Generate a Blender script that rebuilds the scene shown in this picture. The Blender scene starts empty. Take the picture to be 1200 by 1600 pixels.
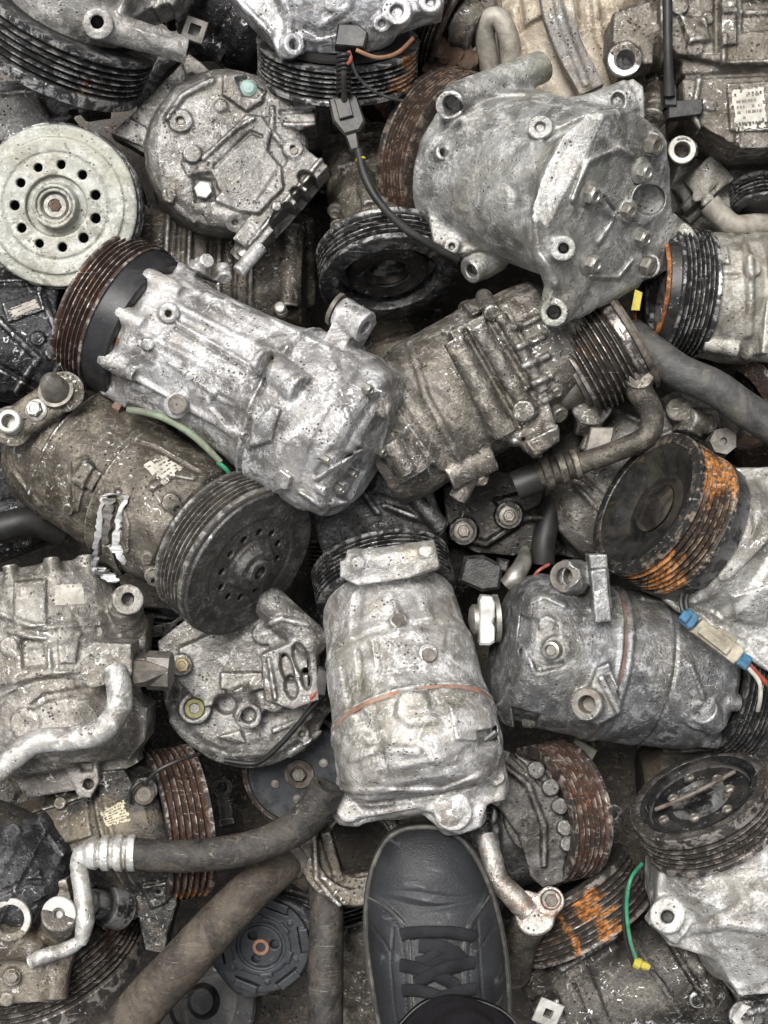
import bpy, bmesh, math, random
import numpy as np
from mathutils import Vector, Matrix

# ------------------------------------------------------------------ units
# Lengths are given in steps of half a millimetre; the ground lies 420 steps under the reference level z = 0.
S = 0.0005
GZ = -420.0
CAMZ = 2500.0
sc = bpy.context.scene
COL = sc.collection
rng = np.random.default_rng(7)

# ------------------------------------------------------------------ camera
cam = bpy.data.cameras.new('camera'); camo = bpy.data.objects.new('camera', cam); COL.objects.link(camo)
camo.location = (0, 0, (CAMZ - GZ) * S)
cam.sensor_fit = 'HORIZONTAL'; cam.angle = 2 * math.atan(600 / CAMZ)
cam.clip_start = 0.01; cam.clip_end = 100
sc.camera = camo

# ------------------------------------------------------------------ light
SUN_ELEV, SUN_AZ = math.radians(66), math.radians(-28)      # azimuth from +Y towards +X
w = bpy.data.worlds.new('World'); sc.world = w; w.use_nodes = True
wn = w.node_tree.nodes; wl = w.node_tree.links
bg = wn['Background']; sky = wn.new('ShaderNodeTexSky'); sky.sky_type = 'NISHITA'; sky.sun_disc = False
sky.sun_elevation = SUN_ELEV; sky.sun_rotation = SUN_AZ; sky.air_density = 1.0; sky.dust_density = 6.0; sky.ozone_density = 1.0
mxw = wn.new('ShaderNodeHueSaturation'); mxw.inputs['Saturation'].default_value = 0.22      # overcast: cloud-grey sky
wl.new(sky.outputs[0], mxw.inputs['Color']); wl.new(mxw.outputs[0], bg.inputs['Color']); bg.inputs['Strength'].default_value = 0.058
sl = bpy.data.lights.new('sun', 'SUN'); slo = bpy.data.objects.new('sun', sl); COL.objects.link(slo)
sl.energy = 1.5; sl.angle = math.radians(22); sl.color = (1.0, 0.98, 0.955)
d = Vector((math.sin(SUN_AZ) * math.cos(SUN_ELEV), math.cos(SUN_AZ) * math.cos(SUN_ELEV), math.sin(SUN_ELEV)))
slo.rotation_euler = d.to_track_quat('Z', 'Y').to_euler(); slo.location = d * 3
sc.view_settings.view_transform = 'Standard'; sc.view_settings.look = 'None'
sc.view_settings.exposure = 1.44; sc.view_settings.gamma = 1.0; sc.view_settings.use_curve_mapping = False

# ------------------------------------------------------------------ coordinates
def P(px, py, z=0.0):
    k = (CAMZ - z) / CAMZ
    return np.array([(px - 600.0) * k, (800.0 - py) * k, float(z)])
def unit(v):
    v = np.asarray(v, float); return v / (np.linalg.norm(v) + 1e-12)
def D(dx, dy, dz=0.0):
    return unit([dx, -dy, dz])
def frame(a):
    a = unit(a); z = np.array([0, 0, 1.0])
    u = z - z.dot(a) * a
    if np.linalg.norm(u) < 1e-3: u = np.array([0, 1.0, 0])
    u = unit(u); return a, np.cross(a, u), u

# ------------------------------------------------------------------ linking
def link(name, me, mats, parent=None, origin=None):
    """me: mesh with absolute coordinates in steps; origin in steps"""
    o = bpy.data.objects.new(name, me); COL.objects.link(o)
    for m in (mats if isinstance(mats, (list, tuple)) else [mats]): me.materials.append(m)
    if parent is not None:
        root = parent
        org = np.array(parent['o_'][:]) if 'o_' in parent else np.zeros(3)
        o.parent = root; o['o_'] = [float(x) for x in org]
    else:
        org = np.array(origin if origin is not None else (0, 0, GZ), float)
        o.location = (org[0] * S, org[1] * S, (org[2] - GZ) * S); o['o_'] = [float(x) for x in org]
    n = len(me.vertices); co = np.empty(n * 3, np.float32); me.vertices.foreach_get('co', co)
    co = (co.reshape(-1, 3) - org) * S; me.vertices.foreach_set('co', co.astype(np.float32).ravel()); me.update()
    return o
def thing(name, label, cat, org, group=None):
    o = bpy.data.objects.new(name, None); COL.objects.link(o)
    o.empty_display_size = 0.02
    o.location = (org[0] * S, org[1] * S, (org[2] - GZ) * S); o['o_'] = [float(x) for x in org]
    o['label'] = label; o['category'] = cat
    if group: o['group'] = group
    return o
def tag(o, label, cat, group=None):
    o['label'] = label; o['category'] = cat
    if group: o['group'] = group
    return o
def mesh_from(verts, faces, smooth=True, sharp=None):
    me = bpy.data.meshes.new('m'); verts = np.asarray(verts, float)
    me.from_pydata([tuple(v) for v in verts.tolist()], [], faces if isinstance(faces, list) else faces.tolist())
    if smooth: me.polygons.foreach_set('use_smooth', [True] * len(me.polygons))
    if sharp is not None: me.set_sharp_from_angle(angle=math.radians(sharp))
    return me

# ------------------------------------------------------------------ castings: a distance field turned into one mesh
def surfnet(d, org, h):
    nx, ny, nz = d.shape; ins = d < 0
    ids, pts, quads = [], [], []
    st = (ny * nz, nz, 1)
    for ax in range(3):
        s0 = [slice(None)] * 3; s1 = [slice(None)] * 3
        s0[ax] = slice(0, -1); s1[ax] = slice(1, None)
        m = ins[tuple(s0)] != ins[tuple(s1)]
        o1, o2 = [(1, 2), (2, 0), (0, 1)][ax]
        for q in (o1, o2):
            c = [slice(None)] * 3; c[q] = 0; m[tuple(c)] = False
            c[q] = -1; m[tuple(c)] = False
        I = np.argwhere(m)
        if not len(I): continue
        J = I.copy(); J[:, ax] += 1
        a = d[I[:, 0], I[:, 1], I[:, 2]]; b = d[J[:, 0], J[:, 1], J[:, 2]]
        t = a / (a - b)
        p = I.astype(np.float32); p[:, ax] += t
        flat = I[:, 0] * st[0] + I[:, 1] * st[1] + I[:, 2]
        c00 = flat - st[o1] - st[o2]; c10 = flat - st[o2]; c11 = flat; c01 = flat - st[o1]
        for c in (c00, c10, c11, c01): ids.append(c); pts.append(p)
        flip = a < 0
        q = np.stack([c00, c10, c11, c01], 1)
        q[~flip] = q[~flip][:, ::-1]
        quads.append(q)
    ids = np.concatenate(ids); pts = np.concatenate(pts); quads = np.concatenate(quads)
    un, inv = np.unique(ids, return_inverse=True)
    cnt = np.bincount(inv).astype(np.float64)
    v = np.stack([np.bincount(inv, pts[:, k]) / cnt for k in range(3)], 1)
    v = v * h + org
    f = np.searchsorted(un, quads)
    return v, f

def np_mesh(v, f):
    me = bpy.data.meshes.new('m'); n = len(v); k = len(f)
    me.vertices.add(n); me.vertices.foreach_set('co', v.astype(np.float32).ravel())
    me.loops.add(k * 4); me.loops.foreach_set('vertex_index', f.astype(np.int32).ravel())
    me.polygons.add(k); me.polygons.foreach_set('loop_start', np.arange(0, k * 4, 4, dtype=np.int32))
    me.polygons.foreach_set('loop_total', np.full(k, 4, np.int32))
    me.polygons.foreach_set('use_smooth', np.ones(k, bool))
    me.update(calc_edges=True); me.validate()
    return me

def _lat(n, cell, h, r):
    m = int(n * h / cell) + 3
    x = np.arange(n) * h / cell; i = np.minimum(x.astype(int), m - 2); f = x - i; f = f * f * (3 - 2 * f)
    M = np.zeros((n, m), np.float32); M[np.arange(n), i] = 1 - f; M[np.arange(n), i + 1] = f
    return M, m
def noise3(shape, cell, h, seed):
    r = np.random.default_rng(seed)
    Ms = [_lat(n, cell, h, r) for n in shape]
    g = r.standard_normal([m for _, m in Ms]).astype(np.float32) * .6
    g = np.tensordot(Ms[0][0], g, (1, 0))
    g = np.einsum('yb,xbc->xyc', Ms[1][0], g, optimize=True)
    return np.einsum('zc,xyc->xyz', Ms[2][0], g, optimize=True)

class Cast:
    def __init__(s, x0, y0, x1, y1, z0, z1, h=2.8):
        h = h * .86 if h < 2.75 else h
        k = [(CAMZ - z) / CAMZ for z in (z0, z1)]
        xs = [(x - 600) * q for x in (x0, x1) for q in k]; ys = [(800 - y) * q for y in (y0, y1) for q in k]
        s.org = np.array([min(xs), min(ys), z0], float); hi = np.array([max(xs), max(ys), z1], float)
        s.h = h; s.n = tuple(int(q) for q in np.ceil((hi - s.org) / h) + 2)
        s.d = np.full(s.n, 60.0, np.float32)
        s.ax = [(s.org[i] + np.arange(s.n[i]) * h).astype(np.float32) for i in range(3)]
        s.k = 4.0
        s.x0 = None
    # -- region helpers
    def _reg(s, lo, hi, m):
        sl = []
        for i in range(3):
            a = int(max(0, math.floor((lo[i] - m - s.org[i]) / s.h))); b = int(min(s.n[i], math.ceil((hi[i] + m - s.org[i]) / s.h) + 1))
            if b - a < 1: return None
            sl.append(slice(a, b))
        return tuple(sl)
    def _xyz(s, sl):
        return (s.ax[0][sl[0]][:, None, None], s.ax[1][sl[1]][None, :, None], s.ax[2][sl[2]][None, None, :])
    def _add(s, sl, p, k):
        k = s.k if k is None else k; d = s.d[sl]
        if k > 0:
            hh = np.maximum(k - np.abs(d - p), 0) / k; s.d[sl] = np.minimum(d, p) - hh * hh * k * .25
        else: s.d[sl] = np.minimum(d, p)
    def _sub(s, sl, p, k):
        k = 2.0 if k is None else k; d = s.d[sl]; p = -p
        if k > 0:
            hh = np.maximum(k - np.abs(d - p), 0) / k; s.d[sl] = np.maximum(d, p) + hh * hh * k * .25
        else: s.d[sl] = np.maximum(d, p)
    def _op(s, sl, p, k, cut): (s._sub if cut else s._add)(sl, p, k)
    # -- primitives (world coordinates)
    def cyl(s, A, B, r, r2=None, rnd=2.0, k=None, cut=False):
        A = np.asarray(A, float); B = np.asarray(B, float); r2 = r if r2 is None else r2; R = max(r, r2)
        sl = s._reg(np.minimum(A, B) - R, np.maximum(A, B) + R, 12)
        if sl is None: return
        X, Y, Z = s._xyz(sl); a = B - A; L = np.linalg.norm(a); a = a / L
        x, y, z = X - A[0], Y - A[1], Z - A[2]
        t = x * a[0] + y * a[1] + z * a[2]
        rho = np.sqrt(np.maximum(x * x + y * y + z * z - t * t, 0))
        rr = r + (r2 - r) * np.clip(t / L, 0, 1)
        q1 = rho - rr + rnd; q2 = np.abs(t - L / 2) - L / 2 + rnd
        p = np.minimum(np.maximum(q1, q2), 0) + np.sqrt(np.maximum(q1, 0) ** 2 + np.maximum(q2, 0) ** 2) - rnd
        s._op(sl, p, k, cut)
    def box(s, c, F, hs, rnd=2.0, k=None, cut=False):
        """c centre, F three axes, hs half sizes"""
        c = np.asarray(c, float); R = float(np.linalg.norm(hs)); e = sum(np.abs(np.asarray(F[i])) * hs[i] for i in range(3))
        sl = s._reg(c - e, c + e, 12)
        if sl is None: return
        X, Y, Z = s._xyz(sl); x, y, z = X - c[0], Y - c[1], Z - c[2]
        q = [np.abs(x * f[0] + y * f[1] + z * f[2]) - hh + rnd for f, hh in zip(F, hs)]
        p = np.minimum(np.maximum(np.maximum(q[0], q[1]), q[2]), 0) + np.sqrt(sum(np.maximum(t, 0) ** 2 for t in q)) - rnd
        s._op(sl, p, k, cut)
    def tube(s, pts, r, k=None, cut=False):
        rs = r if isinstance(r, (list, tuple)) else [r] * len(pts)
        for i in range(len(pts) - 1):
            A = np.asarray(pts[i], float); B = np.asarray(pts[i + 1], float); R = max(rs[i], rs[i + 1])
            sl = s._reg(np.minimum(A, B) - R, np.maximum(A, B) + R, 12)
            if sl is None: continue
            X, Y, Z = s._xyz(sl); a = B - A; L2 = float(a @ a) + 1e-6
            x, y, z = X - A[0], Y - A[1], Z - A[2]
            t = np.clip((x * a[0] + y * a[1] + z * a[2]) / L2, 0, 1)
            p = np.sqrt((x - t * a[0]) ** 2 + (y - t * a[1]) ** 2 + (z - t * a[2]) ** 2) - (rs[i] + (rs[i + 1] - rs[i]) * t)
            s._op(sl, p, k, cut)
    def loft(s, A, a, prof, su=1.0, ss=1.0, n=2.0, k=None, cut=False, lobes=()):
        """solid of revolution about A + t a: prof = [(t, r)]; su / ss scale it up / sideways; n > 2 squares it; lobes = [(n, amplitude, phase)]"""
        A = np.asarray(A, float); a, sd, up = frame(a)
        ts = np.array([q[0] for q in prof], float); rs = np.array([q[1] for q in prof], float)
        R = rs.max() * max(su, ss) * (1.25 if n > 2 else 1.0)
        E1 = A + a * ts[0]; E2 = A + a * ts[-1]
        sl = s._reg(np.minimum(E1, E2) - R, np.maximum(E1, E2) + R, 10)
        if sl is None: return
        X, Y, Z = s._xyz(sl); x, y, z = X - A[0], Y - A[1], Z - A[2]
        t = x * a[0] + y * a[1] + z * a[2]
        q1 = np.abs(x * sd[0] + y * sd[1] + z * sd[2]) / ss; q2 = (x * up[0] + y * up[1] + z * up[2]) / su
        ang = np.arctan2(q2, x * sd[0] + y * sd[1] + z * sd[2]) if lobes else None
        q2 = np.abs(q2)
        rho = np.sqrt(q1 * q1 + q2 * q2) if n == 2 else (q1 ** n + q2 ** n) ** (1 / n)
        rr = np.interp(t.ravel(), ts, rs).reshape(t.shape).astype(np.float32)
        for (m, am, ph) in lobes: rr = rr + am * np.cos(m * (ang - math.radians(ph)))
        p1 = rho - rr; p2 = np.maximum(ts[0] - t, t - ts[-1])
        rnd = 5.0
        p = np.minimum(np.maximum(p1 + rnd, p2 + rnd), 0) + np.sqrt(np.maximum(p1 + rnd, 0) ** 2 + np.maximum(p2 + rnd, 0) ** 2) - rnd
        s._op(sl, p, k, cut)
    def poly(s, pts, z0, z1, rnd=3.0, k=None, cut=False):
        """vertical slab with an outline given where it meets height (z0+z1)/2"""
        zm = (z0 + z1) / 2; W = np.array([P(x, y, zm)[:2] for x, y in pts])
        sl = s._reg(np.array([*W.min(0), min(z0, z1)]), np.array([*W.max(0), max(z0, z1)]), 12)
        if sl is None: return
        X = s.ax[0][sl[0]][:, None]; Y = s.ax[1][sl[1]][None, :]
        d2 = polysdf(X, Y, W)[:, :, None] + rnd
        Z = s.ax[2][sl[2]][None, None, :]
        dz = np.abs(Z - zm) - abs(z1 - z0) / 2 + rnd
        p = np.minimum(np.maximum(d2, dz), 0) + np.sqrt(np.maximum(d2, 0) ** 2 + np.maximum(dz, 0) ** 2) - rnd
        s._op(sl, p, k, cut)
    def slab(s, pts, a, t0, t1, rnd=2.5, k=None, cut=False):
        """plate with corners pts (3-D, in one plane) from t0 to t1 along a"""
        a = unit(a); Q = np.array(pts); c = Q.mean(0); e1 = unit(np.cross(a, [0.3, 1, .2])); e2 = np.cross(a, e1)
        W = np.stack([(Q - c) @ e1, (Q - c) @ e2], 1); ends = np.concatenate([Q + a * t0, Q + a * t1])
        sl = s._reg(ends.min(0), ends.max(0), 10)
        X, Y, Z = s._xyz(sl); x, y, z = X - c[0], Y - c[1], Z - c[2]
        u = x * e1[0] + y * e1[1] + z * e1[2]; v = x * e2[0] + y * e2[1] + z * e2[2]; t = x * a[0] + y * a[1] + z * a[2]
        d2 = polysdf(u, v, W) + rnd; dz = np.abs(t - (t0 + t1) / 2) - (t1 - t0) / 2 + rnd
        p = np.minimum(np.maximum(d2, dz), 0) + np.sqrt(np.maximum(d2, 0) ** 2 + np.maximum(dz, 0) ** 2) - rnd
        s._op(sl, p, k, cut)
    # -- frame of the main axis
    def setaxis(s, A, B):
        s.A = np.asarray(A, float); s.B = np.asarray(B, float); s.a, s.s, s.u = frame(s.B - s.A); s.L = float(np.linalg.norm(s.B - s.A))
    def L_(s, t, sd, up): return s.A + s.a * t + s.s * sd + s.u * up
    def lbox(s, t, sd, up, ht, hs, hu, rnd=2.0, k=None, cut=False, roll=0):
        c, sn = math.cos(math.radians(roll)), math.sin(math.radians(roll))
        s.box(s.L_(t, sd, up), (s.a, s.s * c + s.u * sn, s.u * c - s.s * sn), (ht, hs, hu), rnd, k, cut)
    def ring(s, t, r, w, dr, su=1.0):      # raised or (dr<0) cut band round the axis
        if dr > 0: s.loft(s.L_(t - w / 2, 0, 0), s.a, [(0, r + dr), (w, r + dr)], su=su, k=3)
        else:
            sl = tuple(slice(0, n) for n in s.n); X, Y, Z = s._xyz(sl)
            x, y, z = X - s.A[0], Y - s.A[1], Z - s.A[2]
            tt = x * s.a[0] + y * s.a[1] + z * s.a[2]
            s.d += -dr * np.exp(-((tt - t) / w) ** 2)
    def lug(s, t, ang, rad, r, t2, hole=0, stem=None, k=8):
        """boss parallel to the axis standing off the body at angle ang (0 = up, 90 = side)"""
        g = math.radians(ang); o = s.s * math.sin(g) + s.u * math.cos(g)
        A = s.A + s.a * t + o * rad; B = s.A + s.a * t2 + o * rad
        s.cyl(A, B, r, k=k)
        w_ = s.s * math.cos(g) - s.u * math.sin(g)
        c = (A + B) / 2 - o * rad * .3
        s.box(c, (s.a, w_, o), (abs(t2 - t) / 2 * .95, (stem or r * .6), rad * .3), 2, k)
        if hole: s.cyl(A - s.a * 15, B + s.a * 15, hole, rnd=.5, cut=True, k=1)
        return A, B
    # -- picking
    def val(s, p):
        q = (np.asarray(p) - s.org) / s.h; i = np.floor(q).astype(int)
        if (i < 0).any() or (i >= np.array(s.n) - 1).any(): return 60.0
        f = q - i; c = s.d[i[0]:i[0] + 2, i[1]:i[1] + 2, i[2]:i[2] + 2]
        c = c[0] * (1 - f[0]) + c[1] * f[0]; c = c[0] * (1 - f[1]) + c[1] * f[1]
        return float(c[0] * (1 - f[2]) + c[1] * f[2])
    def hit(s, px, py, near=True):
        p, n = s._hit(px, py)
        if p is None and near:
            for r in (6, 12, 20, 30):
                for g in range(8):
                    q, m = s._hit(px + r * math.cos(g * .785), py + r * math.sin(g * .785))
                    if q is not None: return P(px, py, q[2]), m
        return p, n
    def _hit(s, px, py):
        z = s.ax[2][-1]; last = 60; zl = z
        while z > s.ax[2][0]:
            v = s.val(P(px, py, z))
            if v < 0:
                z = z + (zl - z) * (v / (v - last)) if last > v else z
                break
            last = v; zl = z; z -= max(1.0, min(v * .6, 12))
        else: return None, None
        p = P(px, py, z); e = s.h
        g = np.array([s.val(p + np.array(q) * e) - s.val(p - np.array(q) * e) for q in ((1, 0, 0), (0, 1, 0), (0, 0, 1))])
        return p, unit(g)
    def hz(s, px, py, dz=0.0):
        p, n = s.hit(px, py)
        return p if p is None or not dz else P(px, py, p[2] + dz)
    def boss(s, px, py, r, h, dirn=None, hole=0, depth=30, sink=10, k=6, r2=None):
        p, n = s.hit(px, py)
        if p is None: return None, None
        n = unit(dirn) if dirn is not None else unit(n + np.array([0, 0, .6]))
        s.cyl(p - n * sink, p + n * h, r2 or r, r, k=k, rnd=1.5)
        if hole: s.cyl(p + n * (h - depth), p + n * (h + 20), hole, rnd=.5, cut=True, k=1)
        return p + n * h, n
    def bar(s, a, b, r, up=0.0, k=6, r2=None, hole=0, za=None, zb=None, rnd=2):
        A = s.hz(*a) if za is None else P(*a, za); B = s.hz(*b) if zb is None else P(*b, zb)
        if A is None or B is None: return None, None
        A = P(*a, A[2] + up); B = P(*b, B[2] + up)
        s.cyl(A, B, r, r2, k=k, rnd=rnd)
        if hole:
            n = unit(B - A); s.cyl(A - n * 20, A + n * 30, hole, cut=True, k=1, rnd=.5)
        return A, B
    # -- relief shaped by an outline on the surface
    def _mask(s, pts, zc, soft, closed=True):
        W = np.array([P(x, y, zc)[:2] for x, y in pts])
        X = s.ax[0][:, None]; Y = s.ax[1][None, :]
        dd = polysdf(X, Y, W) if closed else linedist(X, Y, W)
        return dd
    def _zc(s, pts):
        zz = []
        for q in [np.mean(pts, 0)] + [0.6 * np.array(p) + .4 * np.mean(pts, 0) for p in pts[::2]]:
            p, n = s.hit(*q, near=False)
            if p is not None: zz.append(p[2])
        return float(np.mean(zz)) if zz else 0.0
    def pad(s, pts, h, soft=3.0, zc=None):
        soft *= .7
        zc = s._zc(pts) if zc is None else zc; dd = s._mask(pts, zc, soft)
        m = np.clip(.5 - dd / (2 * soft), 0, 1); m = (m * m * (3 - 2 * m)).astype(np.float32)
        zi = int(np.clip((zc - 75 - s.org[2]) / s.h, 0, s.n[2]))
        s.d[:, :, zi:] -= h * m[:, :, None]
    def line(s, pts, h, wd=4.0, zc=None):
        zc = s._zc(pts) if zc is None else zc; dd = s._mask(pts, zc, wd, False)
        m = np.clip(1.28 - dd / wd * .95, 0, 1); m = (m * m * (3 - 2 * m)).astype(np.float32)
        zi = int(np.clip((zc - 75 - s.org[2]) / s.h, 0, s.n[2]))
        s.d[:, :, zi:] -= h * m[:, :, None]
    def circ(s, cx, cy, rx, ry=None, rot=0, n=20):
        ry = ry or rx; c, q = math.cos(math.radians(rot)), math.sin(math.radians(rot))
        return [(cx + rx * math.cos(t) * c - ry * math.sin(t) * q, cy + rx * math.cos(t) * q + ry * math.sin(t) * c) for t in np.linspace(0, 2 * math.pi, n, endpoint=False)]
    def dents(s, amt=1.0, seed=1):
        for i, (cell, a) in enumerate(((70, 2.0), (26, .8), (11, .42), (6, .25))):
            s.d += a * amt * noise3(s.n, cell, s.h, seed * 10 + i)
    def build(s, name, mats, parent, amt=1.0, seed=1, label=None):
        s.dents(amt, seed)
        for sl in ((0, slice(None), slice(None)), (-1, slice(None), slice(None)), (slice(None), 0, slice(None)), (slice(None), -1, slice(None)), (slice(None), slice(None), 0), (slice(None), slice(None), -1)):
            s.d[sl] = 5.0
        v, f = surfnet(s.d, s.org, s.h)
        o = link(name, np_mesh(v, f), mats, parent)
        if label: o['label'] = label
        return o

def polysdf(X, Y, W):
    d = np.full(np.broadcast(X, Y).shape, 1e9, np.float32); ins = np.zeros(d.shape, bool); n = len(W)
    for i in range(n):
        a, b = W[i], W[(i + 1) % n]; e = b - a; wx, wy = X - a[0], Y - a[1]
        t = np.clip((wx * e[0] + wy * e[1]) / (e @ e + 1e-9), 0, 1)
        d = np.minimum(d, (wx - t * e[0]) ** 2 + (wy - t * e[1]) ** 2)
        if a[1] != b[1]:
            c = ((a[1] > Y) != (b[1] > Y)) & (X < (b[0] - a[0]) * (Y - a[1]) / (b[1] - a[1]) + a[0]); ins ^= c
    d = np.sqrt(d); return np.where(ins, -d, d).astype(np.float32)
def linedist(X, Y, W):
    d = np.full(np.broadcast(X, Y).shape, 1e9, np.float32)
    for i in range(len(W) - 1):
        a, b = W[i], W[i + 1]; e = b - a; wx, wy = X - a[0], Y - a[1]
        t = np.clip((wx * e[0] + wy * e[1]) / (e @ e + 1e-9), 0, 1)
        d = np.minimum(d, (wx - t * e[0]) ** 2 + (wy - t * e[1]) ** 2)
    return np.sqrt(d)

# ------------------------------------------------------------------ turned parts
def lathe(A, a, prof, seg=72, jit=0.0, seed=0, closed=True, sharp=28, arcs=(), wob=0.0):
    """prof = [(t, r, tip, valley)]; closed profile loop turned about A + t a"""
    a, sd, up = frame(a); A = np.asarray(A, float); m = len(prof); r_ = np.random.default_rng(seed)
    th = np.linspace(0, 2 * math.pi, seg, endpoint=False)
    pr = np.array([(q + (0, 0))[:4] if len(q) == 2 else q[:4] for q in prof], float)
    T = np.repeat(pr[:, 0][:, None], seg, 1); R = np.repeat(pr[:, 1][:, None], seg, 1)
    if jit:
        ns = r_.standard_normal((m, seg)) * jit; ns = (ns + np.roll(ns, 1, 1)) * .6
        R = R + np.where(R > 1, ns * (.5 + pr[:, 2][:, None]), 0)
    if wob:
        ph = r_.uniform(0, 6, 3); R = R * (1 + wob * (np.sin(2 * th + ph[0]) + .5 * np.sin(5 * th + ph[1]) + .4 * np.sin(9 * th + ph[2]))[None])
    V = A + T[..., None] * a + (R * np.cos(th))[..., None] * sd + (R * np.sin(th))[..., None] * up
    V = V.reshape(-1, 3); F = []
    for i in range(m if closed else m - 1):
        j = (i + 1) % m
        for k in range(seg):
            l = (k + 1) % seg; F.append((i * seg + k, j * seg + k, j * seg + l, i * seg + l))
    me = mesh_from(V, F, True, sharp)
    at = me.color_attributes.new('mask', 'FLOAT_COLOR', 'POINT')
    col = np.zeros((m, seg, 4), np.float32); col[..., 0] = pr[:, 2][:, None]; col[..., 1] = pr[:, 3][:, None]; col[..., 3] = 1
    for (c0, hw) in arcs:
        row = np.cumsum((pr[:, 3] > .9) & (np.roll(pr[:, 3], 1) <= .9)); cj = r_.uniform(-.5, .5, 40)[row] * hw; hj = (r_.uniform(.55, 1.5, 40)[row] * hw)[:, None]
        dd = np.abs((np.degrees(th)[None] - c0 - cj[:, None] + 180) % 360 - 180); col[..., 2] = np.maximum(col[..., 2], (np.clip(1.5 - dd / hj, 0, 1) * (pr[:, 0] > pr[:, 0].min() + 3)[:, None] * (pr[:, 1] > pr[:, 1].max() - 12)[:, None]))
    at.data.foreach_set('color', col.ravel())
    return me

def ribbed(R, n=6, pitch=7.2, depth=5.5, t0=6.0, band=0.0, r_in=None, lip=5.0, drop=2.0, back=None):
    """closed profile of a poly-V pulley rim, front at t = 0"""
    pr = [(0, R - 3, 0, 0), (1.5, R, 1, 0), (t0 - 1, R, .8, 0)]
    t = t0
    for i in range(n):
        pr += [(t + .9, R - 1.5 - drop * .6 * (i > 0), .3, .7), (t + pitch * .42, R - depth - drop, 0, 1), (t + pitch * .58, R - depth - drop, 0, 1), (t + pitch - .9, R - 1.5 - drop * .6, .3, .7)]
        if i < n - 1: pr += [(t + pitch - .7, R - drop * .6, 1, 0), (t + pitch + .7, R - drop * .6, 1, 0)]
        t += pitch
    pr += [(t + .8, R - .5, 1, 0), (t + lip, R, .9, 0)]
    t += lip
    if band: pr += [(t + 1.5, R - 4, .2, .3), (t + band - 2, R - 6, .1, 0), (t + band, R - 9, .7, 0)]; t += band
    r_in = r_in or R - 22
    pr += [(t, R - 14, .2, .2), (t - 2, r_in, .2, .2), (3, r_in, .2, .2), (0, r_in + 2, .4, 0)]
    return pr, t

def tubemesh(pts, r, seg=16, smooth_n=6, cap=True, hollow=0.0, jit=0.0, seed=0, flat=1.0):
    """pipe or hose along a smooth curve; r number or list"""
    pts = np.array(pts, float); n = len(pts); rs = np.array(r if isinstance(r, (list, tuple)) else [r] * n, float)
    Q, Rr = [], []
    for i in range(n - 1):
        p0, p1, p2, p3 = pts[max(i - 1, 0)], pts[i], pts[i + 1], pts[min(i + 2, n - 1)]
        for k in range(smooth_n):
            t = k / smooth_n
            Q.append(.5 * ((2 * p1) + (-p0 + p2) * t + (2 * p0 - 5 * p1 + 4 * p2 - p3) * t * t + (-p0 + 3 * p1 - 3 * p2 + p3) * t ** 3))
            Rr.append(rs[i] + (rs[i + 1] - rs[i]) * t)
    Q.append(pts[-1]); Rr.append(rs[-1]); Q = np.array(Q); Rr = np.array(Rr)
    if jit:
        rr = np.random.default_rng(seed); Rr = Rr * (1 + jit * rr.standard_normal(len(Rr)))
    T = np.gradient(Q, axis=0); T /= np.linalg.norm(T, axis=1)[:, None] + 1e-9
    nrm = np.array([0, 0, 1.0]); nrm = nrm - nrm @ T[0] * T[0]
    if np.linalg.norm(nrm) < .1: nrm = np.array([0, 1.0, 0]) - T[0][1] * T[0]
    V = []; th = np.linspace(0, 2 * math.pi, seg, endpoint=False)
    for q, t, rad in zip(Q, T, Rr):
        nrm = unit(nrm - nrm @ t * t); b = np.cross(t, nrm)
        V += [q + rad * (math.cos(x) * flat * nrm + math.sin(x) * b) for x in th]
    m = len(Q); F = []
    for i in range(m - 1):
        for k in range(seg): l = (k + 1) % seg; F.append([i * seg + k, i * seg + l, (i + 1) * seg + l, (i + 1) * seg + k])
    for e, base in ((0, 0), (1, (m - 1) * seg)):
        ring = list(range(base, base + seg))
        if hollow:
            tt = -T[0] if e == 0 else T[-1]; c = Q[0] if e == 0 else Q[-1]
            k0 = len(V); V += [c + (V[i] - c) * hollow for i in ring]; k1 = len(V); V += [c + (V[i] - c) * hollow - tt * Rr[0] * 2.2 for i in ring]
            for k in range(seg):
                l = (k + 1) % seg; q = [[ring[k], k0 + k, k0 + l, ring[l]], [k0 + k, k1 + k, k1 + l, k0 + l]]
                F += q if e == 0 else [x[::-1] for x in q]
            F.append([k1 + k for k in range(seg)] if e == 0 else [k1 + k for k in range(seg)][::-1])
        elif cap: F.append(ring[::-1] if e == 1 else ring); F[-1] = F[-1][::-1] if e == 1 else F[-1]
    me = mesh_from(V, F, True, 40)
    bm = bmesh.new(); bm.from_mesh(me); bmesh.ops.recalc_face_normals(bm, faces=bm.faces); bm.to_mesh(me); bm.free()
    return me

def prismmesh(poly, c, F, h, bev=1.0):
    """closed outline (2-D, axes F[0], F[1]) raised h along F[2], top edge bevelled"""
    poly = np.array(poly, float); n = len(poly); cen = poly.mean(0)
    L = []
    for z, k in ((0, 0), (h - bev, 0), (h, bev)):
        q = poly + (cen - poly) / (np.linalg.norm(poly - cen, axis=1)[:, None] + 1e-6) * k
        L += [c + F[0] * x + F[1] * y + F[2] * z for x, y in q]
    fs = [[j * n + i, j * n + (i + 1) % n, (j + 1) * n + (i + 1) % n, (j + 1) * n + i] for j in range(2) for i in range(n)]
    fs += [list(range(n))[::-1], [2 * n + i for i in range(n)]]
    me = mesh_from(L, fs, False)
    bm = bmesh.new(); bm.from_mesh(me); bmesh.ops.recalc_face_normals(bm, faces=bm.faces); bm.to_mesh(me); bm.free()
    return me

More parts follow.
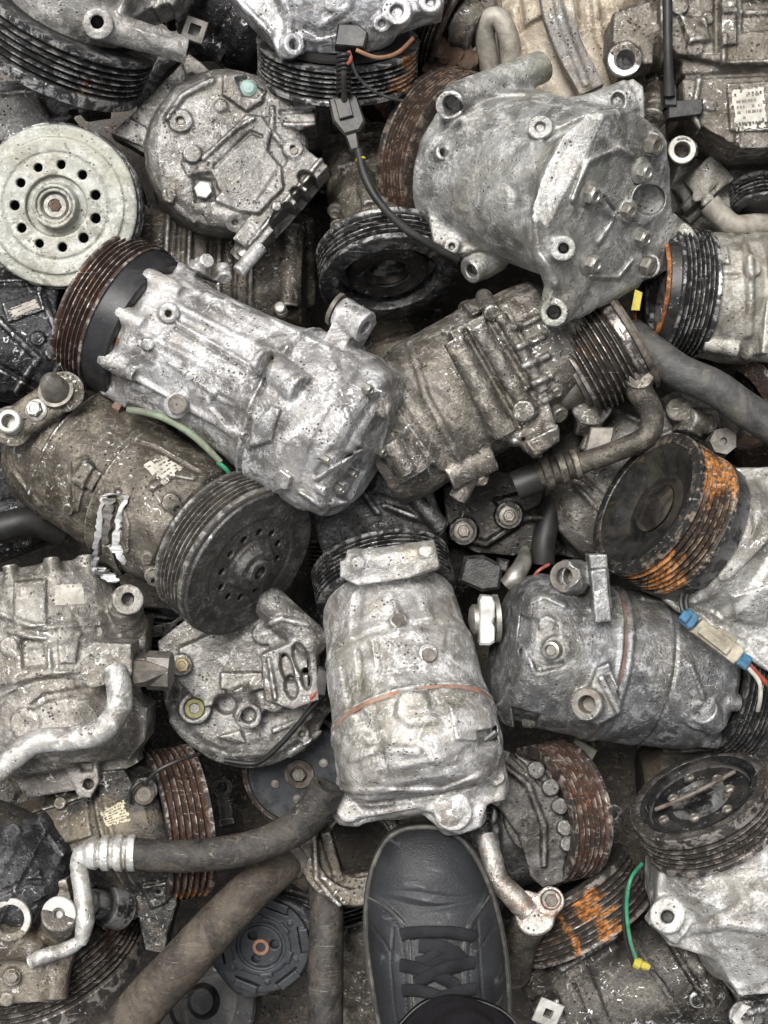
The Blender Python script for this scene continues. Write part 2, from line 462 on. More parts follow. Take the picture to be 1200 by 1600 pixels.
def joinmesh(ms):
    bm = bmesh.new()
    for m in ms: bm.from_mesh(m)
    me = bpy.data.meshes.new('m'); bm.to_mesh(me); bm.free()
    return me

def bolt(parent, p, n, r, h=None, mat=None, flange=True, socket=True, name='bolt', seed=0, sink=4):
    """hex bolt head standing on p along n"""
    h = h or r * .75; n, sd, up = frame(n); th = random.Random(seed + int(abs(p[0]))).uniform(0, 1)
    hexp = [(r * math.cos(th + i * math.pi / 3), r * math.sin(th + i * math.pi / 3)) for i in range(6)]
    ms = []
    base = np.asarray(p, float) - n * sink
    if flange: ms.append(lathe(base, n, [(0, 0.01), (0, r * 1.42), (sink + h * .12, r * 1.42), (sink + h * .3, r * 1.1), (sink + h * .3, 0.01)], 20, closed=False))
    top = base + n * (sink + h)
    ms.append(prismmesh(hexp, base, (sd, up, n), sink + h, r * .12))
    if socket:
        ms.append(lathe(top, n, [(.05, r * .8), (h * .16, r * .72), (h * .16, r * .5), (-.0 + h * .04, r * .42), (h * .04, 0.01)], 18, closed=False))
    me = joinmesh(ms)
    return link(name, me, mat or M['steel'], parent)

def textmesh(txt, p, n, direction, size, h=1.2):
    cu = bpy.data.curves.new('t', 'FONT'); cu.body = txt; cu.size = size; cu.extrude = h / 2; cu.align_x = 'CENTER'; cu.align_y = 'CENTER'
    o = bpy.data.objects.new('t', cu); COL.objects.link(o)
    dg = bpy.context.evaluated_depsgraph_get(); me = bpy.data.meshes.new_from_object(o.evaluated_get(dg))
    bpy.data.objects.remove(o); bpy.data.curves.remove(cu)
    n = unit(n); x = unit(np.asarray(direction) - np.asarray(direction) @ n * n); y = np.cross(n, x)
    Mx = Matrix(((x[0], y[0], n[0], p[0]), (x[1], y[1], n[1], p[1]), (x[2], y[2], n[2], p[2]), (0, 0, 0, 1)))
    me.transform(Mx); me.materials.clear()
    return me
# ------------------------------------------------------------------ materials
M = {}
class NT:
    def __init__(s, name):
        s.m = bpy.data.materials.new(name); s.m.use_nodes = True; s.t = s.m.node_tree; s.N = s.t.nodes; s.L = s.t.links
        s.N.clear(); s.out = s.N.new('ShaderNodeOutputMaterial'); s.b = s.N.new('ShaderNodeBsdfPrincipled'); s.L.new(s.b.outputs[0], s.out.inputs[0])
        tc = s.N.new('ShaderNodeTexCoord'); oi = s.N.new('ShaderNodeObjectInfo')
        ml = s.N.new('ShaderNodeMath'); ml.operation = 'MULTIPLY'; ml.inputs[1].default_value = 37.0; s.L.new(oi.outputs['Random'], ml.inputs[0])
        ad = s.N.new('ShaderNodeVectorMath'); ad.operation = 'ADD'; s.L.new(tc.outputs['Object'], ad.inputs[0]); s.L.new(ml.outputs[0], ad.inputs[1])
        s.co = ad.outputs[0]; s.raw = tc.outputs['Object']
    def noise(s, sc_, det=5, rough=.6, dist=0.0, co=None, lac=2.0):
        n = s.N.new('ShaderNodeTexNoise'); n.inputs['Scale'].default_value = sc_; n.inputs['Detail'].default_value = det
        n.inputs['Roughness'].default_value = rough; n.inputs['Distortion'].default_value = dist; n.inputs['Lacunarity'].default_value = lac
        s.L.new(co or s.co, n.inputs['Vector']); return n.outputs['Fac']
    def stretch(s, rot, scl):
        m = s.N.new('ShaderNodeMapping'); m.inputs['Rotation'].default_value = rot; m.inputs['Scale'].default_value = scl
        s.L.new(s.co, m.inputs['Vector']); return m.outputs[0]
    def vor(s, sc_, feat='F1', co=None):
        n = s.N.new('ShaderNodeTexVoronoi'); n.feature = feat; n.inputs['Scale'].default_value = sc_; s.L.new(co or s.co, n.inputs['Vector']); return n.outputs['Distance']
    def step(s, v, a, b):
        n = s.N.new('ShaderNodeMapRange'); n.interpolation_type = 'SMOOTHSTEP'; n.inputs['From Min'].default_value = a; n.inputs['From Max'].default_value = b
        s.L.new(v, n.inputs['Value']); return n.outputs[0]
    def mth(s, op, a, b=None, clamp=False):
        n = s.N.new('ShaderNodeMath'); n.operation = op; n.use_clamp = clamp
        for i, x in enumerate((a, b)):
            if x is None: continue
            if isinstance(x, (int, float)): n.inputs[i].default_value = x
            else: s.L.new(x, n.inputs[i])
        return n.outputs[0]
    def mix(s, f, a, b):
        n = s.N.new('ShaderNodeMix'); n.data_type = 'RGBA'
        for i, x in ((0, f), (6, a), (7, b)):
            if isinstance(x, (int, float)): n.inputs[i].default_value = x
            elif isinstance(x, tuple): n.inputs[i].default_value = (*x, 1)
            else: s.L.new(x, n.inputs[i])
        return n.outputs[2]
    def fmix(s, f, a, b):
        n = s.N.new('ShaderNodeMix'); n.data_type = 'FLOAT'
        for i, x in ((0, f), (2, a), (3, b)):
            if isinstance(x, (int, float)): n.inputs[i].default_value = x
            else: s.L.new(x, n.inputs[i])
        return n.outputs[0]
    def bump(s, hgt, st, dist=.001, prev=None):
        n = s.N.new('ShaderNodeBump'); n.inputs['Strength'].default_value = st; n.inputs['Distance'].default_value = dist
        s.L.new(hgt, n.inputs['Height'])
        if prev: s.L.new(prev, n.inputs['Normal'])
        return n.outputs[0]
    def point(s, a, b):
        g = s.N.new('ShaderNodeNewGeometry'); return s.step(g.outputs['Pointiness'], a, b)
    def attr(s):
        n = s.N.new('ShaderNodeAttribute'); n.attribute_name = 'mask'; c = s.N.new('ShaderNodeSeparateColor'); s.L.new(n.outputs['Color'], c.inputs[0]); return c.outputs[0], c.outputs[1], c.outputs[2]
    def set(s, col=None, rough=None, metal=None, nor=None, spec=None):
        for k, x in (('Base Color', col), ('Roughness', rough), ('Metallic', metal), ('Normal', nor), ('Specular IOR Level', spec)):
            if x is None: continue
            i = s.b.inputs[k]
            if isinstance(x, (int, float)): i.default_value = x
            elif isinstance(x, tuple): i.default_value = (*x, 1)
            else: s.L.new(x, i)

def alu(name, dark, mid, light, grime=(.035, .028, .02), ga=.5, scuff=.5, metal=.55, pits=.5, bumpk=1.0, tint=None, ta=0.0, wear=(.8, .8, .78)):
    """weathered cast aluminium: metal sheen under thin oxide, greasy grime, darker concave spots, bright scuffs and scratches, black pits"""
    q_ = random.Random(name); k1 = q_.uniform(.72, 1.3); k2 = q_.uniform(.25, 1.1); k3 = q_.uniform(.75, 1.35)
    n = NT(name); mt0 = 0.0 if metal == 0 else min(.72, metal + .22)
    med = n.noise(75 * k1, 6, .66, .6); fin = n.noise(420, 4, .7); pat = n.noise(24 * k3, 5, .6, .8)
    lo = .84 if mid[0] < .2 else .96
    dark = tuple(x * .6 * lo for x in dark); mid = tuple(x * lo for x in mid); light = tuple(min(.85, x * 1.04) for x in light); grime = tuple(x * .7 for x in grime); wm = sum(mid) / 3; mid = tuple(x * .7 + wm * .3 for x in mid)
    c = n.mix(n.step(n.mth('ADD', n.mth('MULTIPLY', pat, .6), n.mth('MULTIPLY', med, .4)), .36, .58), tuple(x * 1.25 for x in dark), mid)
    c = n.mix(n.step(n.mth('ADD', n.mth('MULTIPLY', med, .6), n.mth('MULTIPLY', fin, .4)), .49, .62), c, light)
    br_ = n.step(n.noise(16, 6, .62, .7), .46, .68); c = n.mix(n.mth('MULTIPLY', br_, .30), c, tuple(a_ * b_ for a_, b_ in zip(mid, (.70, .58, .42))))
    sk = n.noise(760, 4, .75); c = n.mix(n.mth('MULTIPLY', n.step(sk, .58, .68), .4 * k2), c, tuple(min(.9, x * 1.35 + .02) for x in light)); c = n.mix(n.mth('MULTIPLY', n.step(n.noise(560 * k1, 5, .78), .56, .64), .6 * k2), c, tuple(x * .35 for x in dark))
    if tint: c = n.mix(n.mth('MULTIPLY', n.step(n.noise(13, 4, .6, .5), .48, .62), ta), c, tint)
    edge = n.point(.515, .58)
    sf = n.step(n.noise(150, 7, .72, 1.6), .585, .62)
    sf = n.mth('MULTIPLY', sf, n.step(n.noise(24, 3, .6), .52 - .12 * scuff, .62 - .1 * scuff))
    s1 = n.step(n.noise(30, 4, .6, .5, n.stretch((.4, .3, .7), (1.6, 30, 4))), .66, .69)
    s2 = n.step(n.noise(27, 4, .6, .7, n.stretch((.2, .6, -1.1), (1.4, 34, 4))), .67, .70)
    scr = n.mth('MULTIPLY', n.mth('MAXIMUM', s1, s2), n.step(n.noise(45, 3, .6), .47, .6))
    em = n.mth('MULTIPLY', edge, n.step(n.noise(80, 5, .7), .42, .56))
    hi = n.mth('MAXIMUM', n.mth('MAXIMUM', n.mth('MULTIPLY', sf, min(1, scuff * 1.2)), n.mth('MULTIPLY', scr, min(.9, .2 + scuff))), n.mth('MULTIPLY', em, min(1, .3 + scuff)))
    gr = n.noise(34 * k3, 9, .72, .6 + k1)
    g1 = n.step(gr, .60 - .14 * ga, .72 - .14 * ga)
    cav = n.mth('MULTIPLY', n.mth('SUBTRACT', 1.0, n.point(.43, .492)), .8)  # concave spots take the dark colour, by mesh pointiness
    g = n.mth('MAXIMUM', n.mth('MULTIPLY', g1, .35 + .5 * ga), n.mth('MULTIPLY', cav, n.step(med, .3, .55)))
    pt = n.mth('MULTIPLY', n.mth('SUBTRACT', 1.0, n.step(n.vor(300), .10, .32)), n.step(n.noise(70, 3, .6), .56 - .12 * pits, .62))
    g = n.mth('MAXIMUM', g, n.mth('MULTIPLY', pt, .95))
    gc = n.mix(n.step(fin, .4, .6), grime, tuple(x * 2.0 for x in grime))
    c = n.mix(g, c, gc); hi = n.mth('MULTIPLY', hi, n.mth('SUBTRACT', 1.0, n.mth('MULTIPLY', g1, .3)))
    c = n.mix(hi, c, wear)
    rg = n.fmix(g, n.fmix(n.step(med, .35, .65), .40, .62), n.fmix(n.step(pat, .4, .6), .24, .7)); rg = n.fmix(hi, rg, .26)
    mt = n.fmix(g, mt0, .0); mt = n.fmix(hi, mt, .8)
    h = n.mth('ADD', n.mth('MULTIPLY', med, .55), n.mth('MULTIPLY', fin, .26)); h = n.mth('SUBTRACT', h, n.mth('MULTIPLY', pt, .5)); h = n.mth('SUBTRACT', h, n.mth('MULTIPLY', scr, .2))
    n.set(c, rg, mt, n.bump(h, .8 * bumpk, .0026), .45); M[name] = n.m

def rimmat(name, paint, tip, valley, rust=.3, rc=(.22, .07, .02), rough=.42, tipa=.7, metal=.3, dust=.3):
    """pulley rim: paint, worn rib tips with their glints painted in, dirty or rusty grooves darkened for contrast"""
    n = NT(name); a, v, arc = n.attr(); med = n.noise(70, 6, .7, .5); fin = n.noise(500, 3, .7); big = n.noise(18, 4, .6)
    c = n.mix(n.step(med, .35, .65), paint, tuple(x * 1.9 + .003 for x in paint))
    c = n.mix(n.mth('MULTIPLY', v, .9), c, n.mix(n.step(med, .4, .6), valley, tuple(x * .45 for x in valley)))
    rm = n.mth('MULTIPLY', n.step(big, .66 - .30 * rust, .76 - .24 * rust), n.fmix(v, .3, 1.0))
    rm = n.mth('MULTIPLY', rm, n.step(n.noise(160, 5, .7), .42, .60))
    c = n.mix(rm, c, n.mix(n.step(med, .46, .64), tuple(x * .3 for x in rc), rc))
    ar = n.step(n.mth('ADD', arc, n.mth('MULTIPLY', n.mth('SUBTRACT', n.noise(55, 8, .8, .8), .5), 2.6)), .45, .85); ar = n.mth('MULTIPLY', ar, n.fmix(v, .6, 1.0))
    c = n.mix(ar, c, n.mix(n.step(n.noise(260, 5, .7), .42, .60), (.10, .042, .015), (.46, .18, .035))); rm = n.mth('MAXIMUM', rm, ar)
    tm = n.mth('MULTIPLY', n.mth('MULTIPLY', a, n.step(n.noise(110, 6, .72, .6), .60 - .3 * tipa, .74 - .3 * tipa)), .8)
    c = n.mix(tm, c, tip)
    dm = n.mth('MULTIPLY', n.step(n.noise(45, 8, .75, .8), .5, .72), dust); c = n.mix(dm, c, (.16, .14, .11))
    sp = n.step(n.noise(260, 4, .7), .66, .70); c = n.mix(n.mth('MULTIPLY', sp, .8), c, (.5, .48, .44))
    s1 = n.mth('MULTIPLY', n.step(n.noise(26, 4, .6, .35, n.stretch((.4, .9, .7), (1.2, 34, 3))), .66, .69), .6); c = n.mix(s1, c, (.45, .44, .42))
    rg = n.fmix(v, rough, .7); rg = n.fmix(rm, rg, .85); rg = n.fmix(tm, rg, .3)
    mt = n.fmix(tm, metal * .5, .7); mt = n.fmix(rm, mt, 0)
    n.set(c, rg, mt, n.bump(n.mth('ADD', med, n.mth('MULTIPLY', fin, .4)), .6, .001), .35); M[name] = n.m

def plain(name, col, rough=.5, metal=0.0, var=.35, dust=0.0, dc=(.2, .17, .13), bumps=.25, chips=0.0, cc=(.5, .5, .5), sc_=80, rust=0.0, scr=0.0):
    n = NT(name); med = n.noise(sc_, 6, .68, .4); fin = n.noise(600, 3, .6)
    c = n.mix(n.step(med, .3, .7), tuple(x * (1 - var) for x in col), tuple(min(1, x * (1 + var)) for x in col))
    if rust: c = n.mix(n.mth('MULTIPLY', n.step(n.noise(60, 6, .7, .5), .56, .64), rust), c, n.mix(fin, (.08, .03, .012), (.26, .09, .03)))
    if dust: c = n.mix(n.mth('MULTIPLY', n.step(n.noise(35, 9, .75, .8), .42, .66), dust), c, dc)
    if chips:
        ch = n.mth('MULTIPLY', n.step(n.noise(170, 6, .72, 1.0), .6, .65), chips); e = n.mth('MULTIPLY', n.point(.51, .58), chips)
        c = n.mix(n.mth('MAXIMUM', ch, n.mth('MULTIPLY', e, n.step(med, .4, .55))), c, cc)
    if scr:
        q = n.mth('MAXIMUM', n.step(n.noise(30, 4, .6, .6, n.stretch((.4, .3, .7), (1.5, 26, 4))), .62, .67), n.step(n.noise(26, 4, .6, .8, n.stretch((.2, .6, -1.1), (1.3, 30, 4))), .63, .68)); q = n.mth('MULTIPLY', q, n.step(n.noise(40, 4, .6), .45, .55))
        q = n.mth('MAXIMUM', q, n.step(n.noise(120, 7, .75, 1.4), .61, .65)); c = n.mix(n.mth('MULTIPLY', q, scr), c, (.20, .18, .15))
    n.set(c, n.fmix(med, max(.05, rough - .12), min(1, rough + .12)), metal, n.bump(n.mth('ADD', med, n.mth('MULTIPLY', fin, .3)), bumps, .001), .35); M[name] = n.m

# castings, from clean silver to oily brown
alu('silver', (.19, .18, .17), (.37, .36, .355), (.60, .595, .59), ga=.52, scuff=.75, metal=.18, pits=.35)
alu('brown_mid', (.09, .078, .06), (.17, .152, .125), (.31, .28, .24), ga=.42, scuff=.75, metal=.25)
alu('grey_green', (.18, .176, .162), (.32, .315, .295), (.50, .495, .475), ga=.35, scuff=.5, metal=.3, tint=(.27, .275, .20), ta=.3)
alu('brown_dirty', (.07, .058, .042), (.13, .11, .083), (.21, .185, .145), ga=.45, scuff=.6, metal=.25, grime=(.03, .022, .015))
alu('brown_grey', (.10, .088, .07), (.18, .165, .14), (.32, .30, .27), ga=.5, scuff=.6, metal=.35)
alu('dusty', (.13, .118, .098), (.24, .22, .19), (.38, .36, .325), ga=.5, scuff=.65, metal=.3)
alu('bright', (.25, .245, .24), (.45, .45, .46), (.72, .72, .74), ga=.28, scuff=.8, metal=.35)
alu('steel_grey', (.13, .13, .13), (.22, .22, .222), (.38, .38, .38), ga=.25, scuff=.45, metal=.5, tint=(.22, .19, .12), ta=.2)
alu('dark_cast', (.012, .012, .013), (.026, .026, .028), (.06, .06, .065), ga=.4, scuff=.6, metal=.25, grime=(.02, .017, .013))  # black casting, lowered further where it fills the shaded gaps
alu('tan', (.25, .20, .135), (.38, .315, .22), (.50, .43, .32), ga=.25, scuff=.2, metal=.0, grime=(.09, .065, .04))
alu('beige', (.18, .165, .13), (.30, .28, .235), (.42, .40, .36), ga=.25, scuff=.4, metal=.2)
alu('grey_dark', (.06, .058, .055), (.11, .108, .105), (.2, .195, .19), ga=.4, scuff=.6, metal=.4)
rimmat('rim_brown', (.03, .022, .018), (.55, .50, .45), (.055, .028, .018), .55, (.17, .065, .028), tipa=.35)
rimmat('rim_black', (.014, .014, .015), (.50, .49, .47), (.012, .011, .010), .12, tipa=.45, dust=.2)
rimmat('rim_rust', (.022, .019, .017), (.42, .34, .27), (.07, .033, .018), .6, (.20, .075, .03), tipa=.4)
rimmat('rim_orange', (.012, .012, .012), (.45, .36, .27), (.045, .024, .013), .45, (.20, .075, .022), tipa=.4, dust=.05)
rimmat('rim_dusty', (.045, .043, .040), (.45, .43, .40), (.05, .04, .03), .3, tipa=.4, dust=.6)
rimmat('rim_white', (.42, .43, .36), (.25, .25, .22), (.1, .09, .07), .06, rough=.45, tipa=.2, metal=0, dust=.25)
plain('steel', (.34, .33, .30), .42, .7, .4, dust=.6, dc=(.09, .075, .055))
plain('dark_plain', (.03, .029, .028), .4, .3, .6, dust=.3, dc=(.09, .08, .065), bumps=1.0)
plain('steel_plain', (.16, .15, .135), .5, .4, .4, dust=.5, dc=(.06, .05, .035), bumps=.6)
plain('steel_dull', (.20, .185, .16), .5, .5, .4, dust=.55, dc=(.06, .048, .035), rust=.3)
plain('steel_rusty', (.10, .06, .045), .7, .2, .4, dust=.3, rust=.8)
plain('hole_black', (.012, .011, .010), .7)  # shade inside pulleys as colour, on the coil, web and back discs
plain('black_paint', (.012, .012, .013), .42, .1, .5, dust=.15, chips=.5, cc=(.35, .35, .34))
plain('black_rubber', (.012, .012, .012), .5, 0, .4, dust=.25, dc=(.06, .05, .04))
plain('hose', (.024, .022, .020), .6, 0, .5, dust=.55, dc=(.10, .084, .064), bumps=1.2, sc_=150, scr=.6)
plain('hose_dark', (.042, .042, .042), .55, 0, .4, dust=.55, dc=(.12, .108, .09), bumps=.8, sc_=140, scr=.5)
plain('plastic_black', (.010, .010, .011), .42, 0, .4, dust=.25)
plain('label_white', (.44, .42, .37), .6, 0, .3, dust=.7, dc=(.22, .19, .14))
plain('print_black', (.13, .12, .105), .6, dust=.4)
plain('green_wire', (.03, .19, .10), .4, dust=.3)
plain('pale_green', (.15, .19, .13), .55, 0, .4, dust=.75, dc=(.17, .145, .11), scr=.4)
plain('copper', (.34, .17, .10), .45, .6, dust=.4)
plain('red_wire', (.24, .04, .025), .4, dust=.4)
plain('blue_plastic', (.035, .12, .21), .45, 0, .5, dust=.55, dc=(.10, .11, .11))
plain('ivory_plastic', (.34, .31, .24), .5, 0, .3, dust=.75, dc=(.10, .08, .055))
plain('yellow_paint', (.38, .32, .03), .5, dust=.45)
plain('cap_white', (.48, .48, .46), .4, 0, .2, dust=.6)
plain('dry_leaf', (.065, .036, .022), .7, 0, .5, dust=.2)
plain('turquoise', (.25, .36, .34), .6, 0, .3, dust=.3)
alu('plate_white', (.27, .27, .225), (.39, .39, .335), (.50, .50, .45), ga=.5, scuff=.5, metal=0, tint=(.27, .265, .20), ta=.6, grime=(.05, .045, .03), wear=(.10, .10, .085), bumpk=.6)
alu('brown_grey2', (.11, .102, .09), (.21, .20, .18), (.38, .365, .345), ga=.4, scuff=.4, metal=.4)
alu('brown_grey3', (.08, .066, .05), (.15, .13, .10), (.26, .235, .20), ga=.45, scuff=.55, metal=.25)
alu('dusty_light', (.20, .19, .165), (.34, .325, .295), (.50, .48, .45), ga=.3, scuff=.5, metal=.25)
alu('tan_scuffed', (.20, .155, .10), (.36, .29, .20), (.46, .40, .32), ga=.4, scuff=.45, metal=.1, tint=(.10, .10, .10), ta=.8)
alu('rusty_cast', (.05, .03, .022), (.10, .06, .04), (.20, .14, .10), ga=.5, scuff=.2, metal=.1, tint=(.16, .05, .02), ta=.7)
plain('bolt_bright', (.48, .48, .46), .4, .3, .15, dust=.2)
plain('pipe_beige', (.26, .24, .20), .55, .15, .35, dust=.45, dc=(.14, .12, .09), chips=.2)
plain('cap_worn', (.42, .41, .38), .5, .2, .3, dust=.35)
plain('label_grey', (.30, .28, .24), .6, 0, .3, dust=.6, dc=(.12, .1, .08))
plain('steel_rusty2', (.045, .038, .033), .6, .2, .5, dust=.3, rust=.3, chips=.25, cc=(.35, .3, .25))
def rustpatch():
    n = NT('rust_orange'); a = n.noise(120, 6, .75); c = n.mix(n.step(a, .4, .6), (.07, .025, .010), (.34, .12, .025)); c = n.mix(n.step(n.noise(300, 4, .7), .58, .64), c, (.35, .25, .16))
    n.set(c, .8, 0, n.bump(a, .6, .001))
    M['rust_orange'] = n.m; M['rim_orange_flat'] = n.m
rustpatch()
alu('plate_dark', (.040, .038, .035), (.065, .062, .057), (.11, .105, .10), ga=.25, scuff=.5, metal=.25, grime=(.09, .065, .04), wear=(.35, .34, .33), bumpk=.7)
alu('chalky', (.22, .205, .185), (.40, .385, .37), (.64, .63, .62), ga=.4, scuff=.75, metal=.2, tint=(.26, .235, .14), ta=.22)
alu('steel_dark', (.07, .07, .068), (.13, .13, .128), (.25, .25, .25), ga=.3, scuff=.6, metal=.6)
alu('silver_dirty', (.11, .102, .088), (.22, .21, .19), (.42, .41, .385), ga=.45, scuff=.5, metal=.45, grime=(.035, .028, .018))
alu('bright_dusty', (.24, .225, .195), (.42, .41, .38), (.66, .66, .64), ga=.5, scuff=.8, metal=.2, grime=(.05, .04, .028), tint=(.12, .105, .085), ta=.7)
alu('beige_dark', (.10, .09, .07), (.18, .165, .14), (.28, .265, .23), ga=.45, scuff=.35, metal=.2)
alu('oily_dark', (.010, .008, .006), (.020, .017, .012), (.045, .04, .03), ga=.4, scuff=.25, metal=.2, grime=(.012, .009, .006))  # oil black, with the shade of the deep gaps put into the colour
alu('dark_brown', (.020, .019, .018), (.045, .041, .037), (.09, .082, .07), ga=.4, scuff=.4, metal=.2, tint=(.14, .115, .08), ta=.75)  # dirty brown, toned down to add to the shade between bodies
alu('brown_tan', (.09, .072, .048), (.17, .14, .10), (.27, .24, .19), ga=.45, scuff=.5, metal=.1, tint=(.04, .04, .042), ta=.6)
alu('brown_dark', (.03, .026, .022), (.075, .066, .054), (.13, .12, .10), ga=.5, scuff=.7, metal=.35)
alu('grey_brown_plate', (.055, .05, .044), (.10, .092, .082), (.17, .16, .145), ga=.35, scuff=.6, metal=.3, wear=(.5, .48, .45))
alu('pipe_white', (.22, .20, .17), (.44, .42, .38), (.66, .65, .62), ga=.42, scuff=.6, metal=.2)
alu('pipe_scuffed', (.16, .12, .09), (.36, .32, .28), (.60, .57, .53), ga=.35, scuff=.8, metal=.5, tint=(.20, .10, .05), ta=.5)
alu('pipe_brown', (.05, .042, .032), (.085, .073, .057), (.14, .125, .10), ga=.35, scuff=.25, metal=.2, wear=(.35, .31, .25))
rimmat('rim_black2', (.016, .016, .017), (.30, .29, .28), (.010, .010, .009), .06, tipa=.4, dust=.3)
rimmat('rim_rust2', (.020, .018, .017), (.55, .48, .42), (.07, .032, .018), .6, (.16, .055, .02), tipa=.4)
rimmat('rim_brown2', (.022, .020, .018), (.40, .36, .32), (.028, .021, .015), .3, (.12, .055, .025), tipa=.45, dust=.2)
plain('cap_white2', (.50, .50, .50), .45, .1, .25, dust=.45)
plain('cap_worn2', (.40, .40, .38), .5, .2, .2, dust=.25)
plain('seam_rust', (.20, .10, .06), .75, 0, .4, dust=.35, dc=(.4, .36, .32), bumps=.6)
plain('seam_brown', (.12, .065, .045), .75, 0, .4, dust=.3, dc=(.2, .18, .16), bumps=.6)
plain('brass_dirty', (.30, .25, .15), .5, .5, .4, dust=.5)
plain('yellow_grime', (.16, .15, .05), .5, .1, .6, dust=.4)
plain('black_gloss', (.016, .016, .016), .32, .1, .5, dust=.12, dc=(.15, .12, .07), chips=.2, cc=(.3, .2, .1))
plain('rim_brown_flat', (.014, .012, .011), .5, .2, .5, dust=.3)
plain('label_yellow', (.42, .38, .26), .6, 0, .2, dust=.3)
plain('hose_tan', (.040, .033, .026), .7, 0, .5, dust=.6, dc=(.115, .092, .068), bumps=1.2, sc_=140, scr=.5)
plain('black_matt', (.026, .029, .033), .5, .15, .15, dust=.06, bumps=.08, chips=.1)
plain('black_chip', (.022, .023, .025), .45, .15, .4, dust=.1, bumps=.6, chips=.5, cc=(.3, .3, .3))
plain('rust_orange_b', (.5, .2, .04), .8)
def rust2():
    n = NT('rust_orange2'); a = n.noise(110, 6, .75, .5); st = n.noise(40, 4, .6, .3)
    c = n.mix(n.step(a, .38, .6), (.10, .04, .015), (.50, .20, .035)); c = n.mix(n.step(n.noise(300, 4, .7), .54, .6), c, (.80, .42, .08))
    n.set(c, .8, 0, n.bump(a, .8, .0015))
    tr = n.N.new('ShaderNodeBsdfTransparent'); mx = n.N.new('ShaderNodeMixShader'); al = n.step(n.mth('ADD', n.mth('MULTIPLY', a, .6), n.mth('MULTIPLY', st, .4)), .47, .53)
    n.L.new(al, mx.inputs[0]); n.L.new(tr.outputs[0], mx.inputs[1]); n.L.new(n.b.outputs[0], mx.inputs[2]); n.L.new(mx.outputs[0], n.out.inputs[0]); M['rust_orange2'] = n.m
rust2()
def leather():
    n = NT('leather'); v = n.vor(900); f = n.noise(1400, 3, .6); m = n.noise(25, 5, .6, .5)
    c = n.mix(n.step(m, .3, .7), (.013, .0135, .015), (.024, .0255, .0285)); sc = n.mth('MULTIPLY', n.step(n.noise(30, 5, .65, .6, n.stretch((0, 0, .5), (1, 2.2, 1))), .60, .72), .5); c = n.mix(sc, c, (.15, .155, .16))
    c = n.mix(n.mth('MULTIPLY', n.point(.52, .60), .5), c, (.16, .155, .14))
    n.set(c, n.fmix(m, .40, .58), 0, n.bump(n.mth('ADD', n.mth('ADD', v, n.mth('MULTIPLY', f, .5)), n.mth('MULTIPLY', n.noise(130, 5, .7, 1.2, n.stretch((0, 0, .1), (1, 2.6, 1))), 2.2)), .45, .0005), .38); M['leather'] = n.m
leather()
plain('sole', (.035, .036, .036), .6, 0, .2, dust=.4, dc=(.12, .115, .10)); plain('welt', (.040, .039, .036), .6, 0, .3, dust=.5, dc=(.2, .19, .16), bumps=.4)
plain('tongue', (.055, .055, .054), .6, 0, .3); plain('sock', (.03, .03, .03), .9)
def cloth(name, col, sc1):
    n = NT(name); w1 = n.N.new('ShaderNodeTexWave'); w1.inputs['Scale'].default_value = sc1; w1.inputs['Distortion'].default_value = .6; n.L.new(n.stretch((0, 0, .6), (1, 1, 1)), w1.inputs['Vector'])
    w2 = n.N.new('ShaderNodeTexWave'); w2.inputs['Scale'].default_value = sc1; w2.inputs['Distortion'].default_value = .6; n.L.new(n.stretch((0, 0, -.8), (1, 1, 1)), w2.inputs['Vector'])
    h = n.mth('ADD', w1.outputs['Fac'], w2.outputs['Fac']); m = n.noise(60, 5, .6)
    c = n.mix(n.step(m, .3, .7), tuple(x * .75 for x in col), tuple(x * 1.3 for x in col)); n.set(c, .9, 0, n.bump(h, .3, .0004), .15); M[name] = n.m
cloth('lace', (.017, .0175, .019), 420); cloth('trouser', (.014, .0125, .0145), 300)
alu('dark_cover', (.016, .016, .018), (.034, .034, .037), (.08, .08, .086), ga=.3, scuff=.35, metal=.1, tint=(.09, .075, .055), ta=.6, grime=(.03, .025, .018))
plain('letters', (.24, .235, .225), .5, .2, .3, dust=.4)
plain('band_black', (.016, .017, .019), .34, .1, .2, dust=.08, bumps=.08, scr=.25)
plain('floor_dirt2', (.13, .11, .085), .8, 0, .6, dust=.4)
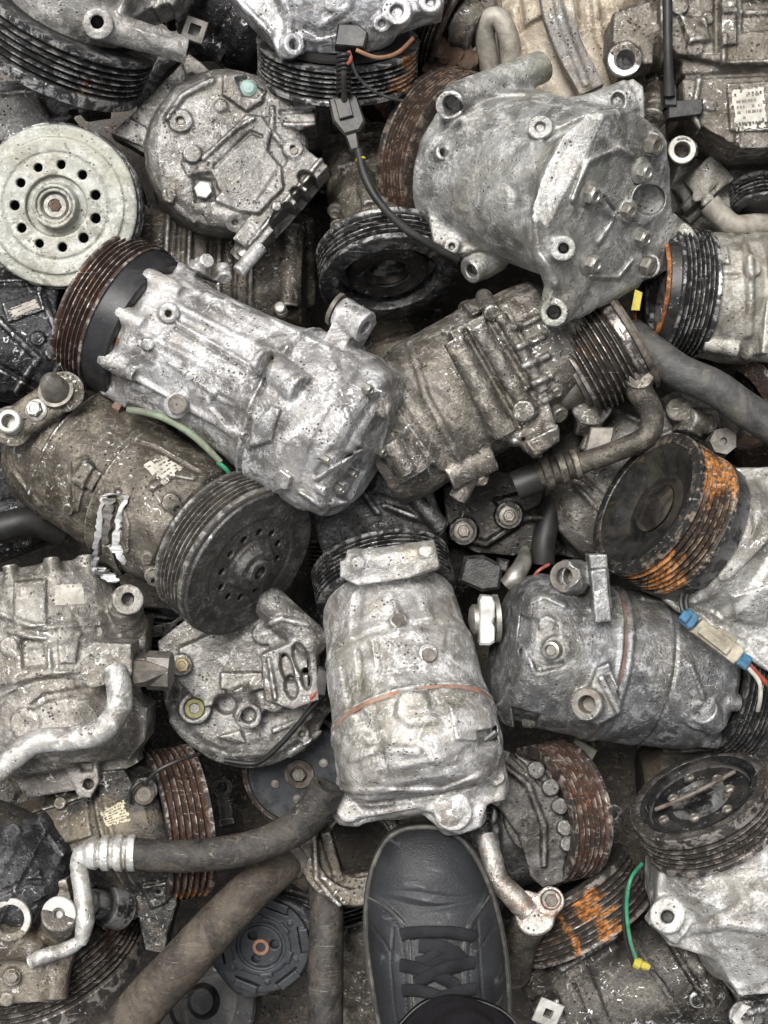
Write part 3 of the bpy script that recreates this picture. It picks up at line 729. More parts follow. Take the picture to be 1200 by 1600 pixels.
# ------------------------------------------------------------------ builders shared by the compressors
def pulley(parent, A, a, R, n=6, pitch=7.2, depth=6.5, mat='rim_brown', band=0.0, r_in=None, t0=6, jit=.35, seed=0, drop=2.0, seg=96, name='pulley', wob=0, lip=5, arcs=()):
    jit *= .45; depth += 1
    pr, t = ribbed(R, n, pitch, depth, t0, band, r_in, lip, drop)
    o = link(name, lathe(A, a, pr, seg, jit, seed, wob=wob, arcs=arcs), M[mat], parent); o['w_'] = t
    return o, t
def band(parent, A, a, t, w, R, mat='black_paint', name='rim_band'):
    return link(name, lathe(A, a, [(t, R - 14), (t, R - 3), (t + 1.5, R - 4), (t + w - 3, R - 6), (t + w, R - 10), (t + w, R - 20), (t, R - 20)], 96), M[mat], parent)
def sticker(c, parent, q, n=(10, 8), mat='label_white', rows=4, off=1.3, torn=0.12, seed=0, lift=0.8):
    """paper label following the casting; q = four corners, with faint printed rows"""
    q = np.array(q, float); r = np.random.default_rng(seed)
    def at(u, v): return (q[0] * (1 - u) + q[1] * u) * (1 - v) + (q[3] * (1 - u) + q[2] * u) * v
    def patch(u0, u1, v0, v1, nu, nv, o, rag=0):
        V, idx = [], {}
        for j in range(nv + 1):
            for i in range(nu + 1):
                u = u0 + (u1 - u0) * i / nu; v = v0 + (v1 - v0) * j / nv
                if rag and (i in (0, nu) or j in (0, nv)): u += r.uniform(-rag, rag); v += r.uniform(-rag, rag)
                p, nn = c.hit(*at(u, v), near=False)
                if p is None: continue
                idx[i, j] = len(V); V.append(p + nn * o)
        F = [(idx[i, j], idx[i, j + 1], idx[i + 1, j + 1], idx[i + 1, j]) for j in range(nv) for i in range(nu) if all(k in idx for k in ((i, j), (i + 1, j), (i + 1, j + 1), (i, j + 1))) and not (rag and (i < 2 or j < 2 or i > nu - 3 or j > nv - 3) and r.random() < torn * 2.2)]
        return mesh_from(V, F) if F else None
    me = patch(0, 1, 0, 1, 16, 12, off, .035)
    if me is None: return None
    o = link('label', me, M[mat], parent)
    ms = []
    for k in range(rows):
        v = .16 + .68 * k / max(1, rows - 1); u = .1
        while u < .88:
            w_ = r.uniform(.03, .16); m = patch(u, min(.9, u + w_), v - .035, v + .035, 2, 1, off + .5)
            if m and r.random() < .8: ms.append(m)
            u += w_ + .035
    if ms: link('print', joinmesh(ms), M['print_black'], o)
    return o
def port(parent, p, n, r, rh, mat='steel', h=6, name='port', depth=22, sink=6):
    """machined ring with a hole down its middle"""
    n = unit(n); return link(name, lathe(np.asarray(p, float) - n * sink, n, [(0, r), (sink + h - 1, r), (sink + h, r - 1, 1, 0), (sink + h, rh + 1), (sink + h - 1.5, rh), (sink + h - depth, rh), (sink + h - depth, .01), (sink + h - depth - 1, .01), (sink + h - depth - 1, rh + .5)][:7] + [(sink + h - depth, .01)], 28, closed=False), M[mat], parent)
def comp(label, cx, cy, name='compressor', cat='compressor', group='car air conditioning compressors in the heap'):
    return thing(name, label, cat, (*P(cx, cy, 0)[:2], GZ), group)
def hub(parent, C, a, R, style='spokes', mat='black_paint', seed=0):
    """clutch front on plane C, outward direction -a"""
    f = -unit(a)
    if style == 'dish':
        o = link('clutch_plate', lathe(C, f, [(-30, .01), (-30, R * .55), (-6, R * .62), (-4, R * .97), (-9, R)], 64, closed=False), M[mat], parent)
    return o
def disc(parent, A, a, prof, mat, name='clutch_plate', seg=64, jit=0.0, seed=0, sub=None):
    return link(name, lathe(A, a, prof, seg, jit, seed, closed=False), M[mat], sub or parent)

# ------------------------------------------------------------------ silver compressor, centre left, rusty ribbed pulley
def silver_big():
    A = P(236, 522, -8); B = P(574, 700, 92)
    t = thing('compressor', 'silver compressor with brown ribbed pulley and cut green cable, left of the centre', 'compressor', (*P(400, 600, 0)[:2], GZ), 'car air conditioning compressors in the heap')
    b = Cast(150, 370, 650, 830, -130, 235, 2.3); b.setaxis(A, B); L = b.L
    pa = b.a
    b.loft(A, pa, [(-12, 100), (6, 106), (16, 112), (40, 112), (60, 108), (150, 110), (215, 116), (240, 122), (248, 130), (256, 130), (262, 130), (L - 44, 131), (L - 38, 127), (L - 12, 124), (L - 4, 116), (L, 100), (L + 4, 98), (L + 10, 88)], lobes=((6, 2, 20),))
    b.ring(255, 116, 3, -6)
    # front flange lobes with bolt bosses
    for ang in (-78, -40, -2, 38, 75, 120, 180, -130):
        A1, B1 = b.lug(-14, ang, 108, 15, 34, k=10)
    for ang in (-40, 38): b.lug(-6, ang, 112, 11, 50, k=6)
    # long ribs along the barrel
    for ang, r0 in ((-28, 109), (-52, 110), (4, 108), (42, 108), (70, 108)):
        g = math.radians(ang); o = b.s * math.sin(g) + b.u * math.cos(g)
        b.tube([A + pa * 40 + o * r0, A + pa * 245 + o * (r0 + 4)], 5, k=8)
    b.k = 6
    # thick ear bosses at the seam
    b.bar((418, 568), (470, 608), 23, 6, k=6)                  # round ear in front of the seam
    b.bar((408, 562), (414, 566), 20, 10, k=2)
    b.line([(411, 600), (425, 560)], -5, 3)
    p, n = b.hit(520, 520)
    b.bar((545, 488), (500, 545), 17, 12, k=8)
    b.box(P(545,520,100),(D(.85,.5,.2),D(-.5,.85),D(0,0,1)),(18,40,40),k=8); b.cyl(P(531, 487, 120), P(572, 512, 135), 25, k=4); b.cyl(P(505, 471, 111), P(600, 529, 145), 11, cut=True, k=1)
    b.cyl(P(546, 500, 190), P(556, 506, 190), 3, cut=True)
    # bosses on the barrel
    b.boss(278, 632, 19, 12, k=3); b.boss(278, 632, 14, 3, k=1)
    b.pad(b.circ(520, 572, 8), 5); b.boss(578, 606, 10, 12)
    b.boss(232, 538, 10, 8); b.boss(262, 490, 15, 14, dirn=D(.3, .1, 1), hole=6, depth=30, k=4)
    b.pad([(300, 398), (350, 405), (385, 425), (372, 445), (335, 440), (300, 425)], 12)
    b.boss(318, 412, 12, 14); b.boss(350, 425, 12, 14); b.boss(385, 400, 12, 10)
    # raised flats, seam lines and cast letters' field
    b.line([(270, 510), (330, 545), (405, 592)], -4, 2.2); b.line([(275, 502), (335, 537), (405, 580)], 3, 3.5)
    b.line([(262, 565), (300, 590), (345, 625), (380, 640)], 3, 4)
    b.pad([(340, 612), (382, 640), (405, 668), (395, 690), (350, 660), (325, 632)], -5, 5)
    b.pad([(350, 455), (420, 490), (500, 540), (470, 560), (400, 520), (345, 480)], 3, 4)
    b.line([(425, 495), (470, 520), (515, 545)], 4, 5)
    b.pad([(385, 700), (425, 690), (440, 640), (425, 635), (395, 665)], 8, 4)
    b.pad([(418, 745), (440, 733), (458, 745), (450, 765), (425, 770)], 12, 3)
    # rear end: broken port, small bolts and fins
    b.pad([(520, 700), (560, 712), (575, 750), (545, 780), (505, 775), (492, 740)], -10, 6)
    for q in ((512, 715, 9), (548, 735, 8), (530, 758, 10), (500, 762, 8), (598, 640, 13)): b.boss(q[0], q[1], q[2], 12, dirn=D(.8, .5, .5))
    b.line([(495, 748), (530, 728), (565, 705)], 9, 4); b.line([(470, 770), (500, 790), (540, 785)], 8, 4)
    b.line([(540, 640), (560, 690), (575, 700)], 4, 5); b.line([(600, 620), (612, 660), (600, 700)], 7, 8)
    # small tube to the upper right of the front flange
    b.bar((372, 425), (408, 384), 11, 0, k=6, za=75, zb=60)
    b.build('housing', M['silver'], t, 1.0, 11)
    # pulley on the front
    C = A - pa * 99
    pu, w_ = pulley(t, C, pa, 127, 6, 7.8, 6, 'rim_brown', r_in=100, jit=.22, seed=3, drop=0); band(t, C, pa, w_, 42, 127, 'band_black')
    disc(t, C + pa * 4, pa, [(0, .01), (0, 60), (6, 62), (6, 98), (40, 98)], 'black_paint')
    disc(t, C + pa * 60, pa, [(0, .01), (0, 96), (30, 99), (50, 60)], 'hole_black', 'coil')
    # bolts round the front flange
    for (x, y) in ((262, 428), (185, 540), (172, 606), (192, 650)):
        p, n = b.hit(x + 8, y + 3)
        if p is not None: bolt(t, p - n * 14 + pa * -8, -pa, 10, 10, M['steel_rusty'], False, False, seed=x)
    for (x, y, r) in ((572, 606, 8), (548, 738, 7), (528, 762, 7), (594, 704, 9), (507, 716, 6)):
        p, n = b.hit(x, y)
        if p is not None: bolt(t, p, D(.75, .5, .6), r, 9, M['steel'], False, seed=x)
    p, n = b.hit(278, 632); link('plug', lathe(p - n * 2, n, [(0, .01), (0, 15), (4, 15), (5.5, 13), (5.5, 2), (3, 1.5), (3, .01)], 28, closed=False), M['steel_dull'], t)
    p, n = b.hit(262, 491)
    if p is not None: link('paint_dab', lathe(p + n * -2, n, [(5, .01), (5, 6.5), (0, 6)], 14, closed=False), M['yellow_paint'], t)
    link('bushing', lathe(P(522, 481, 117), D(.85, .5, .2), [(0, 10), (0, 25), (3, 26), (6, 25), (6, 17), (11, 17), (11, 10)], 32), M['steel_dull'], t)
    p, n = b.hit(298, 587)
    link('cast_letters', textmesh('< 7 5D2', p + n * .5, n, D(.85, .5), 15, 2.5), M['letters'], t)
    p, n = b.hit(440, 470); link('fitting', lathe(P(441, 488, 20), D(-.1, -.25, .9), [(0, .01), (0, 9), (10, 9), (11, 7), (14, 9), (22, 9), (24, 7), (26, .01)], 20, closed=False), M['steel'], t)
    # cut cable hanging under the front flange
    pts = [P(200, 640, 66), P(250, 650, 92), P(300, 679, 96), P(345, 722, 88)]
    cb = link('cable', tubemesh(pts, [5, 6, 5.6, 4.4], 14, 8, jit=.04), M['pale_green'], t)
    link('wire', tubemesh([P(340, 722, 88), P(352, 732, 88), P(362, 745, 82)], 3.4, 8), M['green_wire'], cb)
    for e in ((376, 750), (371, 744), (352, 752), (360, 756)): link('strand', tubemesh([P(358, 741, 84), P(e[0] - 4, e[1] - 3, 82), P(*e, 78)], 1.3, 6), M['copper'], cb)
    return t
# ------------------------------------------------------------------ upper half of the heap
def white_pulley():
    t = comp('compressor with whitish green painted pulley face with a ring of holes, at left edge', 88, 325)
    C = P(88, 322, 40); f = D(0.02, .16, 1); a = -f
    F_ = frame(f)
    b = Cast(-60, 175, 235, 470, -10, 75, 2.0)
    b.cyl(C - f * 8, C, 124, rnd=5, k=0)
    b.cyl(C - f * 3, C + f * 4, 104, rnd=2, k=3); b.cyl(C + f * 2, C + f * 12, 83, rnd=1, cut=True, k=1); b.cyl(C - f * 3, C + f * 4.5, 79, rnd=2, k=1)
    b.cyl(C - f * 7, C + f * 14, 47, rnd=2, cut=True, k=2); b.cyl(C - f * 16, C - f * 5, 56, k=0)
    b.cyl(C - f * 8, C + f * 20, 35, 33, rnd=2, k=2); b.cyl(C + f * 14, C + f * 24, 28, rnd=1, cut=True, k=1); b.cyl(C - f * 2, C + f * 17, 26, rnd=1, k=0); b.cyl(C + f * 8, C + f * 30, 22, rnd=1, cut=True, k=1)
    for i in range(11):
        g = math.radians(i * 360 / 11 + 8); p = C + (F_[1] * math.cos(g) + F_[2] * math.sin(g)) * 63
        b.cyl(p - f * 20, p + f * 20, 7.5, rnd=.5, cut=True, k=1)
    b.build('clutch_plate', M['plate_white'], t, .35, 3)
    link('shaft', lathe(C - f * 6, f, [(0, .01), (0, 22), (14, 21), (18, 17), (18, 11), (4, 9), (4, .01)], 32, closed=False), M['steel'], t)
    bolt(t, C + f * 2, f, 10, 8, M['steel_rusty'], False, name='shaft_bolt')
    pulley(t, C + a * 12, a, 127, 6, mat='rim_black', seed=4, r_in=98)
    disc(t, C + a * 26, a, [(0, .01), (0, 122)], 'hole_black', 'coil')
    b = Cast(-90, 110, 240, 470, -300, -20, 3.6); b.setaxis(C + a * 60, C + a * 300)
    b.loft(b.A, b.a, [(0, 100), (240, 104)])
    # grey bracket showing above the pulley
    b.poly([(-40, 138), (60, 130), (150, 133), (170, 150), (168, 178), (120, 185), (90, 225), (-40, 230)], -100, -34, k=4)
    b.pad([(60, 150), (130, 150), (120, 175), (80, 182)], -10, 5, zc=-34); b.line([(-20, 148), (60, 142), (160, 144)], 5, 4, zc=-34)
    b.build('housing', M['grey_dark'], t, 1, 5)

def face_up_grey():
    t = comp('grey compressor on end, round ribbed rear cover with a bright hex bolt facing up', 350, 240)
    b = Cast(160, 75, 530, 430, -260, 75, 2.3)
    f = unit(D(.12, .0, 1)); C = P(355, 232, 15); b.setaxis(C - f * 260, C)
    F_ = frame(f)
    b.loft(C - f * 250, f, [(0, 120), (190, 122), (196, 128), (232, 128), (250, 122), (262, 108)])
    b.ring(205, 120, 4, -5)
    b.poly([(205, 190), (300, 92), (330, 118), (345, 150), (262, 250), (240, 250), (178, 215)], -75, -20, k=6)
    b.poly([(205, 190), (232, 205), (248, 245), (178, 215)], -75, -12, k=3); b.poly([(285, 100), (300, 92), (330, 118), (300, 140)], -75, -8, k=3)
    b.poly([(440, 148), (488, 150), (497, 165), (495, 205), (470, 215), (430, 200)], -80, 18, k=6)
    b.poly([(470, 235), (515, 268), (400, 402), (368, 380), (425, 300)], -60, 26, k=5)
    b.cyl(P(372, 405, -25), P(415, 355, -15), 17, k=4)
    # raised casting lines on the cover
    b.pad([(285, 258), (298, 236), (322, 242), (350, 215), (385, 180), (410, 182), (424, 205), (418, 235), (440, 262), (443, 295), (405, 335), (370, 330), (338, 316), (330, 280), (295, 278)], 9, 3)
    b.line([(318, 250), (370, 200), (395, 185)], 5, 4); b.line([(335, 262), (392, 205), (408, 212)], -4, 3)
    b.pad([(300, 275), (330, 270), (345, 300), (335, 312), (305, 315)], -9, 4)
    b.pad([(350, 118), (372, 108), (415, 140), (410, 160), (385, 175), (348, 150)], 9, 3); b.pad([(368, 122), (385, 116), (412, 140), (400, 152), (380, 150)], -16, 3)
    b.boss(300, 242, 13, 10, k=5); b.boss(282, 190, 17, 9, hole=6, depth=10); b.boss(460, 236, 15, 12, hole=6, depth=12); b.boss(367, 347, 15, 4, hole=5, depth=10); b.boss(267, 305, 10, 5)
    b.boss(345, 165, 9, 4); b.boss(298, 120, 8, 4); b.boss(228, 227, 7, 3)
    b.line([(262, 185), (285, 150), (330, 125)], 6, 6)
    b.line([(250, 260), (258, 310), (300, 345)], 4, 5); b.line([(425, 170), (425, 205), (440, 225)], 5, 5)
    b.line([(440, 175), (490, 172)], -5, 4); b.line([(445, 195), (490, 195)], 4, 4)
    for (x, y, l_, w_, r_) in ((480, 280, 17, 11, 40), (466, 304, 14, 9, 40), (440, 338, 24, 13, -52)): b.pad(b.circ(x, y, l_, w_, r_), -16, 2.5)
    b.line([(505, 262), (395, 392)], 5, 4); b.boss(432, 322, 8, 6)
    b.build('housing', M['brown_grey2'], t, 1.0, 21)
    p, n = b.hit(317, 298); bolt(t, p, n, 14, 14, M['bolt_bright'], False, False, name='bolt')
    for x, y in ((282, 190), (460, 236), (367, 347)):
        p, n = b.hit(x, y); bolt(t, p - n * 3, n, 7, 4, M['steel_dull'], False, True, seed=x)
    p, n = b.hit(388, 138); link('port_plug', lathe(p - n * 4, unit(n), [(12, .01), (11, 8), (6, 13), (0, 14)], 20, closed=False), M['turquoise'], t)
    link('pipe_fitting', lathe(P(405, 375, -10), D(-.62, .62, .1), [(0, 13), (2, 15), (8, 15), (9, 13), (14, 13), (15, 16), (26, 16), (28, 13), (40, 13), (42, 9), (42, .01)], 24, closed=False), M['steel'], t)
    for k_, (tx, x, y) in enumerate((('DZ0', 372, 302), ('AA9A', 380, 318))):
        p, n = b.hit(x, y); link('cast_letters', textmesh(tx, p + n * .3, n, D(.8, .62), 13, 2), M['letters'], t)
    # dark clutch end seen at upper left of the cover
    C2 = P(310, 140, -150); pulley(t, P(330, 190, -330), f, 128, 6, mat='rim_black', seed=8)

def under_cover_brown():
    t = comp('dirty brown ribbed compressor body under the standing one', 370, 410)
    b = Cast(215, 310, 520, 520, -330, -85, 3.0); b.setaxis(P(240, 420, -215), P(500, 430, -205))
    b.loft(b.A, b.a, [(0, 105), (60, 108), (200, 108), (262, 100)], n=2.6)
    for x in (262, 298, 345, 395): b.line([(x, 330), (x - 5, 500)], 7, 6)
    for x in (280, 330, 370): b.line([(x, 330), (x - 5, 500)], -6, 5)
    b.bar((455, 350), (450, 480), 18, 4); b.bar((480, 340), (480, 475), 13, 8); b.bar((232, 330), (225, 400), 14, 0)
    b.build('housing', M['brown_dirty'], t, 1.2, 31)
    p, n = b.hit(441, 488)

def top_left_comp():
    t = comp('pale compressor over a large black ribbed pulley with an orange inner edge, top left corner', 120, 40)
    # pulley: front faces down-left
    C = P(92, 62, 15); a = D(.42, -.72, .0); a = unit([a[0], a[1], .52])
    pu, w_ = pulley(t, C - a * 40, a, 148, 6, 9.5, 7, 'rim_black', r_in=112, seed=12, t0=18, drop=1, lip=10, arcs=[(150, 14)])
    disc(t, C - a * 32, a, [(0, .01), (0, 105), (8, 110), (4, 128)], 'rim_orange_flat')
    disc(t, C + a * 42, a, [(0, .01), (0, 112)], 'hole_black', 'coil')
    b = Cast(40, -150, 340, 130, -40, 200, 2.6); A = C + a * 40; b.setaxis(A, A + a * 200)
    b.loft(A, a, [(-4, 96), (20, 104), (90, 110), (200, 108)])
    b.poly([(60, -120), (300, -120), (308, -30), (285, 10), (235, 30), (160, 60), (110, 25), (60, -10)], 10, 92, k=10)
    A1, B1 = b.bar((155, 38), (290, 78), 25, 0, za=118, zb=70, k=8, r2=20)
    b.cyl(P(155, 38, 100), P(153, 37, 150), 22, k=3); b.cyl(P(153, 35, 80), P(151, 34, 180), 10, cut=True, k=1)
    b.line([(185, 10), (205, -20), (200, -80)], 7, 7); b.line([(225, 25), (250, -20)], -5, 6); b.line([(270, 20), (285, -40)], 6, 6)
    b.pad([(215, 50), (275, 60), (290, 85), (240, 75)], 4, 4)
    b.build('housing', M['dusty_light'], t, 1, 32)
    # square lug with a hole at the right
    c = P(303, 45, 20); link('lug', lathe(c - np.array([0, 0, 12]), D(.1, .2, 1), [(0, 24), (20, 25), (22, 23), (22, 12), (2, 11), (2, .01)], 4, closed=False, sharp=30), M['steel_plain'], t)

def top_mid_comp():
    t = comp('silver white compressor on a black pulley with a rusty orange patch, top centre', 530, 30)
    C = P(528, 78, -20); a = unit([-.02, .62, .78]); a = unit([0.03, .80, .60])
    pu, w_ = pulley(t, C - a * 42, a, 128, 6, 7.6, 6, 'rim_black', seed=14, r_in=96, t0=8, jit=.25, arcs=[(26, 14)])
    disc(t, C - a * 38, a, [(0, .01), (0, 122)], 'black_paint')
    disc(t, C + a * 14, a, [(0, .01), (0, 100), (6, 112), (10, 112), (12, 90)], 'hole_black', 'coil')
    b = Cast(350, -160, 720, 120, -60, 190, 2.6); A = C + a * 25; b.setaxis(A, A + a * 220)
    b.loft(A, a, [(0, 88), (25, 100), (60, 106), (220, 100)], n=2.4)
    b.poly([(352, -10), (330, -120), (480, -120), (478, 20), (475, 88), (440, 98), (418, 55)], 25, 92, k=8)
    b.poly([(475, -60), (700, -60), (690, 20), (640, 35), (560, 62), (470, 40)], 10, 100, k=8)
    b.line([(450, 75), (452, 30), (430, -20)], 8, 8); b.line([(365, 0), (425, 62)], 7, 5); b.line([(500, 35), (545, 10), (550, -30)], 6, 6)
    b.line([(478, 40), (500, 50), (560, 40)], -6, 4)
    b.boss(455, 72, 17, 12, hole=8, depth=22); b.boss(620, 22, 22, 20, hole=10, depth=12); b.boss(595, 35, 14, 14, hole=5, depth=8); b.boss(672, 5, 17, 10, hole=8, depth=12)
    b.boss(520, 5, 12, 6)
    b.build('housing', M['bright'], t, 1.1, 33)
    # coil plug with two leads
    k = link('plug', joinmesh([prismmesh([(-22, -16), (22, -16), (26, 8), (12, 18), (-20, 16)], P(548, 66, 96), (D(1, .1), D(.1, -1), np.array([0, 0, 1.])), 34, 3)]), M['plastic_black'], t)
    link('lead', tubemesh([P(556, 78, 130), P(590, 90, 124), P(622, 82, 110), P(645, 60, 80)], 3.2, 8), M['copper'], t)
    link('lead', tubemesh([P(545, 80, 130), P(548, 92, 130), P(543, 100, 126)], 3, 8), M['red_wire'], t)

def _arc_patch(A, a, R, t0, t1, d0, d1, n=24):
    a, sd, up = frame(a); V = []
    for i in range(n + 1):
        g = math.radians(d0 + (d1 - d0) * i / n)
        for q in (t0, t1): V.append(A + a * q + (sd * math.cos(g) + up * math.sin(g)) * R)
    return mesh_from(V, [(2 * i, 2 * i + 2, 2 * i + 3, 2 * i + 1) for i in range(n)])

def coil_cable():
    o = link('cable', tubemesh([P(560, 235, 60), P(570, 275, 70), P(592, 315, 75), P(630, 355, 70), P(672, 382, 60), P(715, 405, 40)], [7, 7, 6.5, 6.5, 6, 6], 12), M['black_rubber'], None, P(590, 320, GZ))
    tag(o, 'black cable with a spring sleeve and plug hanging beside the top centre pulley', 'cable')
    V = []
    pts = [P(537, 86 + i * 62 / 90, 128 - i * .55) + np.array([math.cos(i * .62) * 9, 0, math.sin(i * .62) * 9]) for i in range(91)]
    link('spring_sleeve', tubemesh(pts, 3.2, 8, 2), M['black_rubber'], o)
    link('inner_wire', tubemesh([P(537, 82, 126), P(537, 120, 108), P(538, 158, 72)], 5, 8), M['plastic_black'], o)
    F_ = (D(.95, -.25), D(.25, .95), np.array([0, 0, 1.]))
    pl = link('connector', joinmesh([prismmesh([(-20, -26), (14, -30), (24, -20), (26, 22), (14, 34), (-10, 34), (-22, 10)], P(540, 182, 38), F_, 30, 4),
                                prismmesh([(-10, -22), (12, -22), (12, 10), (-10, 10)], P(538, 176, 66), F_, 9, 2),
                                prismmesh([(-9, 0), (11, 0), (8, 30), (-6, 30)], P(547, 212, 42), F_, 24, 5)]), M['plastic_black'], o)
    link('band', lathe(P(563, 248, 62), D(.3, .95, .1), [(0, 7), (0, 8.3), (3, 8.3), (3, 7)], 16), M['yellow_paint'], o)
    o2 = link('wire', tubemesh([P(548, 92, 128), P(558, 118, 112), P(580, 140, 90), P(605, 152, 70), P(630, 158, 40)], 2.4, 8), M['hose_dark'], None, P(590, 130, GZ))
    tag(o2, 'thin dark wire curving right from the top centre plug', 'wire')

def top_small_pulley():
    t = comp('compressor end with brown ribbed pulley between the two top bodies', 700, 20)
    a = unit(D(.8, .45, .12)); C = P(672, 12, -120)
    pulley(t, C, a, 62 + 30, 6, mat='rim_brown', seed=15, r_in=66); disc(t, C + a * 8, a, [(0, .01), (-10, 30), (0, 34), (0, 80)], 'hole_black')
    b = Cast(700, -120, 860, 90, -260, -20, 4); b.setaxis(C + a * 52, C + a * 90); b.loft(b.A, b.a, [(0, 50), (38, 40)])
    b.build('housing', M['brown_dirty'], t, 1, 34)

def tan_body():
    t = comp('tan painted compressor body under a loose scuffed tan bar, top right of centre', 870, 90)
    b = Cast(770, -90, 1010, 330, -330, -60, 3.2); b.setaxis(P(880, -60, -190), P(905, 300, -190))
    b.loft(b.A, b.a, [(0, 118), (120, 118), (200, 112), (360, 112)], n=2.6)
    b.line([(800, 20), (810, 100), (850, 180)], 9, 9); b.line([(925, -20), (935, 60), (960, 120)], 7, 8); b.pad([(810, -40), (850, -40), (865, 20), (820, 40)], 12, 5)
    b.line([(895, -30), (900, 40)], -6, 8); b.boss(800, 5, 18, 10)
    b.build('housing', M['tan'], t, 1.4, 41)
    b = Cast(820, -70, 950, 190, -70, 10, 2.6)
    b.poly([(835, -60), (885, -62), (893, 0), (905, 60), (942, 135), (905, 152), (870, 90), (848, 30)], -48, -22, k=4)
    b.line([(860, -40), (880, 40), (915, 130)], 4, 8, zc=-22)
    o = b.build('metal_bar', M['tan_scuffed'], None, 1.1, 42)
    tag(o, 'scuffed tan and grey metal bar lying on the tan body, top right of centre', 'metal bar')
    o = link('bent_pipe', tubemesh([P(815, 190, -130), P(800, 110, -110), P(795, 60, -90), P(778, 28, -85), P(758, 40, -95), P(762, 90, -120), P(775, 160, -150)], 17, 18, jit=.01), M['pipe_beige'], None, P(785, 100, GZ))
    tag(o, 'bent beige metal pipe end left of the tan body', 'pipe')

def top_right_comp():
    t = comp('dirty brown compressor with worn bolt bosses and white barcode label, top right corner', 1110, 110)
    b = Cast(935, -80, 1290, 265, -140, 165, 2.6); b.setaxis(P(1010, 90, -10), P(1270, 110, -10))
    b.poly([(1025, -60), (1270, -60), (1270, 120), (1100, 122), (1040, 110), (1015, 80), (1020, 20)], -100, 92, k=8)
    b.poly([(1050, 118), (1270, 112), (1270, 245), (1140, 252), (1090, 225), (1055, 200)], -100, 74, k=8)
    b.loft(P(1040, -5, 10), D(1, .05), [(0, 80), (220, 84)], k=14)
    b.bar((975, 60), (1040, 50), 46, 0, za=40, zb=45, k=8)
    b.poly([(952, 38), (1005, 22), (1015, 62), (1010, 115), (965, 120), (950, 80)], -30, 86, k=5)
    b.cyl(P(978, 92, 40), P(976, 93, 98), 25, k=4); b.cyl(P(979, 92, 30), P(977, 93, 130), 15, cut=True, k=1)
    b.boss(1066, 235, 20, 0); b.cyl(P(1062, 238, 0), P(1066, 234, 96), 21, k=4); b.cyl(P(1065, 235, 60), P(1067, 233, 130), 12, cut=True, k=1)
    b.cyl(P(1020, 130, -20), P(1018, 188, 40), 20, k=4)
    for q, h_ in (([(1030, 0), (1035, 60), (1040, 100)], 6), ([(1120, -40), (1120, 80)], -6), ([(1000, 5), (1060, -5)], 5), ([(1060, 120), (1200, 115)], -6), ([(1130, 20), (1200, 18)], 6), ([(1130, 60), (1130, 100), (1200, 98)], 5), ([(1090, 125), (1080, 180), (1100, 230)], 6), ([(1150, 245), (1155, 200), (1200, 195)], -4)): b.line(q, h_, 5)
    b.pad([(1125, -20), (1150, -25), (1150, 70), (1125, 75)], 8); b.pad([(1160, 0), (1250, 0), (1250, 45), (1160, 50)], -7, 4); b.pad([(1135, 132), (1215, 128), (1215, 205), (1140, 205)], 5, 2)
    b.boss(1105, 30, 9, 6); b.boss(1085, 75, 12, 5); b.boss(1110, 165, 8, 4); b.pad([(1060, 25), (1100, 30), (1110, 65), (1075, 70)], 9, 4)
    b.boss(1060, 10, 14, 9)
    b.build('housing', M['brown_grey3'], t, 1.1, 43)
    port(t, P(976, 93, 97), D(-.05, .02, 1), 25, 16, 'bright', 2, depth=50); port(t, P(1066, 234, 95), D(-.1, .1, 1), 20.5, 12, 'cap_worn', 2, depth=40)
    sticker(b, t, [(1143, 142), (1192, 136), (1198, 200), (1150, 204)], rows=6, seed=4)
    sp = link('sleeve', lathe(P(1020, 175, 0), D(0, .25, 1), [(0, 21), (38, 22), (42, 20), (42, 12), (0, 11), (0, .01)], 28, closed=False), M['steel_dull'], t)
    o = link('cable', tubemesh([P(1043, -40, 110), P(1043, 30, 112), P(1044, 90, 110), P(1046, 150, 98)], [7.5, 7.5, 7, 9], 12), M['black_rubber'], None, P(1044, 80, GZ))
    tag(o, 'black cable hanging straight down in front of the top right compressor', 'cable')
    link('connector', joinmesh([prismmesh([(-28, -12), (24, -12), (28, -4), (28, 12), (-26, 14)], P(1066, 176, 66), (D(1, -.12), D(-.12, -1), np.array([0, 0, 1.])), 26, 3),
                                prismmesh([(-12, -14), (8, -16), (10, 20), (-10, 22)], P(1044, 158, 70), (D(1, -.12), D(-.12, -1), np.array([0, 0, 1.])), 26, 4)]), M['plastic_black'], o)

def right_pipes():
    t = comp('beige compressor body with clamp and pipes under the top right one', 1110, 320)
    b = Cast(1030, 225, 1290, 420, -300, -40, 3.0); b.setaxis(P(1040, 290, -170), P(1260, 360, -170))
    b.loft(b.A, b.a, [(0, 92), (230, 96)])
    b.bar((1060, 310), (1115, 270), 22, 8, k=5); b.cyl(P(1085, 300, -60), P(1130, 260, -40), 26, k=5)
    b.pad([(1055, 330), (1090, 300), (1110, 320), (1080, 350)], 8)
    b.line([(1080, 330), (1120, 290)], -7, 4)
    b.build('housing', M['beige'], t, 1, 44)
    link('pipe', tubemesh([P(1108, 318, -25), P(1125, 335, -25), P(1148, 352, -30), P(1185, 350, -45), P(1230, 352, -60)], [19, 18, 17, 17, 17], 18), M['pipe_beige'], t)
    link('hook', tubemesh([P(1020, 140, -20), P(1030, 120, -5), P(1048, 118, 0)], 3, 8), M['steel_dull'], t)
    t = comp('small black pulley end at the right edge below the barcode label', 1185, 310)
    a = unit(D(.05, -.9, -.4)); pulley(t, P(1195, 335, -40), a, 54, 5, 7, mat='rim_black', seed=18, r_in=38); disc(t, P(1195, 335, -40) + a * 5, a, [(0, .01), (0, 44)], 'plastic_black')

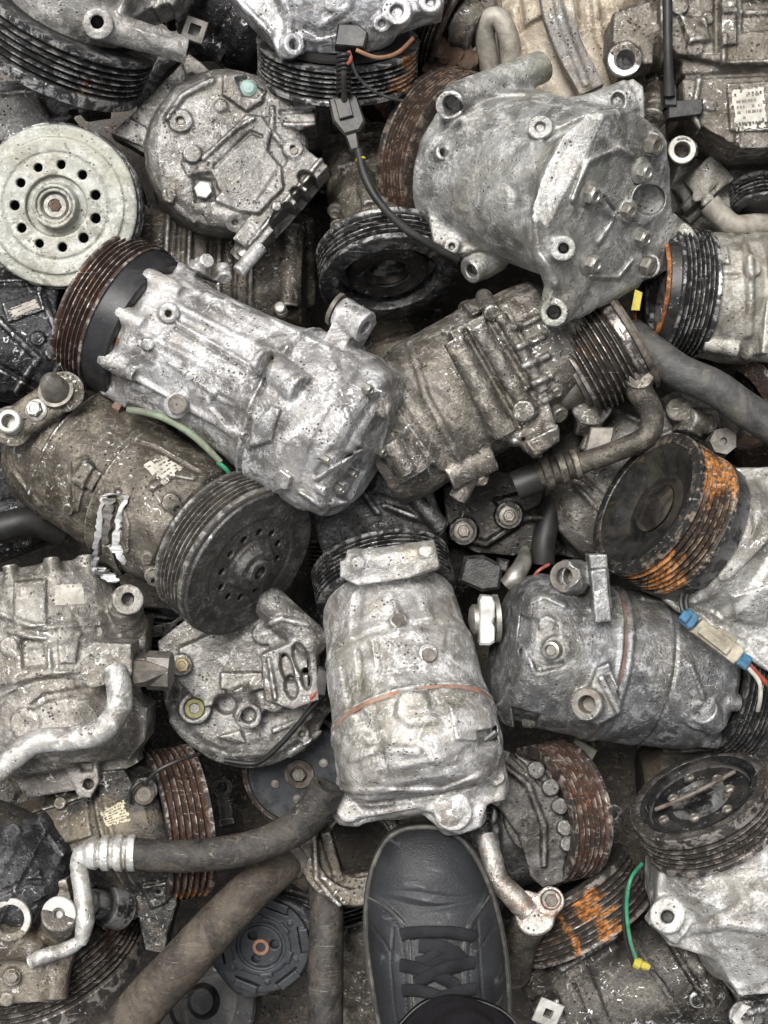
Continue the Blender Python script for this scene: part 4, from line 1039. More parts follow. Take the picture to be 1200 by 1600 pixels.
def mid_right_comp():
    t = comp('grey flanged compressor with black ribbed pulley and thin orange ring, below the top right one', 1110, 450)
    a = unit([1, -.08, -.15]); C = P(1015, 452, -40)
    pu, w_ = pulley(t, C + a * 20, a, 102, 7, 7.4, 6, 'rim_black', seed=19, r_in=76, jit=.3, drop=0)
    f = -a
    disc(t, C + a * 10, f, [(-8, .01), (-8, 60), (-2, 62), (-2, 80), (4, 84), (4, 92), (-10, 96)], 'black_paint')
    link('rim_ring', lathe(C, f, [(0, 84), (0, 87), (-6, 87), (-6, 84)], 64), M['rust_orange'], t)
    for i in range(5):
        g = i * 1.25; F_ = frame(f); bolt(t, C + a * 18 + (F_[1] * math.cos(g) + F_[2] * math.sin(g)) * 48, f, 7, 6, M['black_paint'], False, seed=i)
    b = Cast(1055, 330, 1290, 570, -190, 90, 2.6); b.setaxis(C + a * 80, C + a * 320)
    b.loft(b.A, b.a, [(-6, 84), (10, 98), (50, 104), (120, 100), (240, 96)])
    b.box(b.L_(82, 0, 5), (b.a, b.s, b.u), (8, 96, 100), 2, 4); b.pad([(1080, 380), (1130, 390), (1130, 420), (1085, 415)], 7); b.line([(1075, 440), (1140, 440)], -5, 5)
    b.lug(70, 62, 100, 14, 130); b.lug(70, -70, 96, 14, 130); b.boss(1175, 420, 14, 10); b.line([(1170, 380), (1175, 520)], 8, 7); b.bar((1100, 535), (1155, 545), 14, 4)
    b.build('housing', M['beige'], t, 1, 46)
    link('paint_dab', joinmesh([prismmesh([(-7, -14), (6, -16), (8, 12), (-4, 18)], P(995, 470, 22), (D(1, -.1), D(.1, -1), D(-.5, 0, 1)), 2, .5)]), M['yellow_paint'], t)

def big_grey():
    t = comp('largest grey compressor, bolted end cover facing up and rusty ribbed pulley behind', 850, 300)
    A = P(728, 252, -70); B = P(962, 322, 128); b = Cast(610, 60, 1110, 540, -170, 225, 2.5); b.setaxis(A, B); L = b.L; a = b.a; Lc = L
    b.loft(A, a, [(6, 122), (20, 136), (45, 134), (80, 130), (Lc - 70, 132), (Lc - 40, 134), (Lc - 8, 128)], lobes=((3, 3, 40),))
    # front plate
    b.poly([(652, 222), (672, 208), (690, 190), (682, 165), (735, 150), (800, 200), (790, 380), (715, 405), (676, 385), (662, 300)], -60, 22, k=8)
    # long tube lugs
    b.bar((705, 158), (848, 104), 26, 0, za=70, zb=-10, k=10, r2=24); b.cyl(P(708, 160, 50), P(702, 164, 105), 22, k=3); b.cyl(P(709, 160, 60), P(702, 164, 140), 12, cut=True, k=1)
    b.bar((840, 215), (985, 152), 30, 0, za=95, zb=85, k=16, r2=28)
    b.poly([(860, 180), (985, 128), (1002, 140), (1003, 190), (960, 195), (880, 225)], 40, 92, k=10)
    b.line([(860, 215), (975, 160)], -9, 9); b.pad(b.circ(966, 157, 10, 13), -14, 2)
    b.boss(845, 203, 18, 12, dirn=D(-.2, -.2, 1), k=3, hole=8, depth=8)
    b.boss(690, 240, 13, 8, dirn=D(.5, -.1, 1), hole=6, depth=18); b.boss(706, 385, 12, 4, hole=5, depth=10)
    b.cyl(P(775, 400, -20), P(733, 424, 5), 24, k=10, r2=20); b.cyl(P(745, 418, -20), P(728, 430, 40), 11, cut=True, k=1)
    # cover: a plate lying across the axis with lugs at its corners
    b.bolt_lift = 3
    def on(px, py, up=0):       # point of the cover face seen at px, py
        c = B + a * up; k0 = P(px, py, 0); k1 = P(px, py, 100); dv = k1 - k0; q = ((c - k0) @ a) / (dv @ a); return k0 + dv * q
    b.slab([on(*q, 0) for q in ((884, 228), (912, 180), (985, 168), (1030, 205), (1046, 262), (1050, 330), (1074, 352), (1078, 392), (1040, 424), (998, 442), (900, 498), (868, 510), (850, 490), (860, 452), (852, 410), (850, 330), (862, 268))], a, -18, 4, 6, 16)
    for (x, y, r, x2, y2) in ((865, 488, 24, 900, 430), (1062, 372, 26, 1010, 380), (1018, 225, 20, 985, 260), (1012, 415, 21, 980, 390)):
        b.tube([on(x, y, -14), on(x2, y2, -18)], r * .95, k=12); b.cyl(on(x, y, -34), on(x, y, 10), r * .92, k=3)
    b.cyl(on(880, 388, -30), on(880, 388, 20), 19, k=8); b.cyl(on(880, 388, -4), on(880, 388, 40), 7, cut=True, k=1)
    b.cyl(on(866, 488, -20), on(866, 488, 40), 9, cut=True, k=1)
    for w0, w1 in (((870, 500), (1010, 425)),): b.box((on(*w0, -14) + on(*w1, -14)) / 2, (a, unit(on(*w1) - on(*w0)), np.cross(a, unit(on(*w1) - on(*w0)))), (14, 72, 10), 3, 10)
    zc = B[2]
    b.line([(885, 330), (905, 275), (960, 245), (985, 250)], 7, 5, zc=zc); b.line([(925, 430), (975, 425), (1000, 395)], 6, 4, zc=zc)
    b.pad(b.circ(1012, 312, 26, 31), 9, 3, zc=zc + 10); b.cyl(on(1014, 312, -24), on(1014, 312, 50), 23, cut=True, k=2)
    b.boss(978, 328, 17, 10, dirn=a, k=4)
    b.line([(932, 322), (955, 338)], 9, 6, zc=zc); b.line([(935, 380), (960, 342)], 6, 4, zc=zc); b.line([(940, 315), (958, 330)], -6, 4, zc=zc)
    b.line([(838, 330), (850, 280), (880, 220), (930, 190)], 10, 8); b.line([(828, 350), (836, 400), (870, 440)], 8, 8)
    b.line([(700, 180), (760, 150), (820, 150)], -5, 7); b.boss(1060, 392, 10, 6)
    b.pad([(800, 290), (830, 280), (835, 320), (800, 330)], -5, 8)
    b.build('housing', M['grey_green'], t, 1.0, 51)
    for (x, y) in ((918, 303), (1000, 266), (998, 370), (920, 410)):
        bolt(t, on(x, y, 5), a, 14, 15, M['steel'], True, seed=x)
    bolt(t, on(980, 328, 14), a, 12, 9, M['steel_dull'], False)
    for (x, y, h_) in ((1019, 226, 10), (1012, 415, 10)): bolt(t, on(x, y, h_ + 2), a, 16, 9, M['steel_dull'], False)
    C = A - a * 62; pulley(t, C, a, 140, 7, 7.0, 5, 'rim_rust', seed=22, r_in=108, jit=.25, drop=2, t0=12, lip=6)
    disc(t, C + a * 8, a, [(0, .01), (0, 60), (6, 62), (6, 110)], 'black_paint'); disc(t, C + a * 52, a, [(0, .01), (0, 106), (14, 96), (40, 90)], 'hole_black', 'coil')
    for tx, x, y, d_ in (('A', 955, 297, (.1, 1)), ('D', 962, 392, (.8, -.6)), ('15', 925, 355, (1, .2))):
        link('cast_letters', textmesh(tx, on(x, y, 3), a, D(*d_), 26 if tx != '15' else 14, 2.4), M['letters'], t)

def small_comp_mid():
    """black pulley facing down right below the cable, brown body above it"""
    t = comp('compressor under the black cable, black open pulley with wide dark hub tilted forward', 605, 420)
    a = unit(D(-.12, -.83, -.42)); C = P(608, 438, -60)
    pulley(t, C, a, 112, 5, 8.5, 7, 'rim_black', seed=24, r_in=80, t0=10, jit=.3, drop=1, lip=6)
    f = -a
    disc(t, C + a * 30, f, [(0, .01), (0, 34), (16, 38), (20, 60), (16, 66), (2, 68), (0, 84), (24, 90)], 'black_paint', 'rotor')
    disc(t, C + a * 40, f, [(12, 30), (24, 32), (24, 44), (8, 46)], 'plastic_black', 'hub')
    b = Cast(480, 180, 690, 400, -260, -20, 3); b.setaxis(C + a * 60, C + a * 260)
    b.loft(b.A, b.a, [(-8, 88), (10, 92), (40, 70), (60, 78), (200, 80)])
    b.lug(30, -10, 78, 14, 90); b.lug(-5, 50, 84, 12, 30); b.lug(-5, -55, 84, 12, 30); b.line([(520, 260), (600, 250)], 5, 6); b.line([(510, 225), (590, 215)], -5, 5)
    b.build('housing', M['brown_dirty'], t, 1.2, 53)
    p, n = b.hit(525, 330)
    if p is not None: bolt(t, p, D(-.2, .6, .7), 10, 10, M['steel_dull'], seed=3)
    # debris behind
    t2 = comp('rusty brown compressor end under dry leaves between the top centre and big grey ones', 660, 110)
    b = Cast(570, 60, 760, 260, -330, -120, 4); b.setaxis(P(600, 200, -240), P(740, 80, -240)); b.loft(b.A, b.a, [(0, 80), (180, 86)]); b.boss(615, 180, 20, 20); b.line([(640, 100), (660, 170)], 10, 9)
    b.pad([(610, 140), (660, 130), (665, 180), (620, 190)], 14)
    b.build('housing', M['rusty_cast'], t2, 1.6, 54)
    r = random.Random(4)
    for i in range(9):
        x, y = 690 + r.uniform(-28, 45), 88 + r.uniform(-14, 22); c = P(x, y, -110 + r.uniform(0, 30)); g = r.uniform(0, 6)
        V = []; n = 7
        for j in range(n + 1):
            u = j / n; wd = 13 * math.sin(math.pi * min(1, u * .9 + .05)) + 1
            for sgn in (-1, 0, 1): V.append(c + np.array([math.cos(g) * (u - .5) * 44 - math.sin(g) * sgn * wd, math.sin(g) * (u - .5) * 44 + math.cos(g) * sgn * wd, (6 if sgn else 0) + 7 * math.sin(u * 5 + i) + r.uniform(-1.5, 1.5)]))
        F = [(3 * j + k, 3 * j + 3 + k, 3 * j + 4 + k, 3 * j + 1 + k) for j in range(n) for k in range(2)]
        o = link('dry_leaf', mesh_from(V, F), M['dry_leaf'], None, (c[0], c[1], c[2]))
        tag(o, 'crumpled dry brown leaf in the rusty gap near the top centre pulley', 'leaf', 'dry leaves in the gap')

def left_dark_comp():
    t = comp('black scuffed compressor with small dirty label under the white pulley, left edge', 40, 520)
    b = Cast(-90, 420, 150, 650, -190, 60, 2.6); b.setaxis(P(-80, 520, -70), P(120, 530, -70))
    b.loft(b.A, b.a, [(0, 105), (110, 108), (190, 96)], n=2.4)
    b.pad([(5, 475), (62, 455), (70, 485), (15, 505)], 6, 2); b.line([(0, 500), (60, 560), (20, 610)], 7, 6); b.line([(60, 450), (100, 540)], 6, 6); b.line([(-20, 560), (50, 600)], -7, 5); b.line([(0, 445), (60, 440)], -6, 5)
    b.bar((85, 548), (98, 580), 14, 10); b.boss(95, 570, 14, 16, hole=7, depth=20); b.boss(60, 530, 9, 7)
    b.build('housing', M['dark_cast'], t, 1.3, 61)
    sticker(b, t, [(12, 484), (55, 468), (63, 482), (22, 500)], rows=3, seed=5, mat='label_grey')

def brown_mid():
    t = comp('oily brown compressor with heavy side ribs, small ribbed pulley at upper right, centre', 730, 600)
    A = P(888, 512, -35); B = P(592, 690, -55); b = Cast(540, 420, 950, 820, -190, 130, 2.5); b.setaxis(A, B); L = b.L; a = b.a
    b.loft(A, a, [(-20, 70), (5, 76), (20, 96), (60, 104), (110, 108), (118, 116), (L - 95, 118), (L - 80, 112), (L - 30, 116), (L + 20, 108)], n=2.3)
    # block with parallel ribs in the middle
    b.poly([(700, 520), (790, 478), (850, 600), (862, 660), (800, 690), (765, 680)], 40, 100, k=8)
    b.bar((708, 530), (790, 678), 17, 14, k=4, za=106, zb=92); b.bar((745, 508), (832, 650), 13, 10, k=4, za=106, zb=92); b.bar((782, 492), (850, 612), 10, 8, k=4, za=104, zb=90)
    b.line([(728, 520), (812, 668)], -6, 5); b.line([(764, 502), (842, 632)], -6, 5)
    for i in range(5): b.line([(800 + i * 8, 515 + i * 30), (842 + i * 8, 494 + i * 30)], 8, 6)
    b.pad([(718, 470), (760, 455), (775, 480), (735, 500)], 10); b.boss(700, 518, 9, 10); b.bar((755, 462), (770, 490), 13, 8)
    b.bar((585, 640), (650, 740), 28, 8, k=10); b.bar((610, 690), (640, 740), 14, 26, k=4); b.line([(590, 560), (625, 640), (690, 730)], 7, 9); b.line([(640, 530), (665, 620), (720, 720)], 4, 7)
    b.boss(820, 640, 16, 14); b.boss(868, 640, 14, 18); b.boss(856, 668, 10, 16); b.boss(838, 690, 14, 10); b.pad([(820, 690), (870, 665), (875, 690), (835, 715)], 12)
    b.bar((700, 745), (770, 712), 24, 0, za=10, zb=10, k=6); b.bar((715, 780), (738, 740), 16, 0, za=-10, zb=0, k=4)
    b.line([(805, 690), (850, 720)], 9, 8)
    b.build('housing', M['brown_mid'], t, 1.15, 62)
    C = P(985, 462 + 72, -30) ; f = -a
    fx = unit(D(.85, -.50, .08)); C = P(985, 528, -12)
    pulley(t, C, -fx, 82, 8, 9.6, 7, 'rim_brown2', seed=26, r_in=56, t0=22, jit=.3, drop=0, seg=72)
    link('rim_flange', lathe(C, -fx, [(-4, .01), (-4, 72), (-6, 84), (0, 90), (6, 88), (8, 80), (16, 82), (20, 80), (20, 50)], 64, 1.2, 3, closed=False), M['steel_rusty2'], t)
    link('shaft', lathe(C - fx * 80, -fx, [(0, 62), (30, 62), (32, 50), (70, 48)], 40, closed=False), M['steel_dull'], t)
    for x, y in ((752, 748), (868, 610)):
        p, n = b.hit(x, y)
        if p is not None: bolt(t, p, D(.3, .5, .8), 9, 9, M['steel_dull'], seed=x)
# ------------------------------------------------------------------ lower half of the heap
def holed_disc(parent, C, f, R, holes, rh, ring_r, h=1.9, hubr=34, hubh=22, mat='plate_dark', ph=0, seed=1, arc=None):
    F_ = frame(f); e = R * 1.15
    lo = C - e; hi = C + e
    b = Cast(0, 0, 10, 10, 0, 10, h); b.org = np.array([C[0] - e, C[1] - e, C[2] - R * .85]); b.n = tuple(int(q) for q in (2 * e / b.h, 2 * e / b.h, R * 1.7 / b.h)); b.d = np.full(b.n, 60., np.float32); b.ax = [(b.org[i] + np.arange(b.n[i]) * b.h).astype(np.float32) for i in range(3)]
    b.cyl(C - f * 8, C, R, rnd=3, k=0); b.cyl(C - f * 3, C + f * 15, R * .66, rnd=5, cut=True, k=4); b.cyl(C - f * 12, C - f * 2, R * .7, k=0)
    b.cyl(C - f * 8, C + f * 2, R * .34, k=3); b.cyl(C - f * 6, C + f * (hubh - 6), hubr * 1.25, hubr, k=5); b.cyl(C, C + f * hubh, hubr * .62, k=2)
    b.cyl(C + f * (hubh - 9), C + f * (hubh + 9), hubr * .32, cut=True, k=1)
    for i in range(holes):
        g = math.radians(i * 360 / holes + ph); p = C + (F_[1] * math.cos(g) + F_[2] * math.sin(g)) * ring_r
        b.cyl(p - f * 25, p + f * 25, rh, rnd=.5, cut=True, k=1)
    return b

def brown_left():
    t = comp('brown dirty compressor with torn white bracket and dark ribbed pulley facing up', 230, 790)
    A = P(392, 884, 75); A0 = P(355, 860, 40); B = P(66, 672, -75); b = Cast(-10, 560, 360, 985, -210, 140, 2.4); b.setaxis(A0, B); L = b.L; a = b.a
    b.loft(A0, a, [(20, 84), (45, 90), (60, 108), (100, 112), (180, 114), (188, 118), (196, 114), (L - 90, 114), (L - 84, 119), (L - 76, 115), (L - 30, 112), (L, 96), (L + 10, 70)])
    b.ring(192, 116, 3, -5); b.ring(L - 80, 117, 3, -4)
    # port block at the rear
    F_ = (D(.83, -.55, 0), D(.55, .83, 0), np.array([0, 0, 1.]))
    b.tube([P(30, 675, -10), P(105, 625, -10)], 26, k=12)
    b.box(P(62, 638, 66), F_, (54, 27, 13), 10, 2); b.cyl(P(20, 666, 52), P(20, 666, 79), 31, k=1); b.cyl(P(100, 612, 52), P(100, 612, 79), 31, k=1)
    b.box(P(62, 641, 42), F_, (52, 29, 14), 10, 2)
    b.cyl(P(20, 660, 30), P(20, 660, 120), 12, cut=True, k=1)
    # features of the barrel
    b.box(b.hz(140, 745), (D(.8, .5, .0), D(-.5, .8, 0), np.array([0, 0, 1.])), (15, 15, 12), 2, 4)
    b.pad([(112, 720), (135, 712), (150, 730), (128, 775), (120, 800), (108, 800)], 6)
    b.boss(268, 786, 14, 8, k=5); b.boss(240, 895, 14, 8, k=5); b.boss(110, 795, 10, 8); b.boss(230, 872, 9, 5)
    b.line([(205, 690), (240, 700), (310, 740)], -4, 4); b.line([(185, 770), (200, 820), (195, 860)], 5, 6); b.line([(240, 760), (270, 740), (300, 745)], 6, 7)
    b.line([(20, 740), (60, 790)], 4, 6); b.pad([(150, 900), (190, 905), (180, 850), (165, 850)], 8)
    b.build('housing', M['brown_dirty'], t, 1.0, 71)
    sticker(b, t, [(222, 728), (254, 712), (286, 732), (256, 758)], rows=5, seed=8)
    # torn white bracket
    rr = random.Random(6)
    def strip(pl, w_, o, th=5):
        V = []; n = len(pl); P_ = []
        for i in range(n - 1):
            for k in range(5): u = k / 5; P_.append((pl[i][0] * (1 - u) + pl[i + 1][0] * u, pl[i][1] * (1 - u) + pl[i + 1][1] * u, (w_[i] * (1 - u) + w_[i + 1] * u) * rr.uniform(.55, 1.35)))
        P_.append((*pl[-1], w_[-1]))
        for (x, y, ww) in P_:
            p, nn = b.hit(x, y)
            if p is None: p = P(x, y, 40); nn = np.array([0, 0, 1.])
            j = rr.uniform(-1.2, 1.2)
            for k, oo in ((-1, o - th), (-1, o), (1, o), (1, o - th)): V.append(P(x + k * ww + j, y + rr.uniform(-1, 1), p[2]) + nn * (oo + rr.uniform(-.8, .8)))
        m = len(P_); F = [(4 * i + k, 4 * i + (k + 1) % 4, 4 * i + 4 + (k + 1) % 4, 4 * i + 4 + k) for i in range(m - 1) for k in range(4)]
        return mesh_from(V, F + [(3, 2, 1, 0), tuple(4 * (m - 1) + k for k in range(4))], False)
    link('torn_bracket', joinmesh([strip([(166, 776), (161, 800), (159, 825), (155, 850), (152, 872), (151, 892)], [4, 3.5, 5, 4, 4, 2], 8), strip([(165, 776), (176, 771), (188, 774), (196, 782)], [6, 7, 7, 3], 8),
                   strip([(193, 782), (190, 810), (187, 830), (184, 850), (190, 862), (197, 878)], [4, 4, 4, 8, 6, 2], 7)]), M['cap_white2'], t)
    link('bracket_core', strip([(175, 778), (174, 800), (172, 828), (170, 850)], [9, 8, 7, 3], 10, 10), M['steel_plain'], t)
    link('bracket_foot', strip([(157, 884), (166, 894), (176, 902), (184, 906)], [6, 12, 10, 4], 6), M['cap_white2'], t)
    for x, y, n in ((277, 796, D(.5, .35, .8)), (245, 905, D(.3, .6, .8))):
        p, _ = b.hit(x - 5, y - 4)
        if p is not None: link('bolt', lathe(p - n * 5, n, [(0, .01), (0, 12), (16, 11), (16, 7), (8, 6), (8, .01)], 6, closed=False, sharp=20), M['steel_dull'], t)
    bolt(t, P(56, 640, 78), np.array([-.1, .1, 1.]), 13, 12, M['steel'], True)
    link('port', lathe(P(21, 662, 68), np.array([-.05, .1, 1.]), [(0, 19), (26, 18), (28, 16), (28, 11), (4, 10), (4, .01)], 28, closed=False), M['cap_worn'], t)
    link('plug', lathe(P(88, 612, 76), D(-.05, -.35, 1), [(0, .01), (0, 27), (5, 27), (6, 22), (10, 21), (34, 17), (52, 4), (54, .01)], 26, .5, 3, closed=False), M['steel_dull'], t)
    # tilted pulley
    f = unit(D(.70, .49, .52)); C = A; b2 = holed_disc(t, C, f, 125, 12, 6, 58, seed=3); b2.build('clutch_plate', M['plate_dark'], t, .5, 73)
    pulley(t, C - f * 10, -f, 127, 6, 8, 6, 'rim_dusty', seed=31, r_in=104, t0=10, jit=.3)
    disc(t, C - f * 24, -f, [(0, .01), (0, 118)], 'hole_black', 'coil'); link('shaft', lathe(C - f * 110, f, [(0, 90), (50, 88)], 48, closed=False), M['grey_dark'], t)
    pulley_back = disc(t, C - f * 66, -f, [(0, .01), (0, 118)], 'hole_black', 'rim_back')

def upright_centre():
    t = comp('pale dirty compressor standing upright above the shoe, rusty seam bands, black pulley behind its top', 640, 1060)
    A = P(604, 930, -60); B = P(668, 1236, 104); b = Cast(480, 830, 815, 1330, -120, 220, 2.4); b.setaxis(A, B); L = b.L; a = b.a
    b.loft(A, a, [(-10, 86), (0, 96), (20, 106), (90, 112), (106, 118), (170, 119), (212, 124), (218, 130), (232, 130), (238, 127), (L - 60, 129), (L - 25, 124), (L - 4, 112), (L + 10, 90)])
    b.ring(112, 118, 4, -4); b.ring(222, 128, 4, -6)
    b.bar((545, 882), (680, 866), 22, 0, k=14, za=66, zb=66, r2=22); b.boss(560, 880, 10, 5); b.boss(665, 862, 10, 5)
    b.poly([(532, 876), (676, 854), (686, 884), (640, 902), (560, 914), (532, 900)], 20, 86, k=14)
    b.pad([(575, 1000), (610, 985), (700, 985), (690, 1035), (640, 1040), (590, 1050)], 4, 5)
    b.boss(622, 970, 13, 6, k=6); b.boss(668, 1022, 14, 8, k=5); b.boss(645, 1105, 20, 3, k=10); b.pad([(625, 1078), (668, 1080), (672, 1110), (690, 1128), (640, 1135), (618, 1120)], 4, 7)
    b.line([(560, 1020), (565, 1075)], -4, 4); b.line([(535, 1045), (548, 1100)], -4, 5); b.line([(588, 1000), (592, 1050)], -3, 4)
    b.line([(615, 940), (625, 965)], 5, 5); b.line([(560, 935), (555, 985)], -4, 9); b.line([(660, 930), (670, 965)], 4, 8)
    b.line([(548, 1190), (590, 1168), (650, 1172)], 5, 8); b.line([(600, 1215), (690, 1200), (765, 1160)], -4, 10); b.line([(560, 1120), (590, 1160), (600, 1210)], -5, 9)
    b.pad([(700, 1100), (770, 1110), (775, 1160), (710, 1150)], 7, 5); b.pad([(745, 1140), (778, 1140), (780, 1165), (748, 1165)], -14, 2.5)
    # end lugs
    b.poly([(516, 1250), (530, 1218), (600, 1206), (700, 1200), (772, 1180), (792, 1206), (788, 1244), (760, 1252), (750, 1284), (716, 1297), (684, 1288), (658, 1262), (636, 1266), (592, 1268), (560, 1282), (532, 1280), (522, 1268)], 0, 96, k=22, rnd=9)
    b.line([(535, 1232), (600, 1222), (690, 1228), (750, 1200)], 5, 6, zc=96); b.line([(540, 1250), (640, 1245), (740, 1225)], -5, 5, zc=96); b.cyl(P(548, 1262, 40), P(546, 1262, 106), 20, k=8); b.cyl(P(772, 1214, 40), P(774, 1214, 104), 15, k=8)
    b.box(P(610, 1256, 98), (D(.98, -.18), D(.18, .98), np.array([0, 0, 1.])), (48, 11, 10), 2, 2)
    b.cyl(P(706, 1262, 50), P(708, 1268, 108), 29, k=10); b.cyl(P(668, 1250, 50), P(668, 1250, 106), 16, k=8)
    b.bar((755, 1230), (785, 1245), 18, 0, za=50, zb=50, k=12); b.tube([P(740, 1170, 90), P(775, 1225, 55)], 18, k=14); b.tube([P(700, 1290, 70), P(745, 1275, 55)], 16, k=10)
    b.build('housing', M['chalky'], t, 1.1, 81)
    for tt, r, w_ in ((222, 126.4, 8),):
        c = b.L_(tt, 0, 0); link('seam_rust', lathe(c - a * w_ * .5, a, [(0, r - 6), (0, r), (w_, r), (w_, r - 6)], 96, 1.0, 5), M['seam_rust'], t)
    for x, y, r in ((622, 970, 11), (670, 1024, 12)):
        p, n = b.hit(x, y); link('stud', lathe(p - n * 4, n, [(0, .01), (0, r), (9, r * .85), (9, .01)], 10, .5, 2, closed=False), M['steel_dull'], t)
    p, n = b.hit(706, 1264)
    link('cap', lathe(p - n * 3, n, [(0, .01), (0, 27), (4, 27), (5, 25), (5, .01)], 36, .6, 4, closed=False), M['chalky'], t)
    p, n = b.hit(763, 1152)
    if p is not None: link('socket', prismmesh([(-15, -9), (15, -12), (16, 8), (-14, 12)], p, frame(n)[1:] + (n,), 4, 1), M['black_paint'], t)
    C = A - a * 58; pulley(t, C, a, 113, 7, 7.2, 6, 'rim_black', seed=33, r_in=88, t0=6, jit=.25, drop=0); disc(t, C + a * 8, a, [(0, .01), (0, 100)], 'black_paint'); disc(t, C + a * 50, a, [(0, .01), (0, 90), (40, 84)], 'hole_black', 'coil')

def behind_silver():
    t = comp('grey metallic compressor end wedged under the silver one, above the black centre pulley', 600, 780)
    b = Cast(480, 690, 730, 890, -300, -30, 3.2); b.setaxis(P(500, 830, -170), P(690, 770, -160)); b.loft(b.A, b.a, [(0, 92), (150, 96), (200, 84)])
    b.bar((590, 750), (690, 830), 24, 4, k=8, r2=20); b.line([(600, 790), (680, 820)], 8, 6); b.line([(560, 760), (590, 800)], 7, 6); b.pad([(590, 740), (640, 750), (620, 780), (580, 770)], 10); b.bar((640, 770), (690, 825), 12, 14, k=4)
    b.build('housing', M['steel_dark'], t, 1.2, 82)
    link('bolt', lathe(P(596, 706, 10), D(.7, .5, .5), [(0, .01), (0, 12), (18, 12), (19, 9), (19, .01)], 6, closed=False, sharp=20), M['steel'], t)

def disc_face():
    t = comp('round grey compressor cover with a yellow stained port under the dark holed pulley', 385, 1070)
    f = unit(D(.05, -.08, 1)); C = P(388, 1065, -55); b = Cast(235, 900, 545, 1215, -270, 70, 2.5)
    b.loft(C - f * 200, f, [(0, 118), (150, 126), (158, 138), (178, 138), (186, 122), (196, 112), (200, 95)])
    b.poly([(250, 1000), (300, 960), (350, 935), (400, 945), (330, 1010), (262, 1060)], -120, -50, k=8)
    # upper block with raised channels
    b.poly([(285, 1010), (340, 985), (430, 950), (500, 980), (495, 1085), (430, 1110), (380, 1090), (320, 1100), (282, 1060)], -90, -18, k=12)
    b.pad([(345, 1050), (410, 1050), (415, 1075), (380, 1085), (345, 1075)], 10); b.bar((370, 1070), (395, 1118), 20, 0, za=-15, zb=-30, k=8); b.cyl(P(386, 1112, -50), P(388, 1120, -4), 21, k=5); b.cyl(P(388, 1116, -30), P(390, 1122, 30), 12, cut=True, k=1)
    b.cyl(P(305, 1107, -70), P(304, 1107, -25), 25, k=5); b.cyl(P(304, 1107, -34), P(304, 1107, 10), 17, cut=True, k=2)
    b.cyl(P(284, 1040, -60), P(283, 1039, 0), 17, k=6); b.pad(b.circ(352, 1100, 17), -10, 4)
    b.poly([(410, 1020), (460, 1000), (495, 1010), (500, 1090), (460, 1105), (415, 1090)], -60, 15, k=6)
    for (x, y, r1, r2, ro) in ((470, 1030, 12, 26, -15), (448, 1045, 10, 24, -15), (455, 1075, 10, 18, -10), (478, 1062, 7, 16, -10)): b.pad(b.circ(x, y, r1, r2, ro), -16, 3)
    b.line([(420, 1030), (430, 1090)], 6, 4); b.line([(262, 1130), (300, 1165), (360, 1185), (430, 1180), (480, 1150)], 4, 6); b.pad([(340, 1150), (375, 1140), (385, 1160), (350, 1168)], 7)
    b.boss(472, 1147, 13, 3, hole=5, depth=6); b.line([(430, 1140), (520, 1110)], 6, 6); b.line([(450, 1190), (525, 1140)], 7, 6)
    b.tube([P(420, 940, -10), P(485, 1000, -10)], 26, k=10); b.line([(400, 985), (440, 965), (480, 975)], 6, 5); b.boss(412, 990, 16, 8); b.boss(435, 1010, 12, 10)
    b.build('housing', M['silver_dirty'], t, 1.1, 83)
    p, n = b.hit(284, 1039); bolt(t, p, n, 13, 9, M['brass_dirty'], False)
    p, n = b.hit(304, 1107); link('port_seal', lathe(p - n * 1, f, [(0, 17), (4, 15), (4, 9), (0, 7), (-2, .01)], 24, closed=False), M['yellow_grime'], t)
    o = link('wire', tubemesh([P(512, 1055, 10), P(503, 1085, 0), P(480, 1115, -10), P(450, 1150, -20), P(420, 1180, -30), P(395, 1193, -40), P(350, 1188, -40)], 4.5, 10), M['black_rubber'], None, P(450, 1130, GZ))
    tag(o, 'black wire running over the round cover from the red connector', 'wire')
    link('connector', joinmesh([prismmesh([(-10, -26), (10, -26), (8, 16), (-8, 20)], P(503, 1060, -4), (D(1, .15), D(.15, -1), np.array([0, 0, 1.])), 18, 3)]), M['plastic_black'], o)
    link('red_lead', tubemesh([P(495, 1080, 10), P(488, 1088, 12), P(482, 1098, 6)], 5, 8), M['red_wire'], o)

